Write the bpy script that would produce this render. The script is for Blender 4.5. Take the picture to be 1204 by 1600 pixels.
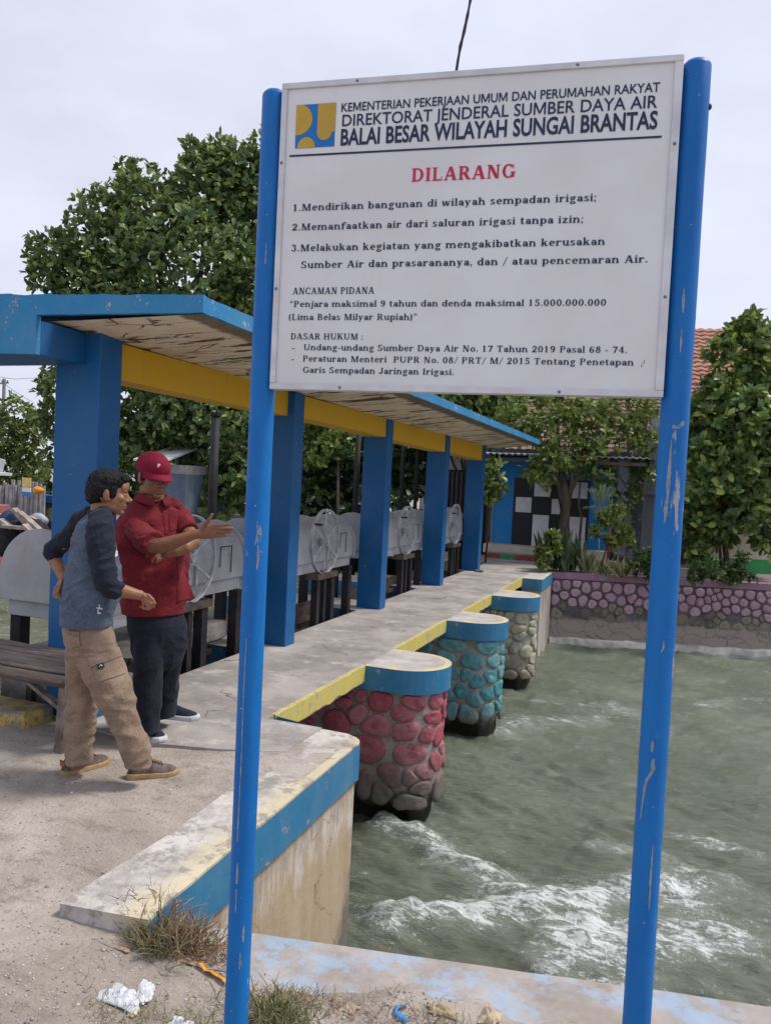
import bpy, bmesh, math, random
import numpy as np
from mathutils import Vector, Matrix, noise as mnoise

for o in list(bpy.data.objects):
    bpy.data.objects.remove(o)
SC = bpy.context.scene
COL = SC.collection
R = math.radians

# ------------------------------------------------------------------ camera
CAM_H = 1.62
ROT = Matrix(((0.937, -0.059, 0.345), (0.347, 0.02, -0.938), (0.048, 0.998, 0.039)))
ax = ROT.col[2].normalized()
ux = (ROT.col[1] - ax * ROT.col[1].dot(ax)).normalized()
rx = ux.cross(ax)
ROT = Matrix((rx, ux, ax)).transposed()
cd = bpy.data.cameras.new('camera')
cd.sensor_fit = 'VERTICAL'
cd.sensor_height = 32.0
cd.lens = 24.0
cd.clip_start = 0.05
cd.clip_end = 2000
cam = bpy.data.objects.new('camera', cd)
cam.matrix_world = Matrix.Translation((0, 0, CAM_H)) @ ROT.to_4x4()
COL.objects.link(cam)
SC.camera = cam

# ------------------------------------------------------------------ sky, sun, exposure
SUN_EL, SUN_AZ = R(58), R(62)          # azimuth measured from +Y towards +X
w = bpy.data.worlds.new('World')
SC.world = w
w.use_nodes = True
nt = w.node_tree
nt.nodes.clear()
out = nt.nodes.new('ShaderNodeOutputWorld')
bg = nt.nodes.new('ShaderNodeBackground')
sky = nt.nodes.new('ShaderNodeTexSky')
sky.sky_type = 'NISHITA'
sky.sun_disc = False
sky.sun_elevation = SUN_EL
sky.sun_rotation = SUN_AZ
sky.dust_density = 3.0
tc = nt.nodes.new('ShaderNodeTexCoord')
mp = nt.nodes.new('ShaderNodeMapping')
mp.inputs['Scale'].default_value = (1.0, 1.0, 2.2)
n1 = nt.nodes.new('ShaderNodeTexNoise')
n1.inputs['Scale'].default_value = 2.2
n1.inputs['Detail'].default_value = 6.0
n1.inputs['Roughness'].default_value = 0.55
cr = nt.nodes.new('ShaderNodeValToRGB')
cr.color_ramp.elements[0].position = 0.32
cr.color_ramp.elements[0].color = (6.2, 6.5, 7.6, 1)
cr.color_ramp.elements[1].position = 0.62
cr.color_ramp.elements[1].color = (7.55, 7.9, 9.35, 1)
mx = nt.nodes.new('ShaderNodeMix')
mx.data_type = 'RGBA'
mx.inputs['Factor'].default_value = 0.93
nt.links.new(tc.outputs['Generated'], mp.inputs['Vector'])
nt.links.new(mp.outputs['Vector'], n1.inputs['Vector'])
nt.links.new(n1.outputs['Fac'], cr.inputs['Fac'])
nt.links.new(sky.outputs['Color'], mx.inputs[6])
nt.links.new(cr.outputs['Color'], mx.inputs[7])
nt.links.new(mx.outputs[2], bg.inputs['Color'])
bg.inputs['Strength'].default_value = 0.1
nt.links.new(bg.outputs['Background'], out.inputs['Surface'])

sd = bpy.data.lights.new('sun', 'SUN')
sd.energy = 3.0
sd.angle = R(14)
sd.color = (1.0, 0.95, 0.87)
so = bpy.data.objects.new('sun', sd)
COL.objects.link(so)
sdir = Vector((math.sin(SUN_AZ) * math.cos(SUN_EL), math.cos(SUN_AZ) * math.cos(SUN_EL), math.sin(SUN_EL)))
so.rotation_euler = sdir.to_track_quat('Z', 'Y').to_euler()
so.location = (6, 6, 12)
SC.view_settings.view_transform = 'Standard'
SC.view_settings.look = 'None'
SC.view_settings.exposure = 0.22
SC.view_settings.gamma = 1.0
SC.view_settings.use_curve_mapping = False

# ------------------------------------------------------------------ helpers
RZ = random.Random(7)
_F = 1200.0
_RC = ROT


def at(px, py, dep):
    """photo pixel + depth (metres in front of the lens) -> point"""
    return Vector((0, 0, CAM_H)) + _RC @ Vector(((px - 602) / _F * dep, -(py - 800) / _F * dep, -dep))


def onz(px, py, z=0.0):
    r = _RC @ Vector(((px - 602) / _F, -(py - 800) / _F, -1))
    return Vector((0, 0, CAM_H)) + r * ((z - CAM_H) / r.z)


def ony(px, py, y):
    r = _RC @ Vector(((px - 602) / _F, -(py - 800) / _F, -1))
    return Vector((0, 0, CAM_H)) + r * (y / r.y)


class MB:
    def __init__(s):
        s.v, s.f, s.m = [], [], []

    def add(s, vs, fs, mi=0):
        n = len(s.v)
        s.v.extend([tuple(p) for p in vs])
        s.f.extend([tuple(i + n for i in q) for q in fs])
        s.m.extend([mi] * len(fs))

    def box(s, a, b, mi=0):
        x0, y0, z0 = [min(p, q) for p, q in zip(a, b)]
        x1, y1, z1 = [max(p, q) for p, q in zip(a, b)]
        s.add([(x0, y0, z0), (x1, y0, z0), (x1, y1, z0), (x0, y1, z0), (x0, y0, z1), (x1, y0, z1), (x1, y1, z1), (x0, y1, z1)],
              [(0, 3, 2, 1), (4, 5, 6, 7), (0, 1, 5, 4), (1, 2, 6, 5), (2, 3, 7, 6), (3, 0, 4, 7)], mi)

    def prism(s, poly, z0, z1, mi=0, top=None, side=None):
        n = len(poly)
        vs = [(p[0], p[1], z0) for p in poly] + [(p[0], p[1], z1) for p in poly]
        s.add(vs, [tuple(range(n - 1, -1, -1))], mi)
        s.add(vs, [tuple(range(n, 2 * n))], mi if top is None else top)
        s.add(vs, [(i, (i + 1) % n, n + (i + 1) % n, n + i) for i in range(n)], mi if side is None else side)

    def beam(s, p, q, w, h, mi=0, up=(0, 0, 1)):
        p, q = Vector(p), Vector(q)
        d = (q - p).normalized()
        u = Vector(up)
        if abs(d.dot(u)) > .98:
            u = Vector((0, 1, 0))
        a = d.cross(u).normalized() * (w / 2)
        b = a.cross(d).normalized() * (h / 2)
        vs = [p - a - b, p + a - b, p + a + b, p - a + b, q - a - b, q + a - b, q + a + b, q - a + b]
        s.add(vs, [(0, 1, 2, 3), (7, 6, 5, 4), (0, 4, 5, 1), (1, 5, 6, 2), (2, 6, 7, 3), (3, 7, 4, 0)], mi)

    def tube(s, pts, rad, n=10, mi=0, cap=True, flat=None):
        pts = [Vector(p) for p in pts]
        if not hasattr(rad, '__len__'):
            rad = [rad] * len(pts)
        rings = []
        pu = None
        for i, p in enumerate(pts):
            a = pts[max(i - 1, 0)]
            b = pts[min(i + 1, len(pts) - 1)]
            d = (b - a).normalized()
            if pu is None:
                u = Vector((0, 0, 1)) if abs(d.z) < .9 else Vector((1, 0, 0))
                u = (u - d * u.dot(d)).normalized()
            else:
                u = (pu - d * pu.dot(d)).normalized()
            pu = u
            w_ = d.cross(u)
            fl = 1.0 if flat is None else flat
            rings.append([p + u * (rad[i] * math.cos(2 * math.pi * k / n)) + w_ * (rad[i] * fl * math.sin(2 * math.pi * k / n)) for k in range(n)])
        s.loft(rings, mi, cap)

    def loft(s, rings, mi=0, cap=True):
        n = len(rings[0])
        vs = [p for r in rings for p in r]
        fs = []
        for i in range(len(rings) - 1):
            for k in range(n):
                fs.append((i * n + k, i * n + (k + 1) % n, (i + 1) * n + (k + 1) % n, (i + 1) * n + k))
        if cap:
            fs.append(tuple(range(n - 1, -1, -1)))
            fs.append(tuple((len(rings) - 1) * n + k for k in range(n)))
        s.add(vs, fs, mi)

    def ball(s, c, r, rot=None, nu=16, nv=10, mi=0):
        c = Vector(c)
        if not hasattr(r, '__len__'):
            r = (r, r, r)
        vs = []
        for j in range(1, nv):
            t = math.pi * j / nv
            for k in range(nu):
                a = 2 * math.pi * k / nu
                vs.append(Vector((r[0] * math.sin(t) * math.cos(a), r[1] * math.sin(t) * math.sin(a), r[2] * math.cos(t))))
        vs += [Vector((0, 0, r[2])), Vector((0, 0, -r[2]))]
        if rot is not None:
            vs = [rot @ p for p in vs]
        vs = [p + c for p in vs]
        fs = []
        T, B = len(vs) - 2, len(vs) - 1
        for j in range(nv - 2):
            for k in range(nu):
                fs.append((j * nu + k, (j + 1) * nu + k, (j + 1) * nu + (k + 1) % nu, j * nu + (k + 1) % nu))
        for k in range(nu):
            fs.append((T, k, (k + 1) % nu))
            fs.append((B, (nv - 2) * nu + (k + 1) % nu, (nv - 2) * nu + k))
        s.add(vs, fs, mi)

    def build(s, name, mats, parent=None, smooth=False, bevel=0.0, fix=True):
        me = bpy.data.meshes.new(name)
        off = Vector((0, 0, 0))
        p_ = parent
        while p_ is not None:
            if 'o' in p_:
                off += Vector(p_['o'])
            p_ = p_.parent
        if off.length > 0:
            me.from_pydata([(x - off.x, y - off.y, z - off.z) for x, y, z in s.v], [], s.f)
        else:
            me.from_pydata(s.v, [], s.f)
        if not isinstance(mats, (list, tuple)):
            mats = [mats]
        for m_ in mats:
            me.materials.append(m_)
        me.polygons.foreach_set('material_index', s.m)
        if fix:
            bm = bmesh.new()
            bm.from_mesh(me)
            bmesh.ops.recalc_face_normals(bm, faces=bm.faces)
            bm.to_mesh(me)
            bm.free()
        if smooth:
            me.polygons.foreach_set('use_smooth', [True] * len(me.polygons))
        me.update()
        return link(name, me, parent, bevel)


def link(name, me, parent=None, bevel=0.0):
    o = bpy.data.objects.new(name, me)
    COL.objects.link(o)
    if parent is not None:
        o.parent = parent
    if bevel:
        b = o.modifiers.new('bevel', 'BEVEL')
        b.width = bevel
        b.segments = 2
        b.limit_method = 'ANGLE'
    return o


def root(name, loc, label, cat, group=None):
    """an Empty at the thing's base; parts are authored in world space and shifted"""
    o = bpy.data.objects.new(name, None)
    o.empty_display_size = .2
    COL.objects.link(o)
    o.location = loc
    o['o'] = list(loc)
    return tag(o, label, cat, group)


def tag(o, label=None, cat=None, group=None, kind=None):
    if label:
        o['label'] = label
    if cat:
        o['category'] = cat
    if group:
        o['group'] = group
    if kind:
        o['kind'] = kind
    return o


def copy_tree(o, parent=None):
    c = o.copy()
    COL.objects.link(c)
    if parent is not None:
        c.parent = parent
    for ch in [x for x in list(bpy.data.objects) if x.parent == o]:
        copy_tree(ch, c)
    return c


# ------------------------------------------------------------------ materials
def lin(r, g, b):
    f = lambda c: (c / 255 / 12.92) if c / 255 <= .04045 else ((c / 255 + .055) / 1.055) ** 2.4
    return (f(r), f(g), f(b), 1)


class NT:
    """small node-graph writer"""
    def __init__(s, name):
        s.mat = bpy.data.materials.new(name)
        s.mat.use_nodes = True
        s.t = s.mat.node_tree
        s.t.nodes.clear()
        s.out = s.t.nodes.new('ShaderNodeOutputMaterial')
        s.b = s.t.nodes.new('ShaderNodeBsdfPrincipled')
        s.t.links.new(s.b.outputs[0], s.out.inputs[0])
        s.co = s.t.nodes.new('ShaderNodeTexCoord').outputs['Object']

    def lk(s, a, b):
        s.t.links.new(a, b)

    def val(s, inp, v):
        if hasattr(v, 'is_linked') or isinstance(v, bpy.types.NodeSocket):
            s.t.links.new(v, inp)
        else:
            inp.default_value = v

    def noise(s, scale=5, detail=5, rough=.6, vec=None, stretch=None, dist=0.0):
        n = s.t.nodes.new('ShaderNodeTexNoise')
        n.inputs['Scale'].default_value = scale
        n.inputs['Detail'].default_value = detail
        n.inputs['Roughness'].default_value = rough
        n.inputs['Distortion'].default_value = dist
        v = vec or s.co
        if stretch:
            m = s.t.nodes.new('ShaderNodeMapping')
            m.inputs['Scale'].default_value = stretch
            s.lk(v, m.inputs['Vector'])
            v = m.outputs[0]
        s.lk(v, n.inputs['Vector'])
        return n.outputs['Fac']

    def voro(s, scale=5, feature='F1', vec=None, out='Distance', stretch=None, rnd=1.0):
        n = s.t.nodes.new('ShaderNodeTexVoronoi')
        n.feature = feature
        n.inputs['Scale'].default_value = scale
        n.inputs['Randomness'].default_value = rnd
        v = vec or s.co
        if stretch:
            m = s.t.nodes.new('ShaderNodeMapping')
            m.inputs['Scale'].default_value = stretch
            s.lk(v, m.inputs['Vector'])
            v = m.outputs[0]
        s.lk(v, n.inputs['Vector'])
        return n.outputs[out]

    def ramp(s, fac, lo, hi, a=0.0, b=1.0):
        n = s.t.nodes.new('ShaderNodeMapRange')
        n.interpolation_type = 'SMOOTHSTEP'
        n.inputs['From Min'].default_value = lo
        n.inputs['From Max'].default_value = hi
        n.inputs['To Min'].default_value = a
        n.inputs['To Max'].default_value = b
        s.val(n.inputs['Value'], fac)
        return n.outputs[0]

    def mix(s, fac, a, b):
        n = s.t.nodes.new('ShaderNodeMix')
        n.data_type = 'RGBA'
        s.val(n.inputs[0], fac)
        s.val(n.inputs[6], a)
        s.val(n.inputs[7], b)
        return n.outputs[2]

    def math(s, op, a, b=0.5, c=None):
        n = s.t.nodes.new('ShaderNodeMath')
        n.operation = op
        s.val(n.inputs[0], a)
        s.val(n.inputs[1], b)
        if c is not None:
            s.val(n.inputs[2], c)
        return n.outputs[0]

    def xyz(s, k):
        n = s.t.nodes.new('ShaderNodeSeparateXYZ')
        s.lk(s.co, n.inputs[0])
        return n.outputs[k]

    def rnd(s):
        n = s.t.nodes.new('ShaderNodeNewGeometry')
        return n.outputs['Random Per Island']

    def attr(s, name):
        n = s.t.nodes.new('ShaderNodeAttribute')
        n.attribute_name = name
        return n.outputs['Fac']

    def bump(s, h, strength=.4, dist=.01):
        n = s.t.nodes.new('ShaderNodeBump')
        n.inputs['Strength'].default_value = strength
        n.inputs['Distance'].default_value = dist
        s.lk(h, n.inputs['Height'])
        s.lk(n.outputs[0], s.b.inputs['Normal'])

    def done(s, col, rough=.7, spec=.3, metal=0.0):
        s.val(s.b.inputs['Base Color'], col)
        s.val(s.b.inputs['Roughness'], rough)
        s.b.inputs['Specular IOR Level'].default_value = spec
        s.b.inputs['Metallic'].default_value = metal
        return s.mat


def _warp(s, amt=.35, scale=2.5):
    n = s.t.nodes.new('ShaderNodeTexNoise')
    n.inputs['Scale'].default_value = scale
    n.inputs['Detail'].default_value = 5
    s.lk(s.co, n.inputs['Vector'])
    a = s.t.nodes.new('ShaderNodeVectorMath')
    a.operation = 'SCALE'
    a.inputs['Scale'].default_value = amt
    s.lk(n.outputs['Color'], a.inputs[0])
    b = s.t.nodes.new('ShaderNodeVectorMath')
    b.operation = 'ADD'
    s.lk(s.co, b.inputs[0])
    s.lk(a.outputs[0], b.inputs[1])
    return b.outputs[0]


NT.warp = _warp


def simple(name, c, rough=.7, spec=.3, var=.25, scale=6, bump=.0, bscale=40, metal=0.0):
    m = NT(name)
    d = tuple(x * (1 - var) for x in c[:3]) + (1,)
    l = tuple(min(1, x * (1 + var * .6)) for x in c[:3]) + (1,)
    col = m.mix(m.ramp(m.noise(scale, 5), .3, .7), d, l)
    if bump:
        m.bump(m.noise(bscale, 4), bump, .01)
    return m.done(col, rough, spec, metal)


def painted(name, c, wear=.62, under=(.33, .31, .29, 1), fade=.35, dirt=.3, rough=.55, scale=7, bump=.25):
    """paint over masonry: faded, dusty, chipped where the noise is high"""
    m = NT(name)
    n = m.noise(2.3, 6, .65)
    c2 = tuple(min(1, x * (1 - fade) + .32 * fade) for x in c[:3]) + (1,)
    col = m.mix(m.ramp(n, .35, .75), c, c2)
    dk = tuple(x * .5 + .03 for x in c[:3]) + (1,)
    col = m.mix(m.math('MULTIPLY', m.ramp(m.noise(3.1, 6, .7, stretch=(3, 3, .5)), .5, .8), dirt), col, dk)
    wear = wear - .045
    chip = m.ramp(m.noise(scale, 8, .75), wear, wear + .03)
    chip = m.math('MAXIMUM', chip, m.ramp(m.noise(scale * 5, 5, .7), wear + .06, wear + .08))
    col = m.mix(chip, col, under)
    m.bump(m.noise(60, 4), bump, .006)
    return m.done(col, rough, .3)


def concrete(name, c=(.375, .345, .33, 1), dark=(.22, .20, .192, 1), light=(.50, .47, .45, 1), scale=1.6, crack=True):
    m = NT(name)
    col = m.mix(m.ramp(m.noise(scale, 8, .68), .33, .68), dark, c)
    col = m.mix(m.math('MULTIPLY', m.ramp(m.noise(scale * 2.3, 7, .7), .5, .72), .8), col, light)
    sp = m.ramp(m.noise(55, 3, .6), .62, .74)
    col = m.mix(m.math('MULTIPLY', sp, .5), col, dark)
    if crack:
        v = m.t.nodes.new('ShaderNodeVectorMath')
        v.operation = 'ADD'
        nn = m.t.nodes.new('ShaderNodeTexNoise')
        nn.inputs['Scale'].default_value = 3
        nn.inputs['Detail'].default_value = 5
        m.lk(m.co, nn.inputs['Vector'])
        sc_ = m.t.nodes.new('ShaderNodeVectorMath')
        sc_.operation = 'SCALE'
        sc_.inputs['Scale'].default_value = .5
        m.lk(nn.outputs['Color'], sc_.inputs[0])
        m.lk(m.co, v.inputs[0])
        m.lk(sc_.outputs[0], v.inputs[1])
        e = m.voro(.75, 'DISTANCE_TO_EDGE', v.outputs[0])
        ck = m.math('MULTIPLY', m.ramp(e, .002, .008, 1, 0), m.ramp(m.noise(1.1, 2), .5, .6))
        col = m.mix(m.math('MULTIPLY', ck, .8), col, (.06, .055, .05, 1))
    m.bump(m.noise(45, 6, .7), .35, .008)
    return m.done(col, .88, .2)
# ================================================================== THE SETTING
WATER_Z = -1.45
UP_Z = -.45
LIP_S = .205                                   # slope of the near canal edge


def lip_y(x):
    return 2.56 + LIP_S * (x + 1.62)


def wall_y(x):
    return 15.35 + .285 * (x + 2.05)


# ---- dirt of the near bank
def gh(x, y):
    t = min(1, max(0, (3.3 - y) / .9))
    t = t * t * (3 - 2 * t)
    t2 = min(1, max(0, (x + 2.0) / .7))
    z = -.012 + .012 * min(1, max(0, (y - 3.3) / .35)) - (.035 + .075 * t2) * t
    z += .016 * mnoise.noise((x * 1.3, y * 1.3, 3.1)) + .009 * mnoise.noise((x * 5, y * 5, 1.7)) + .004 * mnoise.noise((x * 17, y * 17, .7))
    if x > -1.66:
        e = y - (lip_y(x) - .34 + .10 * mnoise.noise((x * 2.2, 3, 0)) + .05 * mnoise.noise((x * 7, 3, 0)))
        z = z - min(.12, max(0, e) * .45)
    return z


M_dirt = NT('dirt')
_n = M_dirt.noise(1.1, 9, .72, dist=.4)
_c = M_dirt.mix(M_dirt.ramp(_n, .34, .66), (.28, .238, .206, 1), (.455, .402, .36, 1))
_c = M_dirt.mix(M_dirt.math('MULTIPLY', M_dirt.ramp(M_dirt.noise(4.5, 8, .74, stretch=(1, 2, 1)), .50, .66), .7), _c, (.20, .165, .14, 1))
_c = M_dirt.mix(M_dirt.math('MULTIPLY', M_dirt.ramp(M_dirt.noise(.7, 4, .6), .52, .66), .6), _c, (.47, .43, .405, 1))
_c = M_dirt.mix(M_dirt.math('MULTIPLY', M_dirt.ramp(M_dirt.noise(70, 4, .7), .56, .7), .45), _c, (.48, .44, .41, 1))
_c = M_dirt.mix(M_dirt.math('MULTIPLY', M_dirt.ramp(M_dirt.noise(38, 5, .72), .60, .72), .55), _c, (.13, .105, .09, 1))
_h = M_dirt.math('ADD', M_dirt.noise(28, 7, .75), M_dirt.math('MULTIPLY', M_dirt.voro(60), .35))
M_dirt.bump(_h, .7, .02)
M_dirt = M_dirt.done(_c, .95, .1)


def in_near(x, y):
    if x > -1.76:
        return y < lip_y(x) - .06
    if x > -2.5:
        return y < 4.44
    if x > -3.62:
        return y < 4.62
    return y < 3.86


mb = MB()
STEP = .055
X0, X1, Y0, Y1 = -6.6, 2.6, -.6, 4.7
nx, ny = int((X1 - X0) / STEP), int((Y1 - Y0) / STEP)
idx = {}
for j in range(ny):
    for i in range(nx):
        x, y = X0 + i * STEP, Y0 + j * STEP
        if not in_near(x + STEP / 2, y + STEP / 2):
            continue
        q = []
        for a, b in ((0, 0), (1, 0), (1, 1), (0, 1)):
            k = (i + a, j + b)
            if k not in idx:
                idx[k] = len(mb.v)
                xx, yy = X0 + k[0] * STEP, Y0 + k[1] * STEP
                mb.v.append((xx, yy, gh(xx, yy)))
            q.append(idx[k])
        mb.f.append(tuple(q))
        mb.m.append(0)
g0 = mb.build('dirt_ground', M_dirt, smooth=True, fix=False)
tag(g0, kind='structure')
mb = MB()                                       # the bank goes on outside the detailed patch
for (xa, ya, xb, yb) in ((-300, -300, 300, -.6), (-300, -.6, -6.6, 3.86), (2.6, -.6, 300, 2.9)):
    mb.add([(xa, ya, -.06), (xb, ya, -.06), (xb, yb, -.06), (xa, yb, -.06)], [(0, 1, 2, 3)])
tag(mb.build('near_bank_ground', M_dirt), kind='structure')

# ---- far bank ground, reaching the horizon
M_far = simple('far_ground', (.30, .275, .25, 1), .95, .1, .35, .8, .3, 30)
mb = MB()
mb.add([(-40, 15.95, -.01), (-2.1, 15.95, -.01), (60, wall_y(60) + .3, -.01), (400, 120, -.01), (400, 600, -.01), (-400, 600, -.01), (-400, 15.95, -.01)],
       [(0, 1, 2, 3, 4, 5, 6)])
tag(mb.build('far_bank_ground', M_far), kind='structure')
mb = MB()
mb.add([(-60, 3, -2.2), (80, 3, -2.2), (80, 45, -2.2), (-60, 45, -2.2)], [(0, 1, 2, 3)])
tag(mb.build('river_bed', simple('mud', (.06, .06, .045, 1), .9, .2)), kind='structure')

# ---- concrete lip of the near bank, flaked light blue paint
M_lip = NT('lip_concrete')
_c = M_lip.mix(M_lip.ramp(M_lip.noise(2.2, 8, .7), .35, .66), (.27, .235, .21, 1), (.42, .38, .36, 1))
_c = M_lip.mix(M_lip.math('MULTIPLY', M_lip.ramp(M_lip.noise(3.3, 9, .72), .48, .6), .6), _c, (.28, .41, .58, 1))
_c = M_lip.mix(M_lip.math('MULTIPLY', M_lip.ramp(M_lip.noise(8, 8, .75), .54, .66), .7), _c, (.24, .20, .175, 1))
M_lip.bump(M_lip.noise(50, 6, .7), .4, .008)
M_lip = M_lip.done(_c, .9, .15)
mb = MB()
N = 60
xs = [-1.69 + i * (9.69 / N) for i in range(N + 1)]
vs = []
for x in xs:
    yb = lip_y(x) + .006 * mnoise.noise((x * 6, 0, 0))
    z = -.155 + .006 * mnoise.noise((x * 3, 4, 0))
    yf = yb - .62 + .05 * mnoise.noise((x * 2.5, 9, 0))
    vs += [(x, yf, z + .004), (x, yb - .015, z), (x, yb, z - .02), (x, yb - .02, -1.9)]
for i in range(N):
    for k in range(3):
        a = i * 4 + k
        mb.f.append((a, a + 4, a + 5, a + 1))
        mb.m.append(0)
mb.v = vs
tag(mb.build('canal_edge', M_lip, smooth=False), kind='structure')

# ---- water
rng = np.random.default_rng(5)


def water_height(X, Y, seed, amp=1.0):
    r = np.random.default_rng(seed)
    Z = np.zeros_like(X)
    for L, A, n in ((1.7, .018, 7), (.8, .012, 9), (.40, .0125, 14), (.20, .0125, 18), (.11, .0072, 18)):
        for _ in range(n):
            a = r.normal(1.35, .6)
            l = L * r.uniform(.7, 1.4)
            k = 2 * np.pi / l
            ph = r.uniform(0, 6.28)
            wob = .5 * np.sin(X * r.uniform(.5, 1.5) + Y * r.uniform(.5, 1.5) + r.uniform(0, 6))
            s_ = np.sin(k * (X * np.cos(a) * .8 + Y * np.sin(a) * 1.25) + ph + wob * 2)
            Z += A / np.sqrt(n) * amp * (s_ + .35 * s_ * s_)
    return Z


def fbm(X, Y, seed, octs=5, sc=1.0, ridged=False):
    """value noise on a lattice, numpy"""
    r = np.random.default_rng(seed)
    T = r.uniform(0, 1, (256, 256))
    Z = np.zeros_like(X)
    amp, tot = 1.0, 0
    for o in range(octs):
        f = sc * 2 ** o
        x, y = X * f + 37.1 * o, Y * f + 11.7 * o
        xi, yi = np.floor(x).astype(int), np.floor(y).astype(int)
        fx, fy = x - xi, y - yi
        fx, fy = fx * fx * (3 - 2 * fx), fy * fy * (3 - 2 * fy)
        g = lambda a, b: T[a % 256, b % 256]
        v = (g(xi, yi) * (1 - fx) + g(xi + 1, yi) * fx) * (1 - fy) + (g(xi, yi + 1) * (1 - fx) + g(xi + 1, yi + 1) * fx) * fy
        if ridged:
            v = 1 - np.abs(2 * v - 1)
        Z += v * amp
        tot += amp
        amp *= .55
    return Z / tot


def seg_dist(X, Y, pts):
    D = np.full_like(X, 1e9)
    T = np.zeros_like(X)
    acc = 0
    for (x0, y0), (x1, y1) in zip(pts[:-1], pts[1:]):
        dx, dy = x1 - x0, y1 - y0
        L = math.hypot(dx, dy)
        t = np.clip(((X - x0) * dx + (Y - y0) * dy) / L / L, 0, 1)
        d = np.hypot(X - x0 - t * dx, Y - y0 - t * dy)
        m_ = d < D
        D[m_] = d[m_]
        T[m_] = (acc + t * L)[m_]
        acc += L
    return D, T / acc


def grid_mesh(name, xs, ys, Z, foam, mat, z0):
    nx, ny = len(xs), len(ys)
    X, Y = np.meshgrid(xs, ys)
    co = np.stack([X, Y, Z + z0], -1).reshape(-1, 3)
    I = np.arange(nx * ny).reshape(ny, nx)
    F = np.stack([I[:-1, :-1], I[:-1, 1:], I[1:, 1:], I[1:, :-1]], -1).reshape(-1, 4)
    me = bpy.data.meshes.new(name)
    me.vertices.add(len(co))
    me.vertices.foreach_set('co', co.ravel())
    me.loops.add(F.size)
    me.loops.foreach_set('vertex_index', F.ravel().astype(np.int32))
    me.polygons.add(len(F))
    me.polygons.foreach_set('loop_start', np.arange(0, F.size, 4).astype(np.int32))
    me.polygons.foreach_set('loop_total', np.full(len(F), 4, np.int32))
    me.polygons.foreach_set('use_smooth', np.ones(len(F), bool))
    me.update()
    a = me.attributes.new('foam', 'FLOAT', 'POINT')
    a.data.foreach_set('value', foam.ravel().astype(np.float32))
    me.materials.append(mat)
    return link(name, me)


def water_mat(name, deep, mid):
    m = NT(name)
    a = m.attr('foam')
    n1 = m.noise(22, 7, .76, stretch=(.55, 1.5, 1), dist=.7)
    n2 = m.noise(8, 6, .7, stretch=(.45, 1.7, 1), dist=.9)
    nm = m.ramp(m.math('ADD', m.math('MULTIPLY', n1, .55), m.math('MULTIPLY', n2, .45)), .35, .63)
    n3 = m.ramp(m.noise(75, 4, .7, dist=.8), .40, .60)
    fo = m.ramp(m.math('ADD', m.math('MULTIPLY', nm, m.math('ADD', .65, m.math('MULTIPLY', n3, .35))), a), .93, 1.27)
    fo = m.math('MULTIPLY', fo, .92)
    aer = m.ramp(m.math('ADD', a, m.math('MULTIPLY', n2, .5)), .35, 1.0)
    col = m.mix(m.ramp(m.noise(1.1, 4), .35, .7), deep, mid)
    col = m.mix(m.math('MULTIPLY', aer, .6), col, (.34, .37, .32, 1))
    col = m.mix(fo, col, (.68, .71, .70, 1))
    h = m.math('ADD', m.math('MULTIPLY', m.noise(21, 7, .74, stretch=(.5, 1.7, 1), dist=.5), 1.0), m.math('MULTIPLY', fo, .5))
    m.bump(h, .8, .035)
    r = m.math('ADD', .05, m.math('MULTIPLY', fo, .6))
    m.b.inputs['IOR'].default_value = 1.33
    return m.done(col, r, .85)


M_water = water_mat('river_water', (.100, .119, .082, 1), (.155, .174, .130, 1))
xs = np.concatenate([np.arange(-4.2, 5.0, .026), np.arange(5.0, 16, .12)])
ys = np.concatenate([np.arange(2.3, 8.5, .026), np.arange(8.5, 21.5, .06)])
X, Y = np.meshgrid(xs, ys)
Zw = water_height(X, Y, 11, 1.15)
foam = np.zeros_like(X)
P_ = lambda pts: [tuple(onz(a, b, WATER_Z)[:2]) for a, b in pts]
streaks = [  # crest line in the river, width at start / end, strength, height
    (P_([(575, 1290), (640, 1315), (700, 1350), (760, 1385), (830, 1418), (905, 1440)]), .14, .22, .62, .10),
    (P_([(560, 1480), (640, 1460), (720, 1448), (800, 1432), (880, 1420), (985, 1405), (1090, 1412), (1204, 1440)]), .16, .30, .60, .12),
    (P_([(840, 1545), (900, 1510), (985, 1490), (1090, 1480), (1204, 1490)]), .22, .4, .50, .08),
    (P_([(900, 1330), (1000, 1355), (1100, 1395), (1204, 1425)]), .16, .30, .36, .05),
    (P_([(1020, 1315), (1110, 1330), (1204, 1375)]), .12, .2, .30, .04),
    (P_([(730, 1150), (800, 1140), (900, 1132), (985, 1140)]), .16, .45, .36, .05),
    (P_([(830, 1098), (880, 1108), (990, 1122), (1060, 1120)]), .2, .5, .26, .04),
    (P_([(1090, 1110), (1204, 1100)]), .2, .4, .22, .03),
]
for i, (pts, w0, w1, st, hh) in enumerate(streaks):
    wx = X + .30 * (fbm(X, Y, 40 + i, 4, 1.1) - .5)
    wy = Y + .30 * (fbm(X, Y, 60 + i, 4, 1.1) - .5)
    D, T = seg_dist(wx, wy, pts)
    wd = w0 + (w1 - w0) * T
    g = np.exp(-(D / wd) ** 2)
    end = np.clip(T / .05, 0, 1) * np.clip((1 - T) / .2, .35, 1)
    foam = np.maximum(foam, st * 1.10 * g * end * (.45 + 1.0 * fbm(X, Y, 80 + i, 5, 3.2)))
    Zw += hh * g * end * (.4 + 1.2 * fbm(X, Y, 90 + i, 5, 3.5))
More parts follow.
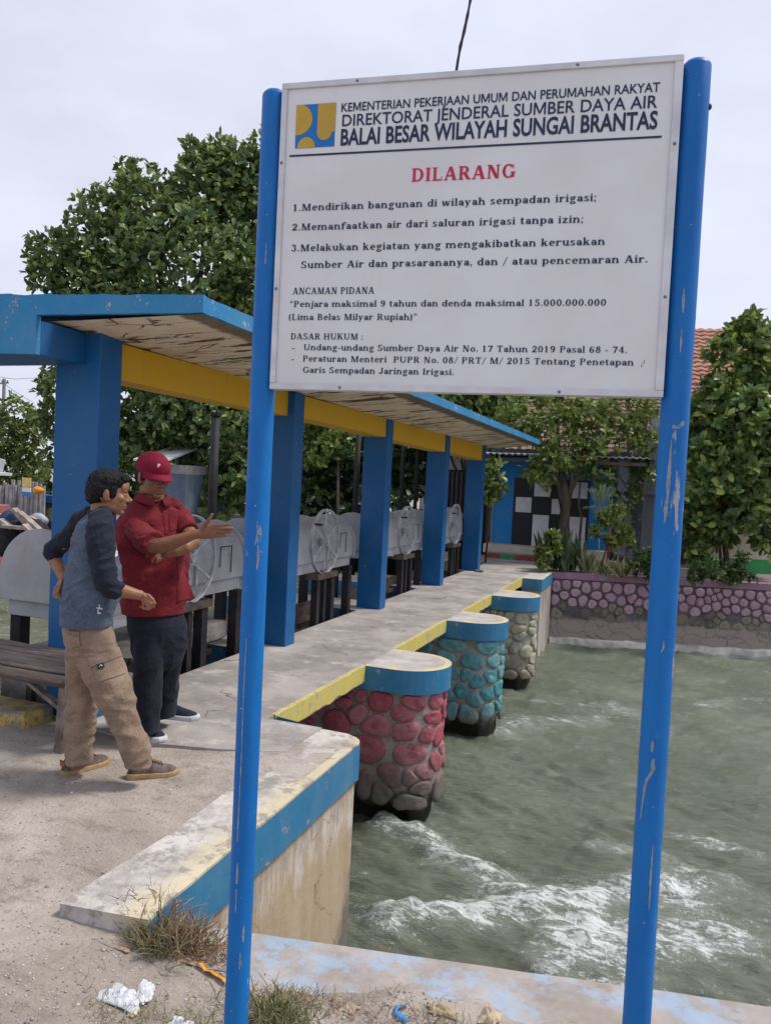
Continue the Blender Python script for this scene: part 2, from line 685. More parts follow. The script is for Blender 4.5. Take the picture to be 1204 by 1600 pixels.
# broad broken water below the gates and along the bank
near = np.exp(-((Y - (4.4 - .10 * X)) / 1.25) ** 2) * np.clip((X + 2.4) / .8, 0, 1)
foam += .36 * near * (fbm(X, Y, 7, 5, 1.5) ** 1.5) * 1.9
right = np.clip((X - .2) / 1.4, 0, 1) * np.exp(-((Y - 5.2) / 1.9) ** 2)
foam += .42 * right * fbm(X, Y, 8, 5, 1.9, True)
rip = fbm(X * .55, Y * 1.25, 21, 5, 2.6, True)
foam += .24 * np.clip((rip - .62) * 4, 0, 1)
lipd = Y - (2.6 + LIP_S * (X + 1.62))
foam += .45 * np.exp(-(lipd / .22) ** 2) * fbm(X, Y, 9, 4, 3)
Zw += .06 * (near + right) * (fbm(X, Y, 31, 5, 4.0, True) - .5)
tag(grid_mesh('river_water', xs, ys, Zw, foam, M_water, WATER_Z), kind='structure')

xs = np.concatenate([np.arange(-16, -7, .12), np.arange(-7, -4.08, .04)])
ys = np.arange(3.8, 15.98, .05)
X, Y = np.meshgrid(xs, ys)
Zu = water_height(X, Y, 4, .6)
fo = .55 * np.exp(-((X + 5.0) / .9) ** 2 - ((Y - 4.7) / .7) ** 2) + .15 * fbm(X, Y, 3, 5, 1.2)
Zu += .05 * fo * (fbm(X, Y, 33, 5, 5.0) - .3)
tag(grid_mesh('upstream_water', xs, ys, Zu, fo, water_mat('upstream_water', (.12, .125, .08, 1), (.16, .17, .11, 1)), UP_Z), kind='structure')

# ---- walkway deck over the bays: concrete top, yellow edge
M_conc = concrete('walkway_concrete')
M_yel = painted('yellow_edge', (.56, .46, .11, 1), .60, (.36, .33, .28, 1), .18, .35)
mb = MB()
ed = []
NE = 160
for i in range(NE + 1):
    y = 4.50 + (16.3 - 4.50) * i / NE
    ed.append((-2.42 + .008 * mnoise.noise((y * 9, 2, 0)) + .004 * mnoise.noise((y * 31, 2, 0)), y))
poly = [(-3.56, 16.3), (-3.56, 3.98), (-3.25, 3.80), (-2.86, 3.74), (-2.38, 3.86), (-2.02, 4.0), (-2.02, 4.50)] + ed
mb.prism(poly, -.15, 0.010)
tag(mb.build('walkway', M_conc, bevel=.012), kind='structure')
mb = MB()
for a, b in ((4.60, 6.23), (7.0, 8.85), (9.63, 11.31), (12.09, 13.87)):
    m_ = 26
    vs = []
    for i in range(m_ + 1):
        y = a + (b - a) * i / m_
        x = -2.416 + .008 * mnoise.noise((y * 9, 2, 0)) + .005 * mnoise.noise((y * 31, 2, 0))
        zt = .012 + .002 * mnoise.noise((y * 20, 7, 0))
        zb = -.135 + .02 * mnoise.noise((y * 7, 5, 0))
        vs += [(x - .02, y, zt), (x + .008, y, zt - .006), (x + .008, y, zb), (x - .02, y, zb)]
    fs = []
    for i in range(m_):
        for k in range(4):
            fs.append((i * 4 + k, i * 4 + (k + 1) % 4, i * 4 + 4 + (k + 1) % 4, i * 4 + 4 + k))
    mb.add(vs, fs)
tag(mb.build('walkway_edge', M_yel), kind='structure')

# far end of the walkway runs on as a paved apron to the blue kiosk
mb = MB()
mb.prism([(-3.9, 16.31), (-2.1, 16.31), (-1.2, 17.2), (.5, 19.0), (.5, 26), (-6, 26), (-6, 16.31)], -.1, .004)
tag(mb.build('paved_apron', concrete('apron_concrete', (.36, .34, .325, 1), (.23, .215, .205, 1), (.46, .44, .42, 1), 1.1)), kind='structure')
# ================================================================== PIERS, ABUTMENTS, WALLS
M_blueband = painted('blue_band', (.022, .165, .32, 1), .66, (.34, .33, .32, 1), .22, .3)
M_top = NT('cap_top')
_c = M_top.mix(M_top.ramp(M_top.noise(2.1, 8, .7), .35, .66), (.33, .305, .29, 1), (.52, .49, .465, 1))
M_top.bump(M_top.noise(45, 6), .35, .008)
M_top = M_top.done(_c, .88, .2)
M_rim = NT('cap_rim')
_c = M_rim.mix(M_rim.ramp(M_rim.noise(3.5, 8, .72), .44, .56), (.60, .50, .22, 1), (.44, .40, .36, 1))
M_rim.bump(M_rim.noise(50, 6), .35, .008)
M_rim = M_rim.done(_c, .85, .2)


def voronoi_cells(w, h, n, seed, relax=4):
    """relaxed Voronoi polygons in a w x h strip"""
    r = np.random.default_rng(seed)
    P = r.uniform((0, 0), (w, h), (n, 2))
    cells = []
    for it in range(relax + 1):
        cells = []
        for i in range(n):
            poly = [(0, 0), (w, 0), (w, h), (0, h)]
            d2 = ((P - P[i]) ** 2).sum(1)
            for j in np.argsort(d2)[1:22]:
                mx_, my_ = (P[i] + P[j]) / 2
                nx_, ny_ = P[j] - P[i]
                o, new = len(poly), []
                for k in range(o):
                    a, b = poly[k], poly[(k + 1) % o]
                    da = (a[0] - mx_) * nx_ + (a[1] - my_) * ny_
                    db = (b[0] - mx_) * nx_ + (b[1] - my_) * ny_
                    if da <= 0:
                        new.append(a)
                    if da * db < 0:
                        t = da / (da - db)
                        new.append((a[0] + t * (b[0] - a[0]), a[1] + t * (b[1] - a[1])))
                poly = new
                if len(poly) < 3:
                    break
            cells.append(poly)
        if it < relax:
            for i, c in enumerate(cells):
                if len(c) >= 3:
                    P[i] = np.mean(c, 0) * .8 + P[i] * .2
    return P, cells


def stone_patch(mb, cell, shrink, bulge, surf, seed, mi=0):
    """one rounded boulder on a wall; surf(s, t, out) -> point"""
    c = np.mean(cell, 0)
    NA = 18
    out = []
    pts = np.array(cell)
    for k in range(NA):
        a = 2 * math.pi * k / NA
        dx, dy = math.cos(a), math.sin(a)
        best = 1e9
        for q in range(len(pts)):
            p0, p1 = pts[q], pts[(q + 1) % len(pts)]
            ex, ey = p1 - p0
            den = dx * ey - dy * ex
            if abs(den) < 1e-9:
                continue
            t = ((p0[0] - c[0]) * ey - (p0[1] - c[1]) * ex) / den
            u = ((p0[0] - c[0]) * dy - (p0[1] - c[1]) * dx) / den
            if t > 0 and -1e-6 <= u <= 1 + 1e-6:
                best = min(best, t)
        out.append(best)
    out = np.array(out)
    for _ in range(1):
        out = (out + .7 * np.roll(out, 1) + .7 * np.roll(out, -1)) / 2.4
    out = np.minimum(out, out.mean() * 1.6) * shrink
    out = out * np.array([1 + .10 * mnoise.noise((math.cos(2 * math.pi * k / NA) * 1.6 + seed * 3, math.sin(2 * math.pi * k / NA) * 1.6, seed)) for k in range(NA)])
    rings = []
    for fr, h in ((1.0, -.012), (.985, bulge * .5), (.92, bulge * .88), (.66, bulge), (.3, bulge * 1.02)):
        ring = []
        for k in range(NA):
            a = 2 * math.pi * k / NA
            x, y = c[0] + out[k] * fr * math.cos(a), c[1] + out[k] * fr * math.sin(a)
            ro = .016 * mnoise.noise((x * 9 + seed, y * 9, seed)) + .009 * mnoise.noise((x * 24, y * 24, seed))
            ring.append(surf(x, y, h + (ro if fr < 1 else 0)))
        rings.append(ring)
    n = len(mb.v)
    mb.loft(rings, mi, cap=False)
    mb.add(rings[-1], [tuple(range(NA))], mi)


def stone_mat(name, c1, c2, grey_z, grey=(.15, .135, .12, 1), width=.35):
    """painted boulders; the paint stops (worn, never repainted) above the splash line"""
    m = NT(name)
    col = m.mix(m.rnd(), c1, c2)
    col = m.mix(m.math('MULTIPLY', m.ramp(m.noise(9, 7, .7), .45, .7), .6), col, tuple(x * .45 for x in c1[:3]) + (1,))
    col = m.mix(m.math('MULTIPLY', m.ramp(m.noise(25, 6, .7), .58, .7), .6), col, (.38, .33, .31, 1))
    z = m.math('ADD', m.xyz(2), m.math('MULTIPLY', m.math('SUBTRACT', m.noise(2.5, 5), .5), .7))
    col = m.mix(m.ramp(z, grey_z + 1.9 - width, grey_z + 1.9 + width * .3, 1, 0), col, grey)
    m.bump(m.noise(38, 7, .7), .7, .015)
    return m.done(col, .85, .25)


M_mortar = NT('mortar')
_c = M_mortar.mix(M_mortar.ramp(M_mortar.noise(5, 7, .7), .35, .68), (.22, .19, .165, 1), (.40, .355, .315, 1))
_z = M_mortar.math('ADD', M_mortar.xyz(2), M_mortar.math('MULTIPLY', M_mortar.math('SUBTRACT', M_mortar.noise(3, 6, .7), .5), .55))
_c = M_mortar.mix(M_mortar.ramp(_z, .62, .86, 1, 0), _c, (.035, .032, .026, 1))
M_mortar.bump(M_mortar.noise(30, 7, .7), .7, .02)
M_mortar = M_mortar.done(_c, .9, .2)

NOSE_R = .385


def plan(y0, inset, xback=-5.6, nn=18):
    """outline of a pier: straight flanks and a half-round nose pointing downstream"""
    r = NOSE_R - inset
    yc = y0 + NOSE_R
    cx = -1.745 - NOSE_R
    pts = [(xback, yc - r)] + [(cx + r * math.sin(a), yc - r * math.cos(a)) for a in [math.pi * k / nn for k in range(nn + 1)]] + [(xback, yc + r)]
    return pts


def pier(y0, label, c1, c2, seed, grey_z, nst, fl=0.0):
    yc = y0 + NOSE_R
    rt = root('bridge_pier', (-2.13, yc, -1.9), label, 'bridge pier', 'painted stone bridge piers')
    # cap: concrete top, worn yellow rim, blue band
    mb = MB()
    o_, i_ = plan(y0, 0), plan(y0, .055)
    n = len(o_)
    mb.add([(x, y, .006) for x, y in i_], [tuple(range(n))], 0)
    mb.add([(x, y, .006) for x, y in i_] + [(x, y, .004) for x, y in o_], [(k, k + 1, n + k + 1, n + k) for k in range(n - 1)], 1)
    zb = [-.205 + .006 * mnoise.noise((k * .7, seed, 0)) for k in range(n)]
    mb.add([(x, y, .004) for x, y in o_] + [(x, y, zb[k]) for k, (x, y) in enumerate(o_)], [(k, k + 1, n + k + 1, n + k) for k in range(n - 1)], 2)
    ii = plan(y0, .07)
    mb.add([(x, y, zb[k]) for k, (x, y) in enumerate(o_)] + [(x, y, -.20) for x, y in ii], [(k, k + 1, n + k + 1, n + k) for k in range(n - 1)], 2)
    mb.build('pier_cap', [M_top, M_rim, M_blueband], rt)
    # body of mortar with an eroded foot
    mb = MB()
    zs = [-.19, -.5, -.8, -1.0, -1.12, -1.2, -1.27, -1.33, -1.4, -1.6, -1.9]
    fine = plan(y0, .05, nn=36)
    rings = []
    for z in zs:
        ring = []
        for k, (x, y) in enumerate(fine):
            foot = max(0, (-1.0 - z) / .4)
            e = .02 * mnoise.noise((x * 4, y * 4, z * 4 + seed)) + (.06 * mnoise.noise((x * 3, y * 3 + seed, z * 6)) - .05 - (.10 if x < -1.98 else .02)) * min(1, foot)
            dx, dy = (x - (-2.13)), (y - yc)
            if x < -2.13:
                nx_, ny_ = 0, (1 if y > yc else -1)
            else:
                L = math.hypot(dx, dy)
                nx_, ny_ = dx / L, dy / L
            ring.append((x + nx_ * e, y + ny_ * e, z))
        rings.append(ring)
    m_ = len(fine)
    vs = [p for r in rings for p in r]
    fs = [(i * m_ + k, i * m_ + k + 1, (i + 1) * m_ + k + 1, (i + 1) * m_ + k) for i in range(len(rings) - 1) for k in range(m_ - 1)]
    mb.add(vs, fs)
    mb.build('pier_body', M_mortar, rt, smooth=True)
    # boulders set round the flank and nose
    r = NOSE_R - .05
    flank = 1.35
    W = flank * 2 + math.pi * r
    H = 1.02

    def surf(s, t, o):
        z = -.215 - (H - t)
        rr = r + o
        if s < flank:
            return (-2.13 - flank + s, yc - rr, z)
        if s > flank + math.pi * r:
            return (-2.13 - (s - flank - math.pi * r), yc + rr, z)
        a = (s - flank) / r
        return (-2.13 + rr * math.sin(a), yc - rr * math.cos(a), z)
    P, cells = voronoi_cells(W / 1.35, H, nst, seed, 1)
    cells = [[(a * 1.35, b) for a, b in c] for c in cells]
    mb = MB()
    rr_ = random.Random(seed)
    for k, c in enumerate(cells):
        if len(c) >= 3 and rr_.random() > .05:
            stone_patch(mb, c, .84 + .07 * rr_.random(), .014 + .016 * rr_.random(), surf, seed + k * .37)
    mb.build('painted_stones', stone_mat('stone_paint_%d' % seed, c1, c2, grey_z), rt, smooth=True)
    return rt


pier(6.23, 'bridge pier with red painted boulders, closest to the sign', (.34, .065, .09, 1), (.42, .17, .19, 1), 12, -.76, 104)
pier(8.85, 'bridge pier with turquoise painted boulders behind the red one', (.07, .26, .31, 1), (.17, .36, .38, 1), 23, -.98, 118)
pier(11.31, 'bridge pier with cream painted boulders beyond the turquoise one', (.42, .38, .26, 1), (.33, .35, .30, 1), 34, -1.02, 140)

# ---- near abutment: diagonal coping, blue band, ochre stained wall
rt = root('abutment', (-1.85, 3.4, -1.9), 'concrete canal abutment with blue band and ochre stained wall under worn coping', 'abutment')
edge = [(-1.665, 2.27)]
for i in range(1, 40):
    y = 2.27 + (4.34 - 2.27) * i / 40
    edge.append((-1.675 - .03 * i / 40 + .007 * mnoise.noise((y * 8, 1, 0)) + (-.016 if .30 < i / 40 < .38 and i % 3 else 0), y))
edge += [(-1.70, 4.36), (-1.72, 4.41), (-1.76, 4.45), (-1.84, 4.49)]
cop = [(-2.03, 2.22)] + edge + [(-2.02, 4.495), (-2.02, 3.95), (-2.03, 3.4), (-2.0, 2.9)]
M_cop = NT('coping')
_c = M_cop.mix(M_cop.ramp(M_cop.noise(3.2, 8, .72), .36, .62), (.31, .28, .262, 1), (.55, .51, .48, 1))
_x = M_cop.math('ADD', M_cop.xyz(0), M_cop.math('MULTIPLY', M_cop.math('SUBTRACT', M_cop.noise(5, 6, .7), .5), .26))
_c = M_cop.mix(M_cop.math('MULTIPLY', M_cop.ramp(_x, .0, .14), .8), _c, (.56, .49, .33, 1))
_c = M_cop.mix(M_cop.math('MULTIPLY', M_cop.ramp(M_cop.noise(6, 9, .76), .50, .60), .8), _c, (.24, .215, .20, 1))
M_cop.bump(M_cop.noise(40, 7, .7), .5, .012)
M_cop = M_cop.done(_c, .9, .15)
mb = MB()
mb.prism(cop, -.10, 0.004)
mb.build('coping', M_cop, rt, bevel=.012)
# end piece that rounds back under the deck
mb = MB()
eb = [(x + .004, y) for x, y in edge] + [(-2.45, 4.62)]
n = len(eb)
zb = [-.225 + .008 * mnoise.noise((k * .5, 8, 0)) for k in range(n)]
mb.add([(x, y, -.004) for x, y in eb] + [(x, y, zb[k]) for k, (x, y) in enumerate(eb)], [(k, k + 1, n + k + 1, n + k) for k in range(n - 1)])
mb.add([(x, y, zb[k]) for k, (x, y) in enumerate(eb)] + [(x - .06, y, zb[k] + .004) for k, (x, y) in enumerate(eb)], [(k, k + 1, n + k + 1, n + k) for k in range(n - 1)])
mb.build('blue_band', M_blueband, rt)
M_ochre = NT('ochre_wall')
_c = M_ochre.mix(M_ochre.ramp(M_ochre.noise(2.0, 6, .65, stretch=(3, 3, .7)), .3, .7), (.37, .285, .19, 1), (.47, .375, .265, 1))
_z = M_ochre.xyz(2)
_w = M_ochre.math('ADD', _z, M_ochre.math('MULTIPLY', M_ochre.math('SUBTRACT', M_ochre.noise(4.5, 7, .72, stretch=(2, 2, .6)), .5), 1.0))
_s = M_ochre.ramp(M_ochre.noise(5, 7, .75, stretch=(2.5, 2.5, .45)), .42, .60)
_c = M_ochre.mix(M_ochre.math('MULTIPLY', M_ochre.math('MULTIPLY', M_ochre.ramp(_w, 1.36, 1.50), _s), .85), _c, (.60, .55, .52, 1))
_c = M_ochre.mix(M_ochre.math('MULTIPLY', M_ochre.ramp(_w, 1.48, 1.66), .55), _c, (.27, .225, .20, 1))
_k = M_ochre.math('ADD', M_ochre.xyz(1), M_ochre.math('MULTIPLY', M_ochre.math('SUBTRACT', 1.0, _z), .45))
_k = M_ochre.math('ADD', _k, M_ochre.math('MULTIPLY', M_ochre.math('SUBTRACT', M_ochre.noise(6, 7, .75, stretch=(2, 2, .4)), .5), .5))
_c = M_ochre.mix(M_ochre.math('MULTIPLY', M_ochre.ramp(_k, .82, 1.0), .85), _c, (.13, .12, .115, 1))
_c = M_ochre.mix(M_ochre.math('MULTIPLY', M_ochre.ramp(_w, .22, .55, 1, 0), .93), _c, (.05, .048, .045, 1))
_e = M_ochre.voro(.7, 'DISTANCE_TO_EDGE', M_ochre.warp(.9, 2.2))
_c = M_ochre.mix(M_ochre.math('MULTIPLY', M_ochre.ramp(_e, .001, .005, 1, 0), .55), _c, (.10, .08, .06, 1))
M_ochre.bump(M_ochre.noise(14, 7, .7), .35, .015)
M_ochre = M_ochre.done(_c, .85, .2)
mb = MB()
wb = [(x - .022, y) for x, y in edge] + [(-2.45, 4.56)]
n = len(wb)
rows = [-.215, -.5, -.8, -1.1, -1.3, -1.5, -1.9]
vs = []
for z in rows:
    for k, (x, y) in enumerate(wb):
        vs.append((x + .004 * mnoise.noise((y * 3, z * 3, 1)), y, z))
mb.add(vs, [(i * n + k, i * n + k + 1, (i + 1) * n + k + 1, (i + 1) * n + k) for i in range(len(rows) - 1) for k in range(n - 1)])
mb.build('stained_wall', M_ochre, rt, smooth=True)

# ---- far abutment where the walkway meets the other bank
rt = root('end_abutment', (-2.3, 14.8, -1.9), 'grey concrete end abutment with blue capped corner at far end of walkway', 'abutment')
pl = [(-2.42, 13.87), (-2.10, 13.87), (-2.055, 13.885), (-2.04, 13.93), (-2.07, 15.75), (-2.42, 15.9)]
mb = MB()
ins = [(-2.42, 13.93), (-2.12, 13.93), (-2.11, 13.94), (-2.10, 13.97), (-2.13, 15.75), (-2.42, 15.9)]
n = 6
mb.add([(x, y, .008) for x, y in ins], [tuple(range(n))], 0)
mb.add([(x, y, .008) for x, y in ins] + [(x, y, .006) for x, y in pl], [(k, k + 1, n + k + 1, n + k) for k in range(n - 1)], 1)
mb.add([(x, y, .006) for x, y in pl] + [(x, y, -.2) for x, y in pl], [(k, k + 1, n + k + 1, n + k) for k in range(n - 1)], 2)
mb.build('abutment_cap', [M_top, M_rim, M_blueband], rt)
M_gw = NT('grey_wall')
_c = M_gw.mix(M_gw.ramp(M_gw.noise(1.7, 7, .7, stretch=(2, 2, .5)), .35, .68), (.24, .215, .195, 1), (.44, .40, .365, 1))
_c = M_gw.mix(M_gw.math('MULTIPLY', M_gw.ramp(M_gw.noise(4, 7, .7, stretch=(2, 2, .3)), .55, .7), .7), _c, (.27, .19, .13, 1))
M_gw.bump(M_gw.noise(20, 7, .7), .5, .02)
M_gw = M_gw.done(_c, .88, .2)
mb = MB()
pb = [(-2.42, 13.9), (-2.12, 13.9), (-2.075, 13.92), (-2.06, 13.97), (-2.09, 15.75)]
n = len(pb)
mb.add([(x, y, -.19) for x, y in pb] + [(x, y, -1.0) for x, y in pb] + [(x + .03, y - .02, -1.9) for x, y in pb],
       [(i * n + k, i * n + k + 1, (i + 1) * n + k + 1, (i + 1) * n + k) for i in range(2) for k in range(n - 1)])
mb.build('abutment_wall', M_gw, rt)

# ---- far retaining wall: purple coping, pink and grey boulders, plaster foot
WL = 16.5
wdir = Vector((1, .285, 0)).normalized()
wnor = Vector((.285, -1, 0)).normalized()
wo = Vector((-2.09, wall_y(-2.09), 0))


def wpt(s, z, o):
    p = wo + wdir * s + wnor * o
    return (p.x, p.y, z)


rt = root('retaining_wall', (2.0, wall_y(2.0), -1.9), 'stone canal retaining wall with pink boulders and purple coping on far bank', 'retaining wall')
M_purple = painted('purple_coping', (.27, .13, .20, 1), .63, (.30, .26, .27, 1), .3, .4)
mb = MB()
for i in range(66):
    a, b = i * .25, i * .25 + .25
    z0, z1 = -.115, 0.012
    mb.add([wpt(a, z0, .03), wpt(b, z0, .03), wpt(b, z1, .025), wpt(a, z1, .025), wpt(b, z1, -.28), wpt(a, z1, -.28), wpt(a, z0, 0), wpt(b, z0, 0)],
           [(0, 1, 2, 3), (3, 2, 4, 5), (0, 6, 7, 1)])
mb.build('wall_coping', M_purple, rt)
M_wm = NT('wall_mortar')
_c = M_wm.mix(M_wm.ramp(M_wm.noise(3, 7, .7), .35, .68), (.085, .073, .082, 1), (.17, .15, .158, 1))
_z = M_wm.math('ADD', M_wm.xyz(2), M_wm.math('MULTIPLY', M_wm.math('SUBTRACT', M_wm.noise(2.2, 6, .7), .5), .35))
_c = M_wm.mix(M_wm.ramp(_z, .95, 1.10, 1, 0), _c, (.31, .265, .23, 1))
_c = M_wm.mix(M_wm.math('MULTIPLY', M_wm.ramp(M_wm.voro(2.6, 'DISTANCE_TO_EDGE', M_wm.warp(.6, 2.0)), .004, .03, 1, 0), .6), _c, (.07, .06, .055, 1))
M_wm.bump(M_wm.noise(14, 7, .7), .6, .03)
M_wm = M_wm.done(_c, .9, .15)
mb = MB()
rows = [(-.10, 0), (-.4, 0), (-.7, .01), (-.95, .02), (-1.1, .05), (-1.2, .06), (-1.23, .06), (-1.9, .06)]
NS = 120
vs = []
for z, o in rows:
    for i in range(NS + 1):
        s = WL * i / NS
        vs.append(wpt(s, z + .02 * mnoise.noise((s * 3, z, 0)), o + .02 * mnoise.noise((s * 2, z * 3, 4))))
mb.add(vs, [(i * (NS + 1) + k, i * (NS + 1) + k + 1, (i + 1) * (NS + 1) + k + 1, (i + 1) * (NS + 1) + k) for i in range(len(rows) - 1) for k in range(NS)])
mb.build('wall_face', M_wm, rt, smooth=True)
M_ledge = simple('pale_ledge', (.50, .475, .455, 1), .9, .2, .35, 5, .5, 25)
mb = MB()
vs = []
for i in range(NS + 1):
    s = WL * i / NS
    d = .16 + .05 * mnoise.noise((s * 2.4, 1, 7)) + .02 * mnoise.noise((s * 9, 1, 7))
    zz = -1.255 + .035 * mnoise.noise((s * 3, 5, 2))
    vs += [wpt(s, zz, .0), wpt(s, zz - .02, d), wpt(s, zz - .12, d + .03), wpt(s, -1.9, d + .02)]
mb.add(vs, [(i * 4 + k, i * 4 + 4 + k, i * 4 + 5 + k, i * 4 + 1 + k) for i in range(NS) for k in range(3)])
mb.build('wall_footing', M_ledge, rt)
Hs = .80
P, cells = voronoi_cells(WL, Hs, 330, 77, 3)
mbp, mbg = MB(), MB()
rr_ = random.Random(4)
for k, c in enumerate(cells):
    if len(c) < 3:
        continue
    cz = np.mean([q[1] for q in c])
    low = cz < .27 + .1 * mnoise.noise((P[k][0] * .6, 0, 3))
    if low and rr_.random() < .25:
        continue
    stone_patch(mbg if low else mbp, c, .78 + .08 * rr_.random(), (.012 if low else .022) + .012 * rr_.random(),
                lambda s, t, o: wpt(s, -.125 - (Hs - t), o + .008), k * .31)
M_pink = NT('pink_stones')
_c = M_pink.mix(M_pink.rnd(), (.36, .20, .28, 1), (.46, .31, .36, 1))
_c = M_pink.mix(M_pink.math('MULTIPLY', M_pink.ramp(M_pink.noise(7, 7, .7), .5, .72), .55), _c, (.22, .17, .18, 1))
M_pink.bump(M_pink.noise(22, 7, .7), .5, .02)
M_pink = M_pink.done(_c, .85, .2)
mbp.build('pink_stones', M_pink, rt, smooth=True)
M_gs = NT('grey_stones')
_c = M_gs.mix(M_gs.rnd(), (.12, .11, .10, 1), (.27, .24, .17, 1))
M_gs.bump(M_gs.noise(22, 7, .7), .5, .02)
M_gs = M_gs.done(_c, .9, .2)
mbg.build('grey_stones', M_gs, rt, smooth=True)
# ================================================================== SIGNBOARD
SP = Vector((-1.084, 1.975, 0))
SW = Vector((0.992, 0.125, 0)).normalized()
SN = Vector((0.125, -0.992, 0)).normalized()     # towards the reader


def sg(u, z, o=0.0):
    p = SP + SW * u + SN * o
    return (p.x, p.y, z)


M_pole = NT('pole_paint')
_c = M_pole.mix(M_pole.ramp(M_pole.noise(3, 6, .65, stretch=(3, 3, .6)), .3, .75), (.001, .105, .37, 1), (.004, .15, .45, 1))
_c = M_pole.mix(M_pole.math('MULTIPLY', M_pole.ramp(M_pole.noise(14, 6, .7, stretch=(1, 1, .25)), .60, .75), .35), _c, (.03, .10, .26, 1))
_ch = M_pole.ramp(M_pole.noise(7, 8, .74, stretch=(1.6, 1.6, .30)), .605, .622)
_ch = M_pole.math('MAXIMUM', _ch, M_pole.ramp(M_pole.noise(70, 3, .6), .725, .74))
_c = M_pole.mix(_ch, _c, (.30, .33, .37, 1))
M_pole.bump(M_pole.math('ADD', M_pole.noise(35, 4), M_pole.math('MULTIPLY', _ch, -1.2)), .15, .004)
M_pole = M_pole.done(_c, M_pole.ramp(M_pole.noise(8, 5), .3, .7, .4, .62), .28)
M_alu = simple('aluminium_frame', (.55, .55, .58, 1), .42, .5, .15, 9, .1, 60, .35)
M_face = NT('sign_face')
_c = M_face.mix(M_face.ramp(M_face.noise(3, 6, .6), .3, .8), (.66, .67, .70, 1), (.59, .59, .60, 1))
_c = M_face.mix(M_face.math('MULTIPLY', M_face.ramp(M_face.noise(6, 6, .65, stretch=(1, 1, .3)), .55, .8), .35), _c, (.50, .45, .40, 1))
M_face.bump(M_face.noise(6, 3), .06, .01)
M_face = M_face.done(_c, .42, .4)
M_ink = simple('navy_ink', (.032, .040, .090, 1), .6, .2, .2)
M_red = simple('red_ink', (.50, .032, .075, 1), .6, .2, .15)
M_eblue = simple('emblem_blue', (.008, .17, .50, 1), .5, .3, .15)
M_eyel = simple('emblem_yellow', (.52, .33, .05, 1), .5, .3, .15)

srt = root('signboard', (SP.x + SW.x * .53, SP.y + SW.y * .53, -.15), 'large white prohibition signboard with printed rules on two tall blue pipe poles', 'sign')
SCR_L = [[(-.45, 1.15, .0012), (-.50, 1.0, .0016), (-.46, .80, .0014), (-.50, .55, .0022)], [(-.40, .49, .0012), (-.42, .44, .005), (-.41, .425, .003)], [(-.42, .41, .002), (-.4, .34, .0012)],
         [(.15, 1.42, .002), (.2, 1.38, .005), (.15, 1.35, .002)], [(.05, 1.46, .001), (.0, 1.44, .003), (-.1, 1.42, .001)], [(.3, .30, .002), (.28, .27, .005), (.3, .25, .001)], [(.1, .22, .001), (.12, .19, .004), (.1, .17, .001)], [(-.2, 2.28, .001), (-.2, 2.22, .002)]]
SCR_R = [[(-.05, 1.80, .001), (.1, 1.79, .010), (.45, 1.80, .008), (.6, 1.81, .002)], [(-.1, 1.76, .001), (-.12, 1.72, .004), (-.15, 1.66, .007), (-.13, 1.62, .004), (-.2, 1.58, .006), (-.22, 1.55, .001)],
         [(-.1, .99, .001), (-.1, .975, .006), (-.12, .96, .002)], [(.05, .945, .001), (.0, .93, .007), (.05, .915, .006), (-.3, .89, .004), (-.45, .86, .004), (-.55, .81, .002), (-.6, .78, .001)],
         [(.2, 1.25, .001), (.2, 1.23, .004), (.1, 1.22, .002)], [(.1, 2.14, .001), (.1, 2.11, .0045), (.12, 2.08, .001)], [(.1, 2.04, .001), (.1, 2.01, .003), (.1, 1.98, .001)], [(.35, .72, .001), (.34, .64, .003), (.36, .55, .002)]]
for u in (-.0375, 1.0925):
    mb = MB()
    c = Vector(sg(u, 0, 0))
    rings = []
    for z, r in [(-.3 + 3.0 * i / 30, .0355) for i in range(31)] + [(2.706, .034), (2.714, .027), (2.718, .014)]:
        rings.append([(c.x + (r + .0006 * mnoise.noise((z * 4, k, u))) * math.cos(2 * math.pi * k / 32), c.y + r * math.sin(2 * math.pi * k / 32), z) for k in range(32)])
    mb.loft(rings)
    pole = mb.build('pole', M_pole, srt, smooth=True)
    # bare metal scratches: ragged strips, (position across the visible width, height, half width)
    cam_a = math.atan2(-c.y, -c.x)
    M_bare = simple('bare_metal', (.22, .26, .32, 1), .6, .3, .3, 60)
    for pts in (SCR_L if u < 0 else SCR_R):
        mb = MB()
        dense = []
        for (p0, p1) in zip(pts[:-1], pts[1:]):
            m_ = max(3, int(abs(p1[1] - p0[1]) / .008))
            for q in range(m_):
                t = q / m_
                dense.append([a_ + (b_ - a_) * t for a_, b_ in zip(p0, p1)])
        dense.append(list(pts[-1]))
        for f_, z_, h_ in dense:
            w1 = h_ * (.55 + 1.1 * abs(mnoise.noise((z_ * 60, f_, 1)))) + .0004
            w2 = h_ * (.55 + 1.1 * abs(mnoise.noise((z_ * 70, f_, 9)))) + .0004
            a0 = cam_a + math.asin(max(-.95, min(.95, f_)))
            for a_ in (a0 - w1 / .0355, a0 + w2 / .0355):
                mb.v.append((c.x + .0362 * math.cos(a_), c.y + .0362 * math.sin(a_), z_))
        for q in range(len(dense) - 1):
            mb.f.append((2 * q, 2 * q + 1, 2 * q + 3, 2 * q + 2))
            mb.m.append(0)
        mb.build('scratch', M_bare, pole, fix=False)
# little bolt head on the outer side of the right pole
mb = MB()
c = Vector(sg(1.0925, 0, 0))
mb.ball((c.x + .036, c.y, 2.60), (.006, .008, .008), nu=8, nv=6)
mb.build('bolt', simple('bolt', (.02, .02, .03, 1), .6), pole, smooth=True)

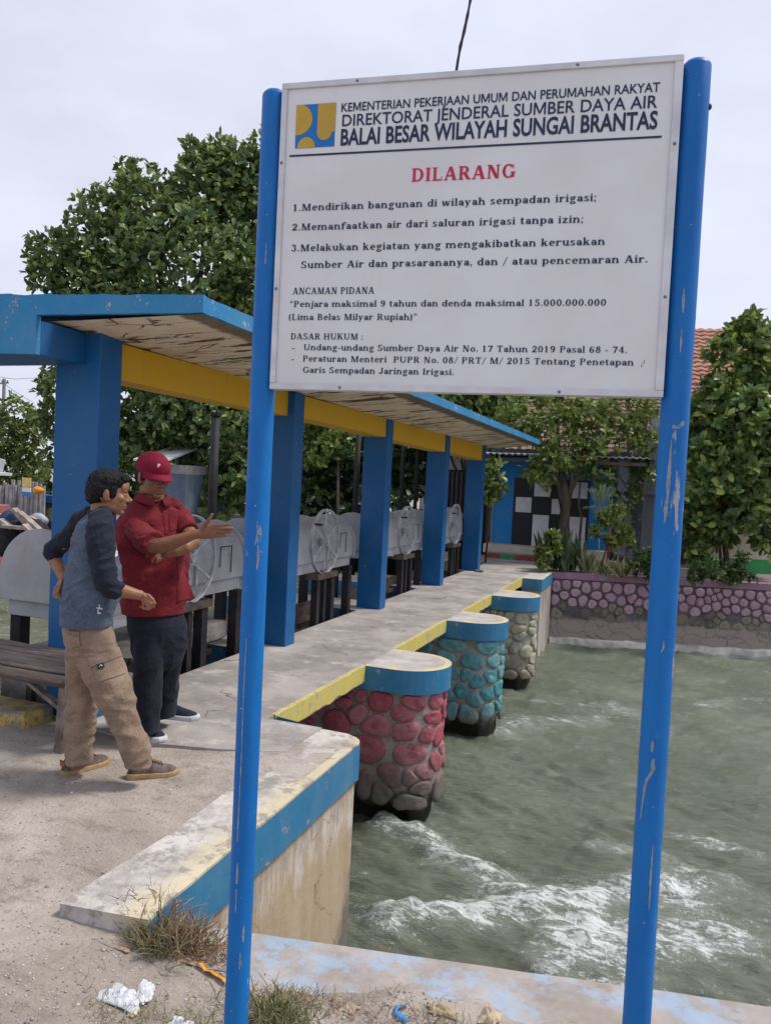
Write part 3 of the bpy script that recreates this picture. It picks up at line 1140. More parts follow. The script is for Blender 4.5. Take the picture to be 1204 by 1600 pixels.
Z0, Z1, U0, U1, FO = 1.868, 2.72, -.003, 1.058, .030
mb = MB()
fs_ = [sg(U0 + .012, Z0 + .012, FO), sg(U1 - .012, Z0 + .012, FO), sg(U1 - .012, Z1 - .012, FO), sg(U0 + .012, Z1 - .012, FO),
       sg(U0 + .012, Z0 + .012, .006), sg(U1 - .012, Z0 + .012, .006), sg(U1 - .012, Z1 - .012, .006), sg(U0 + .012, Z1 - .012, .006)]
mb.add(fs_, [(0, 1, 2, 3), (7, 6, 5, 4), (0, 4, 5, 1), (1, 5, 6, 2), (2, 6, 7, 3), (3, 7, 4, 0)])
board = mb.build('board', M_face, srt)
mb = MB()
fw = .017
for (a, b, c_, d_) in ((U0, Z0, U1, Z0 + fw), (U0, Z1 - fw, U1, Z1), (U0, Z0 + fw, U0 + fw, Z1 - fw), (U1 - fw - .004, Z0 + fw, U1, Z1 - fw)):
    v8 = [sg(u, z, o) for o in (.001, FO + .006) for u, z in ((a, b), (c_, b), (c_, d_), (a, d_))]
    mb.add(v8, [(0, 3, 2, 1), (4, 5, 6, 7), (0, 1, 5, 4), (1, 2, 6, 5), (2, 3, 7, 6), (3, 0, 4, 7)])
mb.build('frame', M_alu, board, bevel=.002)
for u, z in ((.215, Z1 - .008), (.80, Z1 - .008), (.205, Z0 + .008), (.80, Z0 + .008), (U0 + .008, 2.50), (U0 + .008, 2.15), (U1 - .011, 2.50), (U1 - .011, 2.12)):
    mb = MB()
    mb.ball(sg(u, z, FO + .006), (.0045, .003, .0045), nu=10, nv=6)
    mb.build('screw', simple('screw', (.16, .16, .18, 1), .5, .4, .1), board, smooth=True)

# ---- lettering: built-in sans outlines for the header, a drawn slab serif for the rules
_g = {}


def _raw(body, off):
    cu = bpy.data.curves.new('glyph', 'FONT')
    cu.body = body
    cu.offset = off
    cu.resolution_u = 3
    o = bpy.data.objects.new('glyph', cu)
    COL.objects.link(o)
    dg = bpy.context.evaluated_depsgraph_get()
    me = bpy.data.meshes.new_from_object(o.evaluated_get(dg))
    v = np.array([(q.co.x, q.co.y) for q in me.vertices]).reshape(-1, 2)
    f = [tuple(p.vertices) for p in me.polygons]
    bpy.data.objects.remove(o)
    bpy.data.curves.remove(cu)
    bpy.data.meshes.remove(me)
    return v, f


def sans(c, off):
    key = (c, off)
    if key not in _g:
        if c == 'M':
            h, q, w_ = .682 + off, .043 + off, .72
            x0, x1 = .075, .075 + w_
            polys = [[(x0 - off, -off), (x0 + 2 * q - off, -off), (x0 + 2 * q - off, h), (x0 - off, h)], [(x1 - 2 * q + off, -off), (x1 + off, -off), (x1 + off, h), (x1 - 2 * q + off, h)],
                     [(x0, h), (x0 + 2.5 * q, h), (x0 + w_ / 2 + q, .06), (x0 + w_ / 2 - q, .06)], [(x1 - 2.5 * q, h), (x1, h), (x0 + w_ / 2 + q, .06), (x0 + w_ / 2 - q, .06)]]
            _g[key] = ([np.array(p) for p in polys], None, x1 + .075)
            return _g[key]
        if ('HH', off) not in _g:
            v, f = _raw('HH', off)
            _g[('HH', off)] = v[:, 0].max() - v[:, 0].min()
        vw, _ = _raw('H' + c + 'H', off)
        adv = (vw[:, 0].max() - vw[:, 0].min()) - _g[('HH', off)]
        v, f = _raw(c, off)
        _g[key] = ([v], f, adv)
    return _g[key]


def slab(c, T, t):
    """one letter of a wide bold slab serif: list of convex quads, advance width"""
    q = []
    s2, sh = .062, .048                       # serif reach and height

    def bx(x0, y0, x1, y1):
        q.append([(x0, y0), (x1, y0), (x1, y1), (x0, y1)])

    def V(x, y0, y1, b='', tp='', w=None):
        """stem; b / tp say which serifs it carries at foot and head"""
        w = w or T
        bx(x - w / 2, y0, x + w / 2, y1)
        for y, k, up_ in ((y0, b, 1), (y1, tp, -1)):
            if k:
                bx(x - w / 2 - (s2 if 'l' in k else 0), y if up_ > 0 else y - sh, x + w / 2 + (s2 if 'r' in k else 0), y + sh if up_ > 0 else y)

    def H(x0, x1, y, w=None):
        w = w or t
        bx(x0, y - w / 2, x1, y + w / 2)

    def D(x0, y0, x1, y1, w):
        k = w / 2 * math.hypot(x1 - x0, y1 - y0) / abs(y1 - y0)
        q.append([(x0 - k, y0), (x0 + k, y0), (x1 + k, y1), (x1 - k, y1)])

    def E(cx, cy, rx, ry, a0=0, a1=360):
        n = max(6, int(abs(a1 - a0) / 15))
        for i in range(n):
            u, v_ = R(a0 + (a1 - a0) * i / n), R(a0 + (a1 - a0) * (i + 1) / n)
            q.append([(cx + rx * math.cos(u), cy + ry * math.sin(u)), (cx + rx * math.cos(v_), cy + ry * math.sin(v_)),
                      (cx + (rx - T) * math.cos(v_), cy + (ry - t) * math.sin(v_)), (cx + (rx - T) * math.cos(u), cy + (ry - t) * math.sin(u))])

    def O(x, y, r):
        for i in range(8):
            u, v_ = i * math.pi / 4, (i + 1) * math.pi / 4
            q.append([(x, y), (x + r * math.cos(u), y + r * math.sin(u)), (x + r * math.cos(v_), y + r * math.sin(v_))])
    x_, A_, C_ = .48, .70, .68
    w_ = .5
    if c == 'a':
        E(.22, .145, .19, .15); V(.38, .02, .34); E(.24, .33, .19, .155, 0, 165); bx(.36, 0, .49, sh); O(.09, .35, .05); w_ = .48
    elif c == 'b':
        V(.11, 0, A_, '', 'l'); E(.29, .24, .24, .25); w_ = .54
    elif c == 'c':
        E(.27, .24, .24, .25, 48, 318); O(.43, .37, .058); w_ = .49
    elif c == 'd':
        E(.26, .24, .24, .25); V(.44, 0, A_, 'r', 'l'); w_ = .55
    elif c == 'e':
        E(.27, .24, .24, .25, 0, 318); H(.06, .49, .255); w_ = .51
    elif c == 'o':
        E(.27, .24, .245, .25); w_ = .54
    elif c == 'f':
        V(.15, 0, .54, 'lr'); E(.30, .52, .20, .18, 20, 180); H(.01, .34, .455); O(.40, .60, .055); w_ = .38
    elif c == 'g':
        E(.25, .315, .20, .175); E(.26, -.085, .24, .125); D(.12, .03, .17, .18, .06); H(.36, .52, .455); w_ = .53
    elif c == 'h':
        V(.12, 0, A_, 'lr', 'l'); E(.30, .27, .22, .22, 0, 170); V(.465, 0, .28, 'lr'); w_ = .6
    elif c == 'i':
        V(.12, 0, x_, 'lr', 'l'); O(.12, .62, .072); w_ = .24
    elif c == 'j':
        V(.16, -.08, x_, '', 'l'); E(.06, -.08, .16, .13, 200, 360); O(.16, .62, .072); w_ = .25
    elif c == 'k':
        V(.12, 0, A_, 'lr', 'l'); D(.18, .20, .40, .46, t * 1.1); D(.46, .02, .27, .30, T); bx(.30, x_ - sh, .50, x_); bx(.36, 0, .56, sh); w_ = .57
    elif c == 'l':
        V(.12, 0, A_, 'lr', 'l'); w_ = .24
    elif c in 'mn':
        V(.12, 0, x_, 'lr', 'l')
        for k in range(2 if c == 'm' else 1):
            E(.30 + .34 * k, .27, .22, .22, 0, 165); V(.465 + .34 * k, 0, .28, 'lr')
        w_ = .6 if c == 'n' else .94
    elif c == 'p':
        V(.12, -.2, x_, 'lr', 'l'); E(.30, .24, .24, .25); w_ = .55
    elif c == 'r':
        V(.12, 0, x_, 'lr', 'l'); E(.31, .27, .21, .215, 62, 165); O(.40, .40, .062); w_ = .46
    elif c == 's':
        E(.22, .36, .185, .13, 35, 270); E(.22, .13, .20, .13, -155, 90); bx(.34, .34, .375, x_); bx(.03, 0, .065, .15); w_ = .43
    elif c == 't':
        V(.15, .08, .60); H(.01, .33, .455); E(.255, .12, .16, .13, 190, 325); w_ = .36
    elif c == 'u':
        V(.12, .2, x_, '', 'l'); E(.285, .215, .22, .225, 180, 350); V(.45, 0, x_, 'r', 'l'); w_ = .57
    elif c == 'w':
        D(.21, 0, .08, .46, T); D(.25, .02, .38, .46, t * 1.1); D(.51, 0, .38, .46, T); D(.55, .02, .67, .46, t * 1.1); bx(.0, x_ - sh, .18, x_); bx(.30, x_ - sh, .46, x_); bx(.57, x_ - sh, .74, x_); w_ = .75
    elif c == 'y':
        D(.27, 0, .11, .46, T); D(.15, -.18, .43, .46, t * 1.15); bx(.01, x_ - sh, .22, x_); bx(.33, x_ - sh, .53, x_); O(.12, -.15, .055); w_ = .54
    elif c == 'z':
        H(.05, .43, x_ - t / 2); H(.05, .45, t / 2); D(.12, .03, .36, .45, T); bx(.05, .33, .09, x_); bx(.41, 0, .45, .15); w_ = .49
    elif c == 'A':
        D(.10, 0, .335, C_, t * 1.15); D(.60, 0, .365, C_, T * 1.1); H(.18, .52, .225); bx(.0, 0, .22, sh); bx(.46, 0, .74, sh); w_ = .73
    elif c in 'BPR':
        V(.16, 0, C_, 'l' if c == 'B' else 'lr', 'l')
        if c == 'B':
            H(.16, .34, C_ - t / 2); H(.16, .34, .355); H(.16, .36, t / 2); E(.32, .51, .22, .17, -90, 90); E(.34, .18, .26, .18, -90, 90); w_ = .64
        else:
            H(.16, .34, C_ - t / 2); H(.16, .34, .335); E(.32, .495, .26, .19, -90, 90); w_ = .61
            if c == 'R':
                D(.58, 0, .36, .33, T); bx(.50, 0, .70, sh); w_ = .70
    elif c in 'CG':
        E(.36, .34, .33, .35, 38, 322); bx(.60, .44, .635, C_)
        w_ = .68
        if c == 'G':
            V(.60, .03, .30, '', 'lr'); w_ = .74
        else:
            bx(.60, .02, .635, .16)
    elif c == 'D':
        V(.16, 0, C_, 'l', 'l'); H(.16, .32, C_ - t / 2); H(.16, .32, t / 2); E(.32, .34, .36, .34, -90, 90); w_ = .72
    elif c == 'H':
        V(.16, 0, C_, 'lr', 'lr'); V(.60, 0, C_, 'lr', 'lr'); H(.16, .60, .36); w_ = .77
    elif c == 'I':
        V(.16, 0, C_, 'lr', 'lr'); w_ = .32
    elif c == 'J':
        V(.36, .14, C_, '', 'lr'); E(.215, .15, .20, .16, 190, 360); O(.08, .16, .07); w_ = .52
    elif c == 'K':
        V(.16, 0, C_, 'lr', 'lr'); D(.22, .27, .54, .66, t * 1.1); D(.62, 0, .34, .42, T); bx(.44, C_ - sh, .66, C_); bx(.52, 0, .74, sh); w_ = .74
    elif c == 'L':
        V(.16, 0, C_, 'l', 'lr'); H(.16, .56, t / 2); bx(.525, 0, .565, .22); w_ = .6
    elif c == 'M':
        V(.14, 0, C_, 'lr', 'l', t * 1.2); D(.45, .0, .19, C_, T); D(.45, .0, .70, C_, t * 1.1); V(.74, 0, C_, 'lr', 'r'); w_ = .90
    elif c == 'N':
        V(.14, 0, C_, 'lr', 'l', t * 1.2); D(.58, 0, .18, C_, T * 1.05); V(.61, 0, C_, '', 'lr', t * 1.2); w_ = .76
    elif c == 'S':
        E(.28, .505, .235, .185, 25, 270); E(.28, .185, .255, .19, -155, 90); bx(.45, .47, .485, C_); bx(.04, 0, .075, .2); w_ = .57
    elif c == 'T':
        V(.32, 0, C_, 'lr'); H(.03, .61, C_ - t / 2); bx(.03, .47, .07, C_); bx(.57, .47, .61, C_); w_ = .64
    elif c == 'U':
        V(.15, .22, C_, '', 'lr'); E(.37, .235, .275, .245, 180, 360); V(.615, .22, C_, '', 'lr', t * 1.25); w_ = .75
    elif c == '0':
        E(.27, .34, .24, .35); w_ = .54
    elif c == '1':
        V(.26, 0, C_, 'lr'); D(.12, .52, .25, .66, .07); w_ = .54
    elif c == '2':
        E(.27, .48, .22, .21, -15, 165); D(.10, .03, .43, .43, T * .9); H(.05, .49, T * .45, T * .9); O(.11, .50, .06); w_ = .54
    elif c == '3':
        E(.24, .51, .20, .18, -80, 150); E(.24, .185, .24, .195, -150, 85); O(.10, .55, .055); O(.09, .12, .06); w_ = .53
    elif c == '4':
        V(.36, 0, C_, 'lr'); D(.07, .21, .33, .66, t); H(.04, .50, .21); w_ = .55
    elif c == '5':
        H(.11, .46, C_ - T * .4, T * .8); V(.13, .34, C_, '', '', t); E(.24, .22, .25, .23, -150, 130); O(.09, .12, .06); w_ = .54
    elif c == '6':
        E(.27, .21, .23, .22); E(.34, .31, .30, .38, 95, 200); O(.42, .60, .055); w_ = .55
    elif c == '7':
        H(.05, .50, C_ - T * .4, T * .8); D(.20, 0, .44, .62, T * .9); bx(.05, .50, .09, C_); w_ = .53
    elif c == '8':
        E(.27, .515, .20, .17); E(.27, .185, .235, .195); w_ = .54
    elif c == '9':
        E(.27, .47, .23, .22); E(.20, .37, .30, .38, -85, 20); O(.12, .08, .055); w_ = .55
    elif c in '.,:;':
        if c in ':;':
            O(.10, .41, .07)
        O(.10, .07, .07)
        if c in ',;':
            D(.06, -.12, .13, .07, .06)
        w_ = .2
    elif c == '-':
        H(.03, .27, .24, .08); w_ = .3
    elif c == '/':
        D(.03, -.08, .36, .72, .06); w_ = .38
    elif c == '(':
        E(.30, .28, .22, .42, 105, 255); w_ = .34
    elif c == ')':
        E(.0, .28, .22, .42, -75, 75); w_ = .30
    elif c in '\u201c\u201d':
        for k in (0, .17):
            O(.09 + k, .53 if c == '\u201c' else .63, .068)
            D(.05 + k, .52 if c == '\u201c' else .46, .11 + k, .72 if c == '\u201c' else .64, .055)
        w_ = .36
    return q, w_


def text(body, u0, u1, z, cap, off=.0, serif=False, mat=None, name='lettering', track=0.0):
    """lay a line of text between u0 and u1 on the board; cap = height of the capitals"""
    pen, items = 0.0, []
    lo, hi = 1e9, -1e9
    if serif:
        T = .105 + 2.0 * off
        t = .048 + .9 * off
        k = cap / .68
        for c in body:
            if c == ' ':
                pen += .27 + track
                continue
            q, w_ = slab(c, T, t)
            items.append((pen, [np.array(p) for p in q], None))
            xs = [p[0] + pen for g_ in q for p in g_]
            lo, hi = min(lo, min(xs)), max(hi, max(xs))
            pen += w_ + track
        oy = 0
    else:
        k = cap / (.682 + 2 * off)
        oy = off
        for c in body:
            if c == ' ':
                pen += .30 + track
                continue
            vs, f, adv = sans(c, off)
            items.append((pen, vs, f))
            lo = min(lo, pen + min(v[:, 0].min() for v in vs))
            hi = max(hi, pen + max(v[:, 0].max() for v in vs))
            pen += adv + track
    sx = (u1 - u0) / (hi - lo)
    mb = MB()
    n = 0
    for pen, vs, f in items:
        for v in vs:
            n += 1
            o = FO + .0012 + .00009 * (n % 7)
            mb.add([sg(u0 + (pen + x - lo) * sx, z + (y + oy) * k, o) for x, y in v], f or [tuple(range(len(v)))])
    return mb.build(name, mat or M_ink, board, fix=False)


text('KEMENTERIAN PEKERJAAN UMUM DAN PERUMAHAN RAKYAT', .172, 1.005, 2.6325, .0235, .013)
text('DIREKTORAT JENDERAL SUMBER DAYA AIR', .176, 1.001, 2.593, .0315, .010)
text('BALAI BESAR WILAYAH SUNGAI BRANTAS', .174, 1.004, 2.5405, .0455, .024)
mb = MB()
mb.add([sg(.026, 2.517, FO + .0012), sg(1.016, 2.518, FO + .0012), sg(1.016, 2.5235, FO + .0012), sg(.026, 2.5225, FO + .0012)], [(0, 1, 2, 3)])
mb.build('rule', M_ink, board, fix=False)
text('DILARANG', .379, .657, 2.4345, .0355, .026, True, M_red, track=.06)
SO = .022
for body, a, b, z in (('1.Mendirikan bangunan di wilayah sempadan irigasi;', .044, .865, 2.3665), ('2.Memanfaatkan air dari saluran irigasi tanpa izin;', .043, .836, 2.3125),
                      ('3.Melakukan kegiatan yang mengakibatkan kerusakan', .044, .894, 2.2545), ('Sumber Air dan prasarananya, dan / atau pencemaran Air.', .075, 1.0, 2.2075)):
    text(body, a, b, z, .0190, SO, True, track=.07)
for body, a, b, z, cap in (('ANCAMAN PIDANA', .053, .29, 2.135, .0185), ('\u201cPenjara maksimal 9 tahun dan denda maksimal 15.000.000.000', .047, .905, 2.0995, .0170),
                           ('(Lima Belas Milyar Rupiah)\u201d', .045, .412, 2.063, .0172), ('DASAR HUKUM :', .053, .263, 2.009, .0172),
                           ('Undang-undang Sumber Daya Air No. 17 Tahun 2019 Pasal 68 - 74.', .093, .963, 1.979, .0166),
                           ('Peraturan Menteri  PUPR No. 08/ PRT/ M/ 2015 Tentang Penetapan', .092, .982, 1.9475, .0166),
                           ('Garis Sempadan Jaringan Irigasi.', .094, .521, 1.9160, .0166)):
    text(body, a, b, z, cap, .019, True, track=.06)
text('-', .058, .066, 1.9775, .016, .008, True)
text('-', .058, .066, 1.9465, .016, .008, True)
# emblem
eu0, eu1, ez0, ez1 = .041, .156, 2.540, 2.659
mb = MB()
E_ = lambda x, y, o: sg(eu0 + (eu1 - eu0) * x, ez0 + (ez1 - ez0) * y, FO + o)
mb.add([E_(x, y, .0010) for x, y in ((0, 0), (1, 0), (1, 1), (0, 1))], [(0, 1, 2, 3)], 0)
dd = [(0, 1), (.10, 1)] + [(.05 + .37 * math.cos(a), .655 + .355 * math.sin(a)) for a in [R(72 - 160 * i / 22) for i in range(23)]] + [(0, .30)]
mb.add([E_(x, y, .0018) for x, y in dd], [tuple(range(len(dd)))], 1)
hh = [(.29 + .225 * math.cos(R(a)), .245 * math.sin(R(a))) for a in range(0, 181, 10)]
mb.add([E_(x, y, .0018) for x, y in hh], [tuple(range(len(hh)))], 1)
uu = [(1, 1), (.55, 1), (.55, .34)] + [(.735 + .185 * math.cos(R(a)), .34 + .185 * math.sin(R(a))) for a in range(190, 351, 10)] + [(.925, .335), (1, .335)]
mb.add([E_(x, y, .0018) for x, y in uu], [tuple(range(len(uu)))], 1)
mb.build('emblem', [M_eblue, M_eyel], board, fix=False)
# two small scuffs low on the right of the face
mb = MB()
for u, z, a in ((1.005, 1.953, .0), (1.0, 1.943, .3)):
    mb.add([sg(u, z, FO + .001), sg(u + .003, z + .002, FO + .001), sg(u + .0025, z + .011, FO + .001)], [(0, 1, 2)])
mb.build('scuff', simple('scuff', (.10, .10, .10, 1), .7), board, fix=False)
# ================================================================== GATE SHELTER (roof on five pillars)
M_pblue = painted('pillar_blue', (.002, .092, .265, 1), .715, (.30, .31, .33, 1), .06, .28, .5, 8, .2)
M_fblue = painted('fascia_blue', (.012, .19, .40, 1), .64, (.36, .35, .34, 1), .16, .35, .6, 6, .3)
M_ybeam = painted('beam_yellow', (.60, .34, .012, 1), .74, (.40, .33, .22, 1), .05, .25, .55)
M_soff = NT('soffit_cream')
_c = M_soff.mix(M_soff.ramp(M_soff.noise(2.5, 7, .7), .35, .7), (.66, .53, .38, 1), (.76, .67, .52, 1))
_c = M_soff.mix(M_soff.math('MULTIPLY', M_soff.ramp(M_soff.noise(3.2, 8, .7, stretch=(1, .55, 1)), .53, .68), .45), _c, (.33, .25, .17, 1))
_fl = M_soff.ramp(M_soff.noise(1.9, 9, .68, stretch=(.85, 3.4, 1), dist=.25), .54, .565)
_e = M_soff.voro(1.4, 'DISTANCE_TO_EDGE', M_soff.warp(.25, 2.5), stretch=(.7, 3.2, 1))
_ck = M_soff.math('MULTIPLY', M_soff.ramp(_e, .004, .022, 1, 0), M_soff.ramp(M_soff.noise(2.2, 3), .40, .50))
_fl = M_soff.math('MAXIMUM', _fl, M_soff.math('MULTIPLY', _ck, .9))
_ed = M_soff.math('MULTIPLY', M_soff.ramp(M_soff.math('ADD', M_soff.xyz(0), M_soff.math('MULTIPLY', M_soff.noise(6, 6, .7), .14)), .60, .66), .85)
_fl = M_soff.math('MAXIMUM', _fl, _ed)
_c = M_soff.mix(M_soff.math('MULTIPLY', _fl, .92), _c, (.055, .042, .032, 1))
M_soff.bump(M_soff.math('SUBTRACT', M_soff.noise(20, 6), _fl), .4, .015)
M_soff = M_soff.done(_c, .9, .1)

PX = -3.335                                   # right face of the pillars
rt = root('gate_shelter', (-3.2, 9.2, 0), 'long blue open shelter with flat concrete roof and yellow beams over the gates', 'shelter')
XR, YN, YF = -2.475, 3.64, 15.35
mb = MB()
N = 90


def edge_z(y, s):
    return .006 * mnoise.noise((y * 6, s, 0)) + .003 * mnoise.noise((y * 25, s, 0))


def front(x):
    return 3.65 + .16 * (x - XR)


# slab: top, right fascia and soffit as strips along y; the front edge runs slightly askew
ys = [YN + (YF - YN) * i / N for i in range(N + 1)]
vs = []
for i, y in enumerate(ys):
    zi = 2.486 - .036 * min(1, max(0, (y - 3.6) / .45)) - .044 * min(1, max(0, y - 4.05) / 5)
    row = [(-4.7, 2.60), (XR - .01, 2.602 + edge_z(y, 1)), (XR, 2.597 + edge_z(y, 1)), (XR, 2.505 + edge_z(y, 2)), (XR - .02, 2.502 + edge_z(y, 2)), (-3.30, zi), (-4.7, zi)]
    vs += [(x, max(y, front(x) + .02) if i == 0 else y + (.07 if i == 1 else 0), z) for x, z in row]
for i in range(N):
    for k, m_ in ((0, 1), (1, 1), (2, 1), (3, 1), (4, 0), (5, 0)):
        a = i * 7 + k
        mb.f.append((a, a + 1, a + 8, a + 7))
        mb.m.append(m_)
mb.v = vs
mb.f.append(tuple(N * 7 + k for k in range(7)))
mb.m.append(1)
mb.build('roof_slab', [M_soff, M_fblue], rt)
# front face: shallow over the soffit, deep where the edge beam comes through
mb = MB()
XB = -3.487
for xa, xb, deep in ((-4.7, XB, 1), (XB, XR + .003, 0)):
    n_ = 50
    vs = []
    for i in range(n_ + 1):
        x = xa + (xb - xa) * i / n_
        zt = 2.604 + .007 * mnoise.noise((x * 8, 3, 0)) + (.006 * mnoise.noise((x * 40, 3, 0)) if x < -3.0 else 0)
        zb = 2.262 if deep else 2.488 + (x - XB) * .017 + .003 * mnoise.noise((x * 9, 1, 5))
        yy = front(x)
        vs += [(x, yy + .034, zt - .004), (x, yy, zt), (x, yy, zb), (x, yy + .034, zb)]
    fs = [(i * 4 + k, i * 4 + 4 + k, i * 4 + 5 + k, i * 4 + 1 + k) for i in range(n_) for k in range(3)]
    fs += [(0, 1, 2, 3), (n_ * 4, n_ * 4 + 1, n_ * 4 + 2, n_ * 4 + 3)]
    mb.add(vs, fs)
mb.build('front_fascia', M_fblue, rt)
mb = MB()
mb.prism([(-4.7, front(-4.7) + .033), (XB - .002, front(XB) + .033), (XB - .002, 3.93), (-4.7, 3.93)], 2.268, 2.46)
mb.build('edge_beam', M_pblue, rt, bevel=.004)
pil = [(-3.725, -3.375, 3.90), (-3.655, PX, 6.48), (-3.655, PX, 9.02), (-3.655, PX, 11.72), (-3.655, PX, 14.28)]
for x0, x1, y in pil:
    mb = MB()
    nz = 40
    rings = []
    for i in range(nz + 1):
        z = -.25 + (2.42 + .25 + (.045 if y < 5 else 0)) * i / nz
        j = [.004 * mnoise.noise((k * 5 + y, z * 7, 1)) for k in range(4)]
        rings.append([(x0 + j[0], y + j[1], z), (x1 + j[1], y + j[2], z), (x1 + j[2], y + .205 + j[3], z), (x0 + j[3], y + .205 + j[0], z)])
    mb.loft(rings)
    p = mb.build('pillar', M_pblue, rt, bevel=.008)
    mb = MB()
    base = []
    for k in range(28):
        a = 2 * math.pi * k / 28
        r = .06 * (.4 + .8 * abs(mnoise.noise((math.cos(a) * 2, math.sin(a) * 2, y))))
        sx, sy = (x1 - x0) / 2 + r, .1025 + r
        c_, s_ = math.cos(a), math.sin(a)
        q = max(abs(c_), abs(s_))
        base.append(((x0 + x1) / 2 + sx * c_ / q, y + .1025 + sy * s_ / q))
    mb.prism(base, -.02, .009)
    mb.build('mortar_foot', M_top, p)
spans = [(4.106, 6.478, 2.200, 2.196), (6.687, 9.018, 2.205, 2.178), (9.227, 11.718, 2.165, 2.135), (11.927, 14.278, 2.15, 2.115)]
for a, b, z0, z1 in spans:
    mb = MB()
    vs = []
    M_ = 12
    xr_ = (-3.41 if a < 5 else PX - .028)
    zt_ = 2.44 if a < 5 else 2.415
    for i in range(M_ + 1):
        y = a + (b - a) * i / M_
        zb = z0 + (z1 - z0) * i / M_ + .006 * mnoise.noise((y * 2, 0, 1))
        vs += [(-3.62, y, zb), (xr_, y, zb), (xr_, y, zt_), (-3.62, y, zt_)]
    for i in range(M_):
        for k in range(4):
            mb.f.append((i * 4 + k, i * 4 + (k + 1) % 4, i * 4 + 4 + (k + 1) % 4, i * 4 + 4 + k))
            mb.m.append(0)
    mb.v = vs
    mb.build('roof_beam', M_ybeam, rt, bevel=.006)
# loose broken brick at the foot of the last pillar is its own thing
mb = MB()
mb.box((-3.36, 14.12, .002), (-3.20, 14.22, .05))
tag(mb.build('brick', simple('old_brick', (.20, .16, .15, 1), .9, .2, .4, 20, .5), bevel=.01), 'broken grey brick lying at foot of the last blue pillar', 'brick')
# ================================================================== SLUICE GATES
M_hood = NT('hood_grey')
_c = M_hood.mix(M_hood.ramp(M_hood.noise(1.6, 7, .68), .35, .7), (.29, .29, .315, 1), (.40, .40, .43, 1))
_c = M_hood.mix(M_hood.math('MULTIPLY', M_hood.ramp(M_hood.noise(3, 7, .7, stretch=(2, 2, .5)), .54, .74), .6), _c, (.26, .19, .14, 1))
_c = M_hood.mix(M_hood.math('MULTIPLY', M_hood.ramp(M_hood.noise(18, 6, .7), .64, .72), .7), _c, (.16, .13, .12, 1))
M_hood.bump(M_hood.noise(12, 5), .12, .01)
M_hood = M_hood.done(_c, .5, .4)
M_steel = NT('dark_steel')
_c = M_steel.mix(M_steel.ramp(M_steel.noise(4, 7, .7), .35, .7), (.010, .010, .013, 1), (.028, .026, .028, 1))
_c = M_steel.mix(M_steel.math('MULTIPLY', M_steel.ramp(M_steel.noise(7, 7, .7, stretch=(1, 1, .4)), .56, .7), .6), _c, (.05, .036, .028, 1))
M_steel = M_steel.done(_c, .7, .3)
M_wheel = simple('wheel_grey', (.42, .43, .45, 1), .5, .4, .3, 8, .1)
M_rust = simple('rusty_steel', (.11, .085, .07, 1), .8, .25, .5, 6, .4, 30)


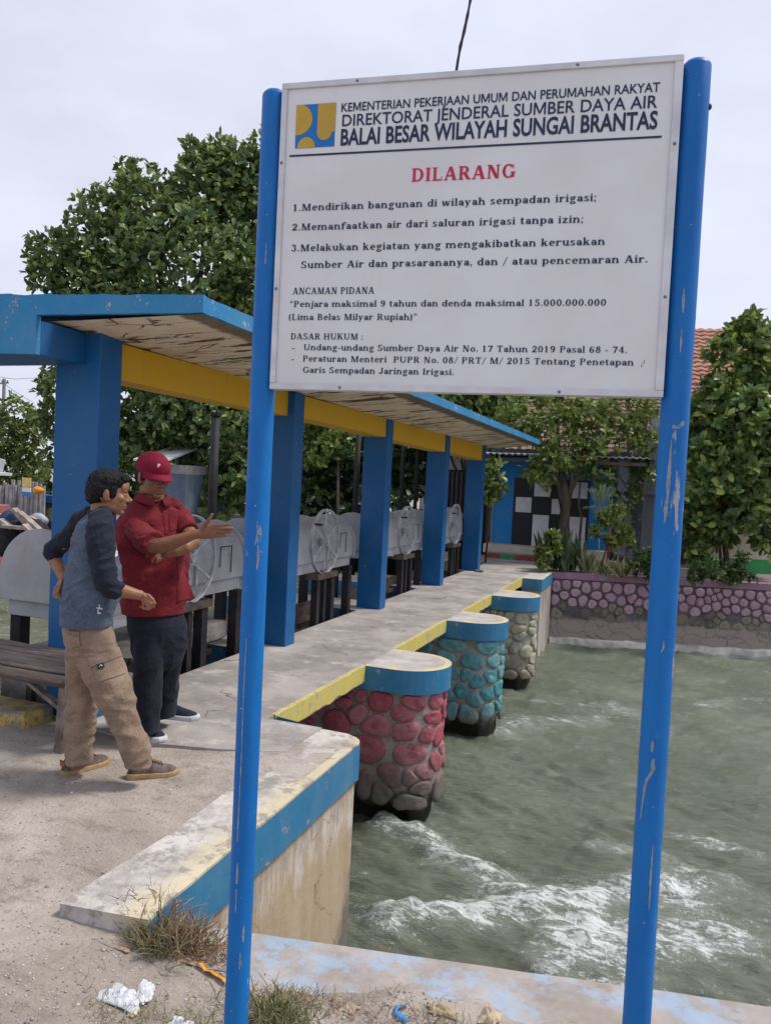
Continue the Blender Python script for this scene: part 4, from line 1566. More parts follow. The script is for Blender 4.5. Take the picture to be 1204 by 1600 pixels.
def gate(label, y0, first=False):
    rt = root('sluice_gate', (-4.0, y0, 0), label, 'sluice gate', 'hand wheel sluice gates under the shelter')
    cx, r, zb, zc = -4.0, .325, .68, .835
    L = 2.16
    prof = [(cx + r, zb), (cx + r, zc)] + [(cx + r * math.cos(R(a)), zc + r * math.sin(R(a))) for a in range(10, 180, 10)] + [(cx - r, zc), (cx - r, zb)]
    mb = MB()
    n = len(prof)
    rings = [[(x, y0 + y, z) for x, z in prof] for y in (0, .03, .5, 1.0, 1.5, L - .03, L)]
    mb.loft(rings)
    hood = mb.build('gear_hood', M_hood, rt, bevel=.008)
    # end flanges
    k_ = (r + .028) / r
    for ya, yb in ((-.012, .022), (L - .022, L + .012), (L * .62, L * .62 + .03)):
        mb = MB()
        pf = [(cx + (x - cx) * k_, zc + (z - zc) * k_ if z > zc else z) for x, z in prof]
        mb.loft([[(x, y0 + ya, z) for x, z in pf], [(x, y0 + yb, z) for x, z in pf]])
        mb.build('flange', M_hood, hood, bevel=.004)
    # small hinged hatch with a wire staple
    mb = MB()
    hx = cx + r + .014
    for a, b in (((hx, y0 + 1.72, .80), (hx, y0 + 1.72, .98)), ((hx, y0 + 1.72, .98), (hx, y0 + 1.90, .98)), ((hx, y0 + 1.90, .98), (hx, y0 + 1.90, .74))):
        mb.beam(a, b, .006, .008)
    mb.build('latch', M_steel, hood)
    # channel under the hood
    mb = MB()
    mb.box((cx - .30, y0 + .03, .565), (cx + .30, y0 + L - .03, .676))
    mb.build('channel_beam', M_hood, rt, bevel=.006)
    # wheel
    wy, wx, wz, wr = y0 + 1.18, -3.615, .915, .36
    mb = MB()
    NR = 48
    rings = []
    for k in range(NR):
        a = 2 * math.pi * k / NR
        c_, s_ = math.cos(a), math.sin(a)
        rings.append([(wx + dx, wy + (wr + dr) * c_, wz + (wr + dr) * s_) for dx, dr in ((-.018, -.004), (.018, -.004), (.020, .008), (-.020, .008))])
    vs = [p for q in rings for p in q]
    fs = [((i * 4 + k), (i * 4 + (k + 1) % 4), (((i + 1) % NR) * 4 + (k + 1) % 4), (((i + 1) % NR) * 4 + k)) for i in range(NR) for k in range(4)]
    mb.add(vs, fs)
    wh = mb.build('hand_wheel', M_wheel, rt)
    for k in range(6):
        mb = MB()
        a = 2 * math.pi * k / 6 + .52
        mb.beam((wx, wy + .03 * math.cos(a), wz + .03 * math.sin(a)), (wx, wy + wr * math.cos(a), wz + wr * math.sin(a)), .017, .012, up=(1, 0, 0))
        mb.build('spoke', M_wheel, wh)
    mb = MB()
    mb.tube([(cx + r - .02, wy, wz), (wx + .05, wy, wz)], [.028, .028], 12)
    mb.tube([(wx - .03, wy, wz), (wx + .035, wy, wz)], [.052, .046], 14)
    mb.build('hub', M_wheel, wh)
    mb = MB()
    mb.tube([(wx, wy - wr * .82, wz + wr * .57), (wx + .10, wy - wr * .82, wz + wr * .57)], [.013, .011], 8)
    mb.build('crank_handle', M_steel, wh)
    # legs of the gate frame, standing in the slot
    for (x, y, wd) in ((-3.63, wy - .16, .075), (-3.63, wy + .03, .06), (-3.63, wy + .22, .085), (-4.28, y0 + .12, .09), (-4.28, y0 + L - .12, .09), (-3.70, y0 + L - .10, .09)):
        mb = MB()
        mb.box((x - wd / 2, y - wd / 2, -1.5), (x + wd / 2, y + wd / 2, .563))
        mb.build('frame_leg', M_steel, rt)
    mb = MB()
    mb.box((-3.72, wy - .24, .50), (-3.57, wy + .30, .562))
    mb.build('bracket', M_rust, rt)
    # the leaf that holds back the water
    mb = MB()
    mb.box((-4.07, y0 - .02, -1.8), (-4.02, y0 + L + .22, .12))
    for k in range(5):
        z = -1.4 + k * .33
        mb.box((-4.018, y0 - .02, z), (-3.96, y0 + L + .22, z + .05))
    mb.build('gate_leaf', M_rust, rt)
    return rt


gate('grey hooded sluice gate with hand wheel behind the two men', 4.10, True)
gate('grey hooded sluice gate with hand wheel between second and third pillars', 6.72)
gate('grey hooded sluice gate with hand wheel between third and fourth pillars', 9.60)
gate('small far sluice gate with hand wheel beside the last pillar', 12.35)

# concrete beam across the first slot, and the low upstream bank wall beside it
mb = MB()
mb.box((-4.35, 4.12, -.6), (-3.70, 5.0, .30))
mb.box((-4.30, 5.001, .12), (-3.74, 6.1, .285))
tag(mb.build('concrete_block', concrete('block_concrete', (.30, .28, .26, 1), (.10, .09, .085, 1), (.42, .40, .38, 1), 2.0, False), bevel=.02), 'low concrete ledge across the slot behind the red shirted man', 'concrete block')
mb = MB()
mb.box((-9, 3.62, -1.2), (-3.80, 4.05, -.03))
tag(mb.build('upstream_quay', M_conc, bevel=.02), kind='structure')
# kerb end, worn yellow
mb = MB()
mb.box((-4.6, 3.60, -.06), (-3.60, 3.86, .10))
tag(mb.build('kerb_block', painted('kerb_yellow', (.50, .34, .06, 1), .55, (.22, .19, .16, 1), .2, .6), bevel=.035), 'worn yellow painted kerb block on the ground behind the bench', 'kerb block')
# ================================================================== FOLIAGE TOOLS
def leaf_mat(name, c_dark, c_mid, c_new, new=.12, rough=.38, trans=.22):
    m = NT(name)
    r = m.rnd()
    col = m.mix(m.ramp(r, .0, 1 - new), c_dark, c_mid)
    col = m.mix(m.ramp(r, 1 - new, 1 - new + .02), col, c_new)
    col = m.mix(m.math('MULTIPLY', m.ramp(m.noise(.9, 3), .4, .65), .45), col, tuple(min(1, x * 1.7) for x in c_mid[:3]) + (1,))
    m.done(col, rough, .35)
    tr = m.t.nodes.new('ShaderNodeBsdfTranslucent')
    m.lk(m.mix(.5, col, (.16, .24, .03, 1)), tr.inputs['Color'])
    ms = m.t.nodes.new('ShaderNodeMixShader')
    ms.inputs[0].default_value = trans
    m.lk(m.b.outputs[0], ms.inputs[1])
    m.lk(tr.outputs[0], ms.inputs[2])
    m.lk(ms.outputs[0], m.out.inputs[0])
    return m.mat


def leaves_mesh(name, pos, dirs, nrm, L, W, mat, parent, droop=.18, fold=.25):
    """one leaf = pointed oval of eight vertices, folded along the midrib and bent at the tip"""
    n = len(pos)
    dirs = dirs / np.linalg.norm(dirs, axis=1, keepdims=True)
    side = np.cross(dirs, nrm)
    side /= np.linalg.norm(side, axis=1, keepdims=True) + 1e-9
    up = np.cross(side, dirs)
    L = L[:, None]
    W = W[:, None]
    P = lambda t, s, h: pos + dirs * L * t + side * W * s + up * (L * h)
    V = np.stack([P(0, 0, 0), P(.36, 0, .0), P(.74, 0, -droop * .45), P(1, 0, -droop),
                  P(.34, .47, fold * .22), P(.74, .43, fold * .18 - droop * .45), P(.34, -.47, fold * .22), P(.74, -.43, fold * .18 - droop * .45)], 1).reshape(-1, 3)
    base = (np.arange(n) * 8)[:, None]
    tri = np.array([[0, 4, 1], [0, 1, 6], [2, 5, 3], [2, 3, 7]])
    quad = np.array([[1, 4, 5, 2], [1, 2, 7, 6]])
    T = (base[:, :, None] + tri[None]).reshape(-1, 3)
    Q = (base[:, :, None] + quad[None]).reshape(-1, 4)
    me = bpy.data.meshes.new(name)
    me.vertices.add(len(V))
    if parent is not None:
        o, p_ = np.zeros(3), parent
        while p_ is not None:
            if 'o' in p_:
                o = o + np.array(list(p_['o']))
            p_ = p_.parent
        V = V - o
    me.vertices.foreach_set('co', V.astype(np.float32).ravel())
    li = np.concatenate([T.ravel(), Q.ravel()]).astype(np.int32)
    me.loops.add(len(li))
    me.loops.foreach_set('vertex_index', li)
    tot = np.concatenate([np.full(len(T), 3), np.full(len(Q), 4)]).astype(np.int32)
    st = np.concatenate([[0], np.cumsum(tot)[:-1]]).astype(np.int32)
    me.polygons.add(len(tot))
    me.polygons.foreach_set('loop_start', st)
    me.polygons.foreach_set('loop_total', tot)
    me.polygons.foreach_set('use_smooth', np.ones(len(tot), bool))
    me.update()
    me.materials.append(mat)
    return link(name, me, parent)


def crown(name, blobs, n, per, L, W, mat, parent, seed, shell=.35, up=.5, spread=1.0, droop=.2):
    """clumps of leaves through the volume of overlapping lumps; blobs = [(centre, radius)]"""
    r = np.random.default_rng(seed)
    C = np.array([list(b[0]) for b in blobs])
    Rr = np.array([b[1] for b in blobs])
    w_ = Rr ** 2.2
    k = r.choice(len(blobs), n, p=w_ / w_.sum())
    d = r.normal(0, 1, (n, 3))
    d /= np.linalg.norm(d, axis=1, keepdims=True)
    d[:, 2] *= .9
    rad = Rr[k] * (shell + (1 - shell) * r.uniform(0, 1, n) ** .5) * r.uniform(.86, 1.08, n)
    pos = C[k] + d * rad[:, None]
    out_ = d * .7 + np.array([0, 0, up])
    out_ += r.normal(0, .35, (n, 3))
    out_ /= np.linalg.norm(out_, axis=1, keepdims=True)
    pp, dd, nn = [], [], []
    for q in range(per):
        a = r.normal(0, 1, (n, 3))
        a -= out_ * (a * out_).sum(1, keepdims=True)
        a /= np.linalg.norm(a, axis=1, keepdims=True)
        t = r.uniform(.45, 1.25, (n, 1)) * spread
        v = out_ + a * t * 1.3
        pp.append(pos + r.normal(0, .12, (n, 3)) * L)
        dd.append(v)
        nn.append(out_ + r.normal(0, .3, (n, 3)))
    pp, dd, nn = np.concatenate(pp), np.concatenate(dd), np.concatenate(nn)
    m_ = len(pp)
    return leaves_mesh(name, pp, dd, nn, L * r.uniform(.6, 1.2, m_), W * r.uniform(.7, 1.2, m_), mat, parent, droop)


M_bark = NT('bark')
_c = M_bark.mix(M_bark.ramp(M_bark.noise(9, 7, .7, stretch=(1, 1, .3)), .3, .7), (.045, .035, .028, 1), (.15, .125, .10, 1))
M_bark.bump(M_bark.noise(24, 7, .7, stretch=(1, 1, .25)), .8, .03)
M_bark = M_bark.done(_c, .9, .15)


def trunk(base, blobs, r0, parent, seed, fork=.4, nb=8, mid=None, name='trunk'):
    rr = random.Random(seed)
    base = Vector(base)
    cen = sum((Vector(b[0]) for b in blobs), Vector()) / len(blobs)
    top = mid if mid is not None else base.lerp(cen, fork)
    mb = MB()
    pts = [base, base.lerp(top, .4) + Vector((rr.uniform(-.06, .06), rr.uniform(-.06, .06), 0)), Vector(top)]
    mb.tube(pts, [r0 * 1.25, r0, r0 * .8], 10)
    bs = sorted(blobs, key=lambda b: -b[1])[:nb]
    for c, rad in bs:
        c = Vector(c)
        m_ = Vector(top).lerp(c, .5) + Vector((rr.uniform(-.2, .2), rr.uniform(-.2, .2), rr.uniform(-.05, .3))) * rad
        mb.tube([Vector(top) - Vector((0, 0, r0)), m_, c], [r0 * .55, r0 * .32, r0 * .12], 7)
        for q in range(3):
            e = c + Vector((rr.uniform(-1, 1), rr.uniform(-1, 1), rr.uniform(-.4, 1))) * rad * .8
            mb.tube([m_.lerp(c, .3 + .2 * q), e], [r0 * .16, r0 * .05], 5)
    mb.build(name, M_bark, parent, smooth=True)


def blobs_px(lst, dep, sq=1.0):
    rr = random.Random(len(lst))
    return [(at(x, y, dep + dz), r * dep / _F) for x, y, r, dz in lst]


L_big = leaf_mat('broad_leaf', (.036, .074, .032, 1), (.13, .185, .070, 1), (.30, .36, .10, 1), .22, .36, .30)
L_mid = leaf_mat('small_leaf', (.065, .10, .026, 1), (.18, .23, .055, 1), (.22, .22, .05, 1), .14, .45)
L_right = leaf_mat('glossy_oval_leaf', (.030, .068, .026, 1), (.14, .205, .065, 1), (.38, .44, .09, 1), .25, .32, .30)
L_pale = leaf_mat('pale_leaf', (.055, .085, .02, 1), (.14, .18, .045, 1), (.24, .25, .07, 1), .15, .5)
L_dark = leaf_mat('dark_leaf', (.011, .026, .012, 1), (.036, .062, .024, 1), (.09, .13, .03, 1), .06, .4)

# ---- large tree beyond the shelter
bl = blobs_px([(330, 300, 78, 0), (235, 335, 72, -.6), (150, 385, 62, -1), (85, 395, 46, -1.2), (75, 432, 34, -1.2), (290, 420, 120, -.8), (170, 450, 70, -1.2),
               (400, 350, 100, .5), (330, 260, 48, 0), (215, 285, 42, 0), (160, 330, 44, -.5), (300, 238, 22, 0), (355, 235, 26, 0), (430, 480, 120, 0), (385, 262, 40, 0), (430, 260, 60, .4), (120, 440, 44, -1),
               (300, 560, 110, -.5), (120, 600, 62, -.8), (90, 655, 36, -.8), (250, 640, 90, -1), (350, 660, 85, -1), (215, 700, 55, -1), (380, 740, 62, -1), (340, 790, 45, -1),
               (480, 620, 80, 0), (440, 700, 60, 0), (300, 760, 45, -1.0), (245, 765, 30, -.8)], 17.5)
bp = at(300, 850, 18)
rt = root('broadleaf_tree', (bp.x, bp.y, 0), 'huge dark broadleaf tree rising behind the blue shelter roof', 'tree')
bl = [(c, r * .90) for c, r in bl]
crown('crown', bl, 8200, 6, .175, .09, L_big, rt, 3, .40, .45, droop=.12)
trunk((bp.x, bp.y, -.3), bl, .24, rt, 3, .45, 14)
# ---- dark trees behind the gates, between the pillars
bl = blobs_px([(500, 690, 55, 0), (545, 730, 50, .3), (600, 720, 55, .5), (480, 770, 48, 0), (560, 790, 45, 0), (640, 740, 40, .5), (620, 680, 50, .4), (520, 640, 50, 0), (680, 690, 38, .5), (610, 800, 40, 0), (690, 780, 34, .2), (470, 830, 30, 0)], 19.5)
bp = at(560, 840, 20)
rt = root('shade_tree', (bp.x, bp.y, 0), 'dark shady tree filling the gaps between the far shelter pillars', 'tree')
crown('crown', bl, 1500, 6, .24, .12, L_dark, rt, 8, .35, .3)
trunk((bp.x, bp.y, -.3), bl, .14, rt, 8)
bl = blobs_px([(520, 695, 20, 0), (545, 680, 15, 0), (500, 712, 13, 0), (548, 705, 12, .1)], 15.5)
bp = at(530, 880, 16)
rt = root('young_tree', (bp.x, bp.y, 0), 'young tree with bright green leaves seen between second and third pillars', 'tree')
crown('crown', bl, 60, 6, .19, .10, L_right, rt, 18, .2, .4)
trunk((bp.x, bp.y, -.3), bl, .03, rt, 18, .9)
# ---- trees behind the kiosk roof
bl = blobs_px([(705, 640, 34, 0), (740, 632, 36, 0), (765, 660, 26, 0), (690, 670, 30, 0), (790, 628, 30, .3), (720, 612, 44, .3), (770, 600, 40, 0)], 20.5)
bp = at(735, 800, 22)
rt = root('leafy_tree', (bp.x, bp.y, 0), 'mid green tree over the far end of the shelter roof', 'tree')
crown('crown', bl, 900, 6, .22, .11, L_right, rt, 9, .35, .4)
trunk((bp.x, bp.y, -.3), bl, .12, rt, 9)
bl = blobs_px([(765, 745, 17, 0), (778, 760, 13, 0), (762, 775, 15, 0), (772, 728, 9, 0)], 16.3)
bp = at(758, 872, 16.4)
rt = root('shrub', (bp.x, bp.y, 0), 'bright leafy shrub poking out past the last shelter pillar', 'shrub')
crown('foliage', bl, 70, 6, .17, .075, L_right, rt, 10, .2, .3)
trunk((bp.x, bp.y, 0), bl, .02, rt, 10, .8, name='stem')

# ---- the twisted tree in front of the kiosk
bl = blobs_px([(822, 668, 36, 0), (870, 672, 42, -.3), (915, 655, 42, .2), (800, 642, 28, .2), (960, 645, 36, .4), (862, 722, 36, -.5), (905, 715, 32, -.2), (935, 735, 28, 0), (980, 678, 34, .2), (950, 765, 22, 0),
               (930, 690, 44, 0), (1000, 735, 26, .3), (965, 810, 20, 0), (985, 775, 24, .2), (1010, 690, 30, .4), (845, 745, 22, -.4), (830, 735, 16, -.4), (890, 640, 40, .2), (850, 625, 34, .3), (1000, 640, 30, .5), (978, 845, 16, .2), (955, 850, 12, 0)], 16.9)
bp = onz(884, 890, 0)
rt = root('twisted_tree', (bp.x, bp.y, 0), 'twisted trunk tree with yellowish green leaves in front of the blue kiosk', 'tree')
bl = [(c, r * .9) for c, r in bl]
crown('crown', bl, 950, 6, .155, .07, L_mid, rt, 12, .25, .25, 1.1, .25)
mb = MB()
T_ = lambda x, y, d=16.9: at(x, y, d)
for pts, rad in (([bp - Vector((0, 0, .1)), T_(884, 860), T_(880, 820), T_(884, 785), T_(876, 740)], [.16, .13, .12, .11, .08]),
                 ([T_(880, 800), T_(872, 760), T_(858, 725), T_(852, 690)], [.07, .06, .05, .03]),
                 ([T_(884, 790), T_(893, 755), T_(890, 715), T_(900, 670)], [.08, .06, .05, .025]),
                 ([T_(878, 745), T_(868, 705), T_(872, 660)], [.06, .05, .02]),
                 ([T_(892, 765), T_(906, 735), T_(925, 690), T_(940, 650)], [.05, .04, .03, .015]),
                 ([T_(858, 725), T_(838, 690), T_(815, 660)], [.035, .025, .012]),
                 ([T_(896, 880), T_(904, 850), T_(908, 810), T_(903, 790), T_(906, 755), T_(909, 720)], [.035, .028, .026, .024, .02, .012]),
                 ([T_(906, 735), T_(945, 715), T_(985, 690)], [.03, .022, .01]), ([T_(940, 700), T_(965, 740), T_(985, 775), T_(970, 820)], [.02, .016, .012, .006])):
    mb.tube(pts, rad, 8)
mb.build('trunk', M_bark, rt, smooth=True)

# ---- tree with large glossy leaves on the right bank
bl = blobs_px([(1165, 535, 40, 0), (1128, 552, 24, -.2), (1190, 585, 52, 0), (1128, 612, 36, -.2), (1100, 655, 34, -.3), (1160, 660, 62, -.4), (1215, 660, 60, 0), (1115, 715, 48, -.4), (1180, 740, 60, -.5), (1095, 770, 38, -.3),
               (1150, 790, 52, -.4), (1215, 800, 46, -.3), (1095, 820, 30, -.1), (1130, 835, 24, -.2), (1170, 500, 14, 0), (1165, 515, 20, 0), (1200, 845, 24, -.3), (1235, 730, 60, 0), (1082, 855, 18, 0), (1240, 600, 60, .2)], 16.2)
bp = onz(1135, 905, 0)
rt = root('glossy_tree', (bp.x, bp.y, 0), 'rounded tree with big glossy leaves standing over the retaining wall', 'tree')
bl = [(c, r * .92) for c, r in bl]
crown('crown', bl, 2100, 6, .215, .115, L_right, rt, 14, .42, .4, 1.0, .15)
mb = MB()
for pts, rad in (([bp - Vector((0, 0, .1)), at(1134, 870, 16.4), at(1130, 840, 16.3), at(1140, 780, 16.2)], [.08, .06, .06, .04]), ([at(1131, 850, 16.4), at(1112, 815, 16.3), at(1105, 760, 16.3)], [.05, .04, .02]),
                 ([at(1127, 900, 16.3), at(1124, 860, 16.3), at(1120, 820, 16.3)], [.03, .03, .02]), ([at(1134, 850, 16.3), at(1165, 800, 16.2), at(1185, 740, 16.2)], [.045, .035, .02]), ([at(1085, 905, 16.2), at(1120, 850, 16.3)], [.018, .014])):
    mb.tube(pts, rad, 8)
mb.build('trunk', M_bark, rt, smooth=True)

# ---- pale feathery tree far left
bl = blobs_px([(20, 650, 38, 0), (45, 690, 34, 0), (-10, 690, 45, 0), (15, 730, 36, 0), (55, 735, 24, 0), (60, 655, 20, 0), (30, 765, 20, 0), (-20, 760, 30, 0)], 21)
bp = at(30, 800, 21.5)
rt = root('pale_tree', (bp.x, bp.y, 0), 'pale yellow green small leaved tree left of the nearest pillar', 'tree')
crown('crown', bl, 900, 6, .15, .06, L_pale, rt, 21, .3, .2, 1.1, .3)
trunk((bp.x, bp.y, -.3), bl, .08, rt, 21)
bl = blobs_px([(300, 700, 120, 0), (150, 740, 80, 0), (450, 720, 110, 0), (600, 700, 90, 0), (30, 760, 50, 0)], 30)
bp = at(400, 790, 31)
rt = root('backdrop_tree', (bp.x, bp.y, 0), 'dense dark tree mass far behind the broadleaf tree', 'tree')
crown('crown', bl, 1300, 6, .42, .22, L_dark, rt, 22, .5, .3)
trunk((bp.x, bp.y, -.3), bl, .2, rt, 22)

# ---- plants in the bed along the retaining wall
L_sans = leaf_mat('sansevieria_leaf', (.03, .055, .03, 1), (.06, .10, .05, 1), (.13, .15, .06, 1), .1, .4, .1)
L_agave = leaf_mat('agave_leaf', (.12, .14, .06, 1), (.25, .26, .13, 1), (.34, .30, .16, 1), .2, .45, .15)
L_bush = leaf_mat('bush_leaf', (.02, .04, .015, 1), (.06, .10, .03, 1), (.12, .16, .04, 1), .1, .45)


def spiky(name, px, py, n, L, W, mat, label, seed, up=2.2, rad=.18, group=None, z=0.0):
    b = onz(px, py, z)
    rt = root(name, (b.x, b.y, z), label, 'plant', group)
    r = np.random.default_rng(seed)
    pos = np.stack([b.x + r.normal(0, rad, n), b.y + r.normal(0, rad * .7, n), np.full(n, z)], 1)
    d = np.stack([r.normal(0, .55, n), r.normal(0, .55, n), np.full(n, up)], 1)
    nn = np.stack([r.normal(0, 1, n), r.normal(0, 1, n), np.full(n, .2)], 1)
    leaves_mesh('leaf_rosette', pos, d, nn, L * r.uniform(.55, 1.1, n), W * r.uniform(.8, 1.2, n), mat, rt, .04, .5)
    return rt


spiky('snake_plant', 875, 893, 75, .82, .075, L_sans, 'tall clump of upright snake plant leaves at foot of twisted tree', 31, 3.2, .21)
spiky('agave', 917, 896, 26, .50, .06, L_agave, 'variegated spiky agave between the snake plant and red post', 32, 1.3, .06)
spiky('agave', 945, 899, 22, .36, .05, L_agave, 'low variegated agave right of the red post', 33, 1.1, .08)
spiky('agave', 972, 903, 26, .44, .055, L_agave, 'variegated agave closest to the round green bush', 34, 1.4, .07)
for px, py, lst, lab, sd, mt, L in ((1010, 905, [(1008, 878, 24, 0), (1025, 865, 20, 0), (992, 885, 16, 0), (1020, 892, 18, 0)], 'round green bush beside the left of the right sign pole', 35, L_bush, .10),
                                    (858, 885, [(852, 865, 14, 0), (862, 840, 10, 0), (848, 880, 10, 0), (868, 858, 10, 0)], 'low leafy shrub at left of the snake plant', 36, L_mid, .12),
                                    (1095, 912, [(1090, 893, 15, 0), (1110, 885, 16, 0), (1085, 905, 12, 0), (1120, 900, 12, 0)], 'weedy shrub under the left side of the glossy tree', 37, L_bush, .09),
                                    (1155, 912, [(1150, 890, 15, 0), (1160, 870, 10, 0), (1140, 903, 12, 0), (1166, 900, 10, 0), (1175, 905, 7, 0)], 'weedy shrub under the right side of the glossy tree', 38, L_bush, .09),
                                    (940, 830, [(945, 812, 14, 0), (962, 800, 12, 0), (930, 830, 8, 0), (975, 835, 13, 0), (955, 845, 12, 0)], 'loose shrub with drooping twigs beside the red post', 39, L_mid, .13)):
    b = onz(px, max(py, 895), 0)
    dd = (b - Vector((0, 0, CAM_H))).dot(-ROT.col[2])
    rt = root('shrub', (b.x, b.y, 0), lab, 'shrub')
    bl = blobs_px(lst, dd)
    crown('foliage', bl, 150, 5, L, L * .45, mt, rt, sd, .1, .3)
    trunk((b.x, b.y, 0), bl, .018, rt, sd, .6, name='stem')
# thin pale palm-like seedling
b = onz(935, 895, 0)
rt = root('palm_seedling', (b.x, b.y, 0), 'thin pale seedling with feathery arching fronds before the blue wall', 'plant')
mb = MB()
mb.tube([b, at(935, 830, 16.3), at(936, 795, 16.3)], [.012, .009, .006], 6)
mb.build('stem', simple('pale_stem', (.28, .34, .16, 1), .6), rt)
pp, dd, nn = [], [], []
for tip in ((920, 770), (926, 772), (948, 768), (955, 775), (914, 800), (958, 800), (940, 765)):
    o_, e_ = at(936, 805, 16.3), at(tip[0], tip[1], 16.3 + RZ.uniform(-.2, .2))
    for q in range(14):
        t = q / 13
        p = o_.lerp(e_, t) + Vector((0, 0, .12 * math.sin(t * 2.6)))
        for s in (-1, 1):
            pp.append(list(p))
            dd.append([s * .8 + (e_ - o_).x, RZ.uniform(-.4, .4), .3 + (e_ - o_).z])
            nn.append([RZ.uniform(-.3, .3), -1, .3])
leaves_mesh('frond', np.array(pp), np.array(dd), np.array(nn), np.full(len(pp), .10), np.full(len(pp), .012), leaf_mat('frond_leaf', (.16, .24, .14, 1), (.26, .36, .22, 1), (.3, .4, .2, 1)), rt)

# ================================================================== BUILDINGS ON THE FAR BANK
M_kblue = painted('kiosk_blue', (.010, .20, .52, 1), .72, (.55, .56, .58, 1), .10, .3, .6, 3)
M_cream = simple('cream_tile', (.52, .46, .40, 1), .5, .4, .15, 8)
M_black = simple('black_panel', (.012, .012, .016, 1), .5, .4, .3)
M_white = simple('white_panel', (.60, .60, .62, 1), .55, .4, .15, 5)
rt = root('kiosk', (-2.6, 18.1, 0), 'small bright blue kiosk with black and white checkered shutter', 'kiosk')
WX0, WX1, WY = -3.93, -1.27, 18.1
mb = MB()
mb.box((WX0, WY, .0), (WX1, WY + 2.6, 2.36))
mb.build('wall', M_kblue, rt)
dx0 = ony(803, 800, WY).x
dx1 = ony(917, 800, WY).x
zt, zb_ = ony(860, 751, WY).z, ony(860, 858, WY).z
mb = MB()
mb.box((dx0 - .03, WY - .035, zb_ - .02), (dx1 + .03, WY - .004, zt + .03))
sh = mb.build('shutter', M_black, rt)
rows = [(zt, zt - .39), (zt - .41, zt - .78), (zt - .80, zb_)]
cw = (dx1 - dx0) / 4
for ri, (za, zc) in enumerate(rows):
    for ci in range(4):
        if (ri, ci) in ((0, 1), (0, 3), (1, 0), (1, 2), (2, 1), (2, 3)):
            mb = MB()
            mb.box((dx0 + cw * ci + .03, WY - .048, zc + .01), (dx0 + cw * (ci + 1) - .02, WY - .034, za - .01))
            mb.build('white_square', M_white, sh)
mb = MB()
mb.box((-4.0, 17.55, .10), (-1.2, 18.098, .30))
mb.build('tiled_plinth', M_cream, rt, bevel=.01)
mb = MB()
mb.box((-3.85, 17.27, -.05), (-1.0, 17.548, .135))
stp = mb.build('step', concrete('step_concrete', (.36, .32, .31, 1), (.25, .22, .21, 1), (.45, .42, .4, 1), 2), rt, bevel=.008)
M_rt, M_gt = simple('red_tile', (.26, .055, .065, 1), .5, .4), simple('green_tile', (.05, .24, .09, 1), .5, .4)
for i in range(9):
    mb = MB()
    mb.box((-3.84 + i * .315, 17.262, -.03), (-3.84 + i * .315 + .312, 17.2705, .125))
    mb.build('step_tile', M_gt if i % 3 == 1 else M_rt, stp)
# corrugated sheet roof
M_zinc = simple('zinc_sheet', (.34, .33, .33, 1), .5, .5, .45, 4, .1, 20, .3)
mb = MB()
nn_ = 120
vs = []
for i in range(nn_ + 1):
    x = -4.6 + i * (4.2 / nn_)
    h = .018 * math.sin(i * 1.57)
    vs += [(x, 17.25, 2.40 + h + .02 * mnoise.noise((x * 2, 0, 0))), (x, 20.9, 2.50 + h), (x, 20.9, 2.475 + h), (x, 17.25, 2.38 + h)]
for i in range(nn_):
    for k in range(4):
        mb.f.append((i * 4 + k, i * 4 + (k + 1) % 4, i * 4 + 4 + (k + 1) % 4, i * 4 + 4 + k))
        mb.m.append(0)
mb.v = vs
mb.build('sheet_roof', M_zinc, rt, fix=False)
for x in (-3.9, -1.3):
    mb = MB()
    mb.beam((x, 17.35, 2.33), (x, 20.5, 2.42), .06, .08)
    mb.build('rafter', simple('old_wood', (.12, .09, .07, 1), .9), rt)
mb = MB()
mb.box((-4.55, 17.32, 2.22), (-.5, 17.37, 2.29))
mb.build('eave_board', simple('eave_wood', (.10, .08, .07, 1), .9), rt)
# dark slatted gate left of the kiosk
rt = root('slat_gate', (-4.35, 18.0, 0), 'dark slatted gate left of the blue kiosk wall', 'gate')
mb = MB()
mb.box((-5.3, 18.02, .0), (-3.96, 18.06, 2.0))
mb.build('gate_backing', simple('gate_back', (.012, .012, .014, 1), .8), rt)
for i in range(12):
    mb = MB()
    mb.box((-5.3 + i * .112, 17.98, .02), (-5.3 + i * .112 + .06, 18.018, 1.95))
    mb.build('slat', simple('gate_slat', (.035, .033, .035, 1), .7), rt)
# red post
b = onz(948, 889, 0)
rt = root('red_post', (b.x, b.y, 0), 'thin red painted post in front of the kiosk plinth', 'post')
mb = MB()
t_ = at(948, 818, (b - Vector((0, 0, CAM_H))).dot(-ROT.col[2]))
mb.tube([(b.x, b.y, 0), (b.x, b.y, t_.z)], [.03, .03], 12)
mb.build('shaft', simple('post_red', (.36, .05, .05, 1), .6), rt, smooth=True)
mb = MB()
mb.tube([(b.x, b.y, 0), (b.x, b.y, .06)], [.055, .05], 12)
mb.build('socket', simple('post_foot', (.35, .30, .28, 1), .8), rt)


def tile_roof(mb, a, b, c, d, nu, nv, amp=.035):
    """pantiles: rippled courses between eave a-b and ridge d-c"""
    a, b, c, d = map(Vector, (a, b, c, d))
    n = (b - a).cross(d - a).normalized()
    vs, fs = [], []
    for j in range(nv):
        for half in (0, 1):
            t = (j + half) / nv
            for i in range(nu + 1):
                s = i / nu
                p = a.lerp(b, s).lerp(d.lerp(c, s), t)
                vs.append(p + n * (amp * (.5 + .5 * math.sin(i * math.pi / 2)) + (amp * .9 if half == 0 else 0)))
    w_ = nu + 1
    for j in range(2 * nv - 1):
        for i in range(nu):
            fs.append((j * w_ + i, j * w_ + i + 1, (j + 1) * w_ + i + 1, (j + 1) * w_ + i))
    mb.add(vs, fs)


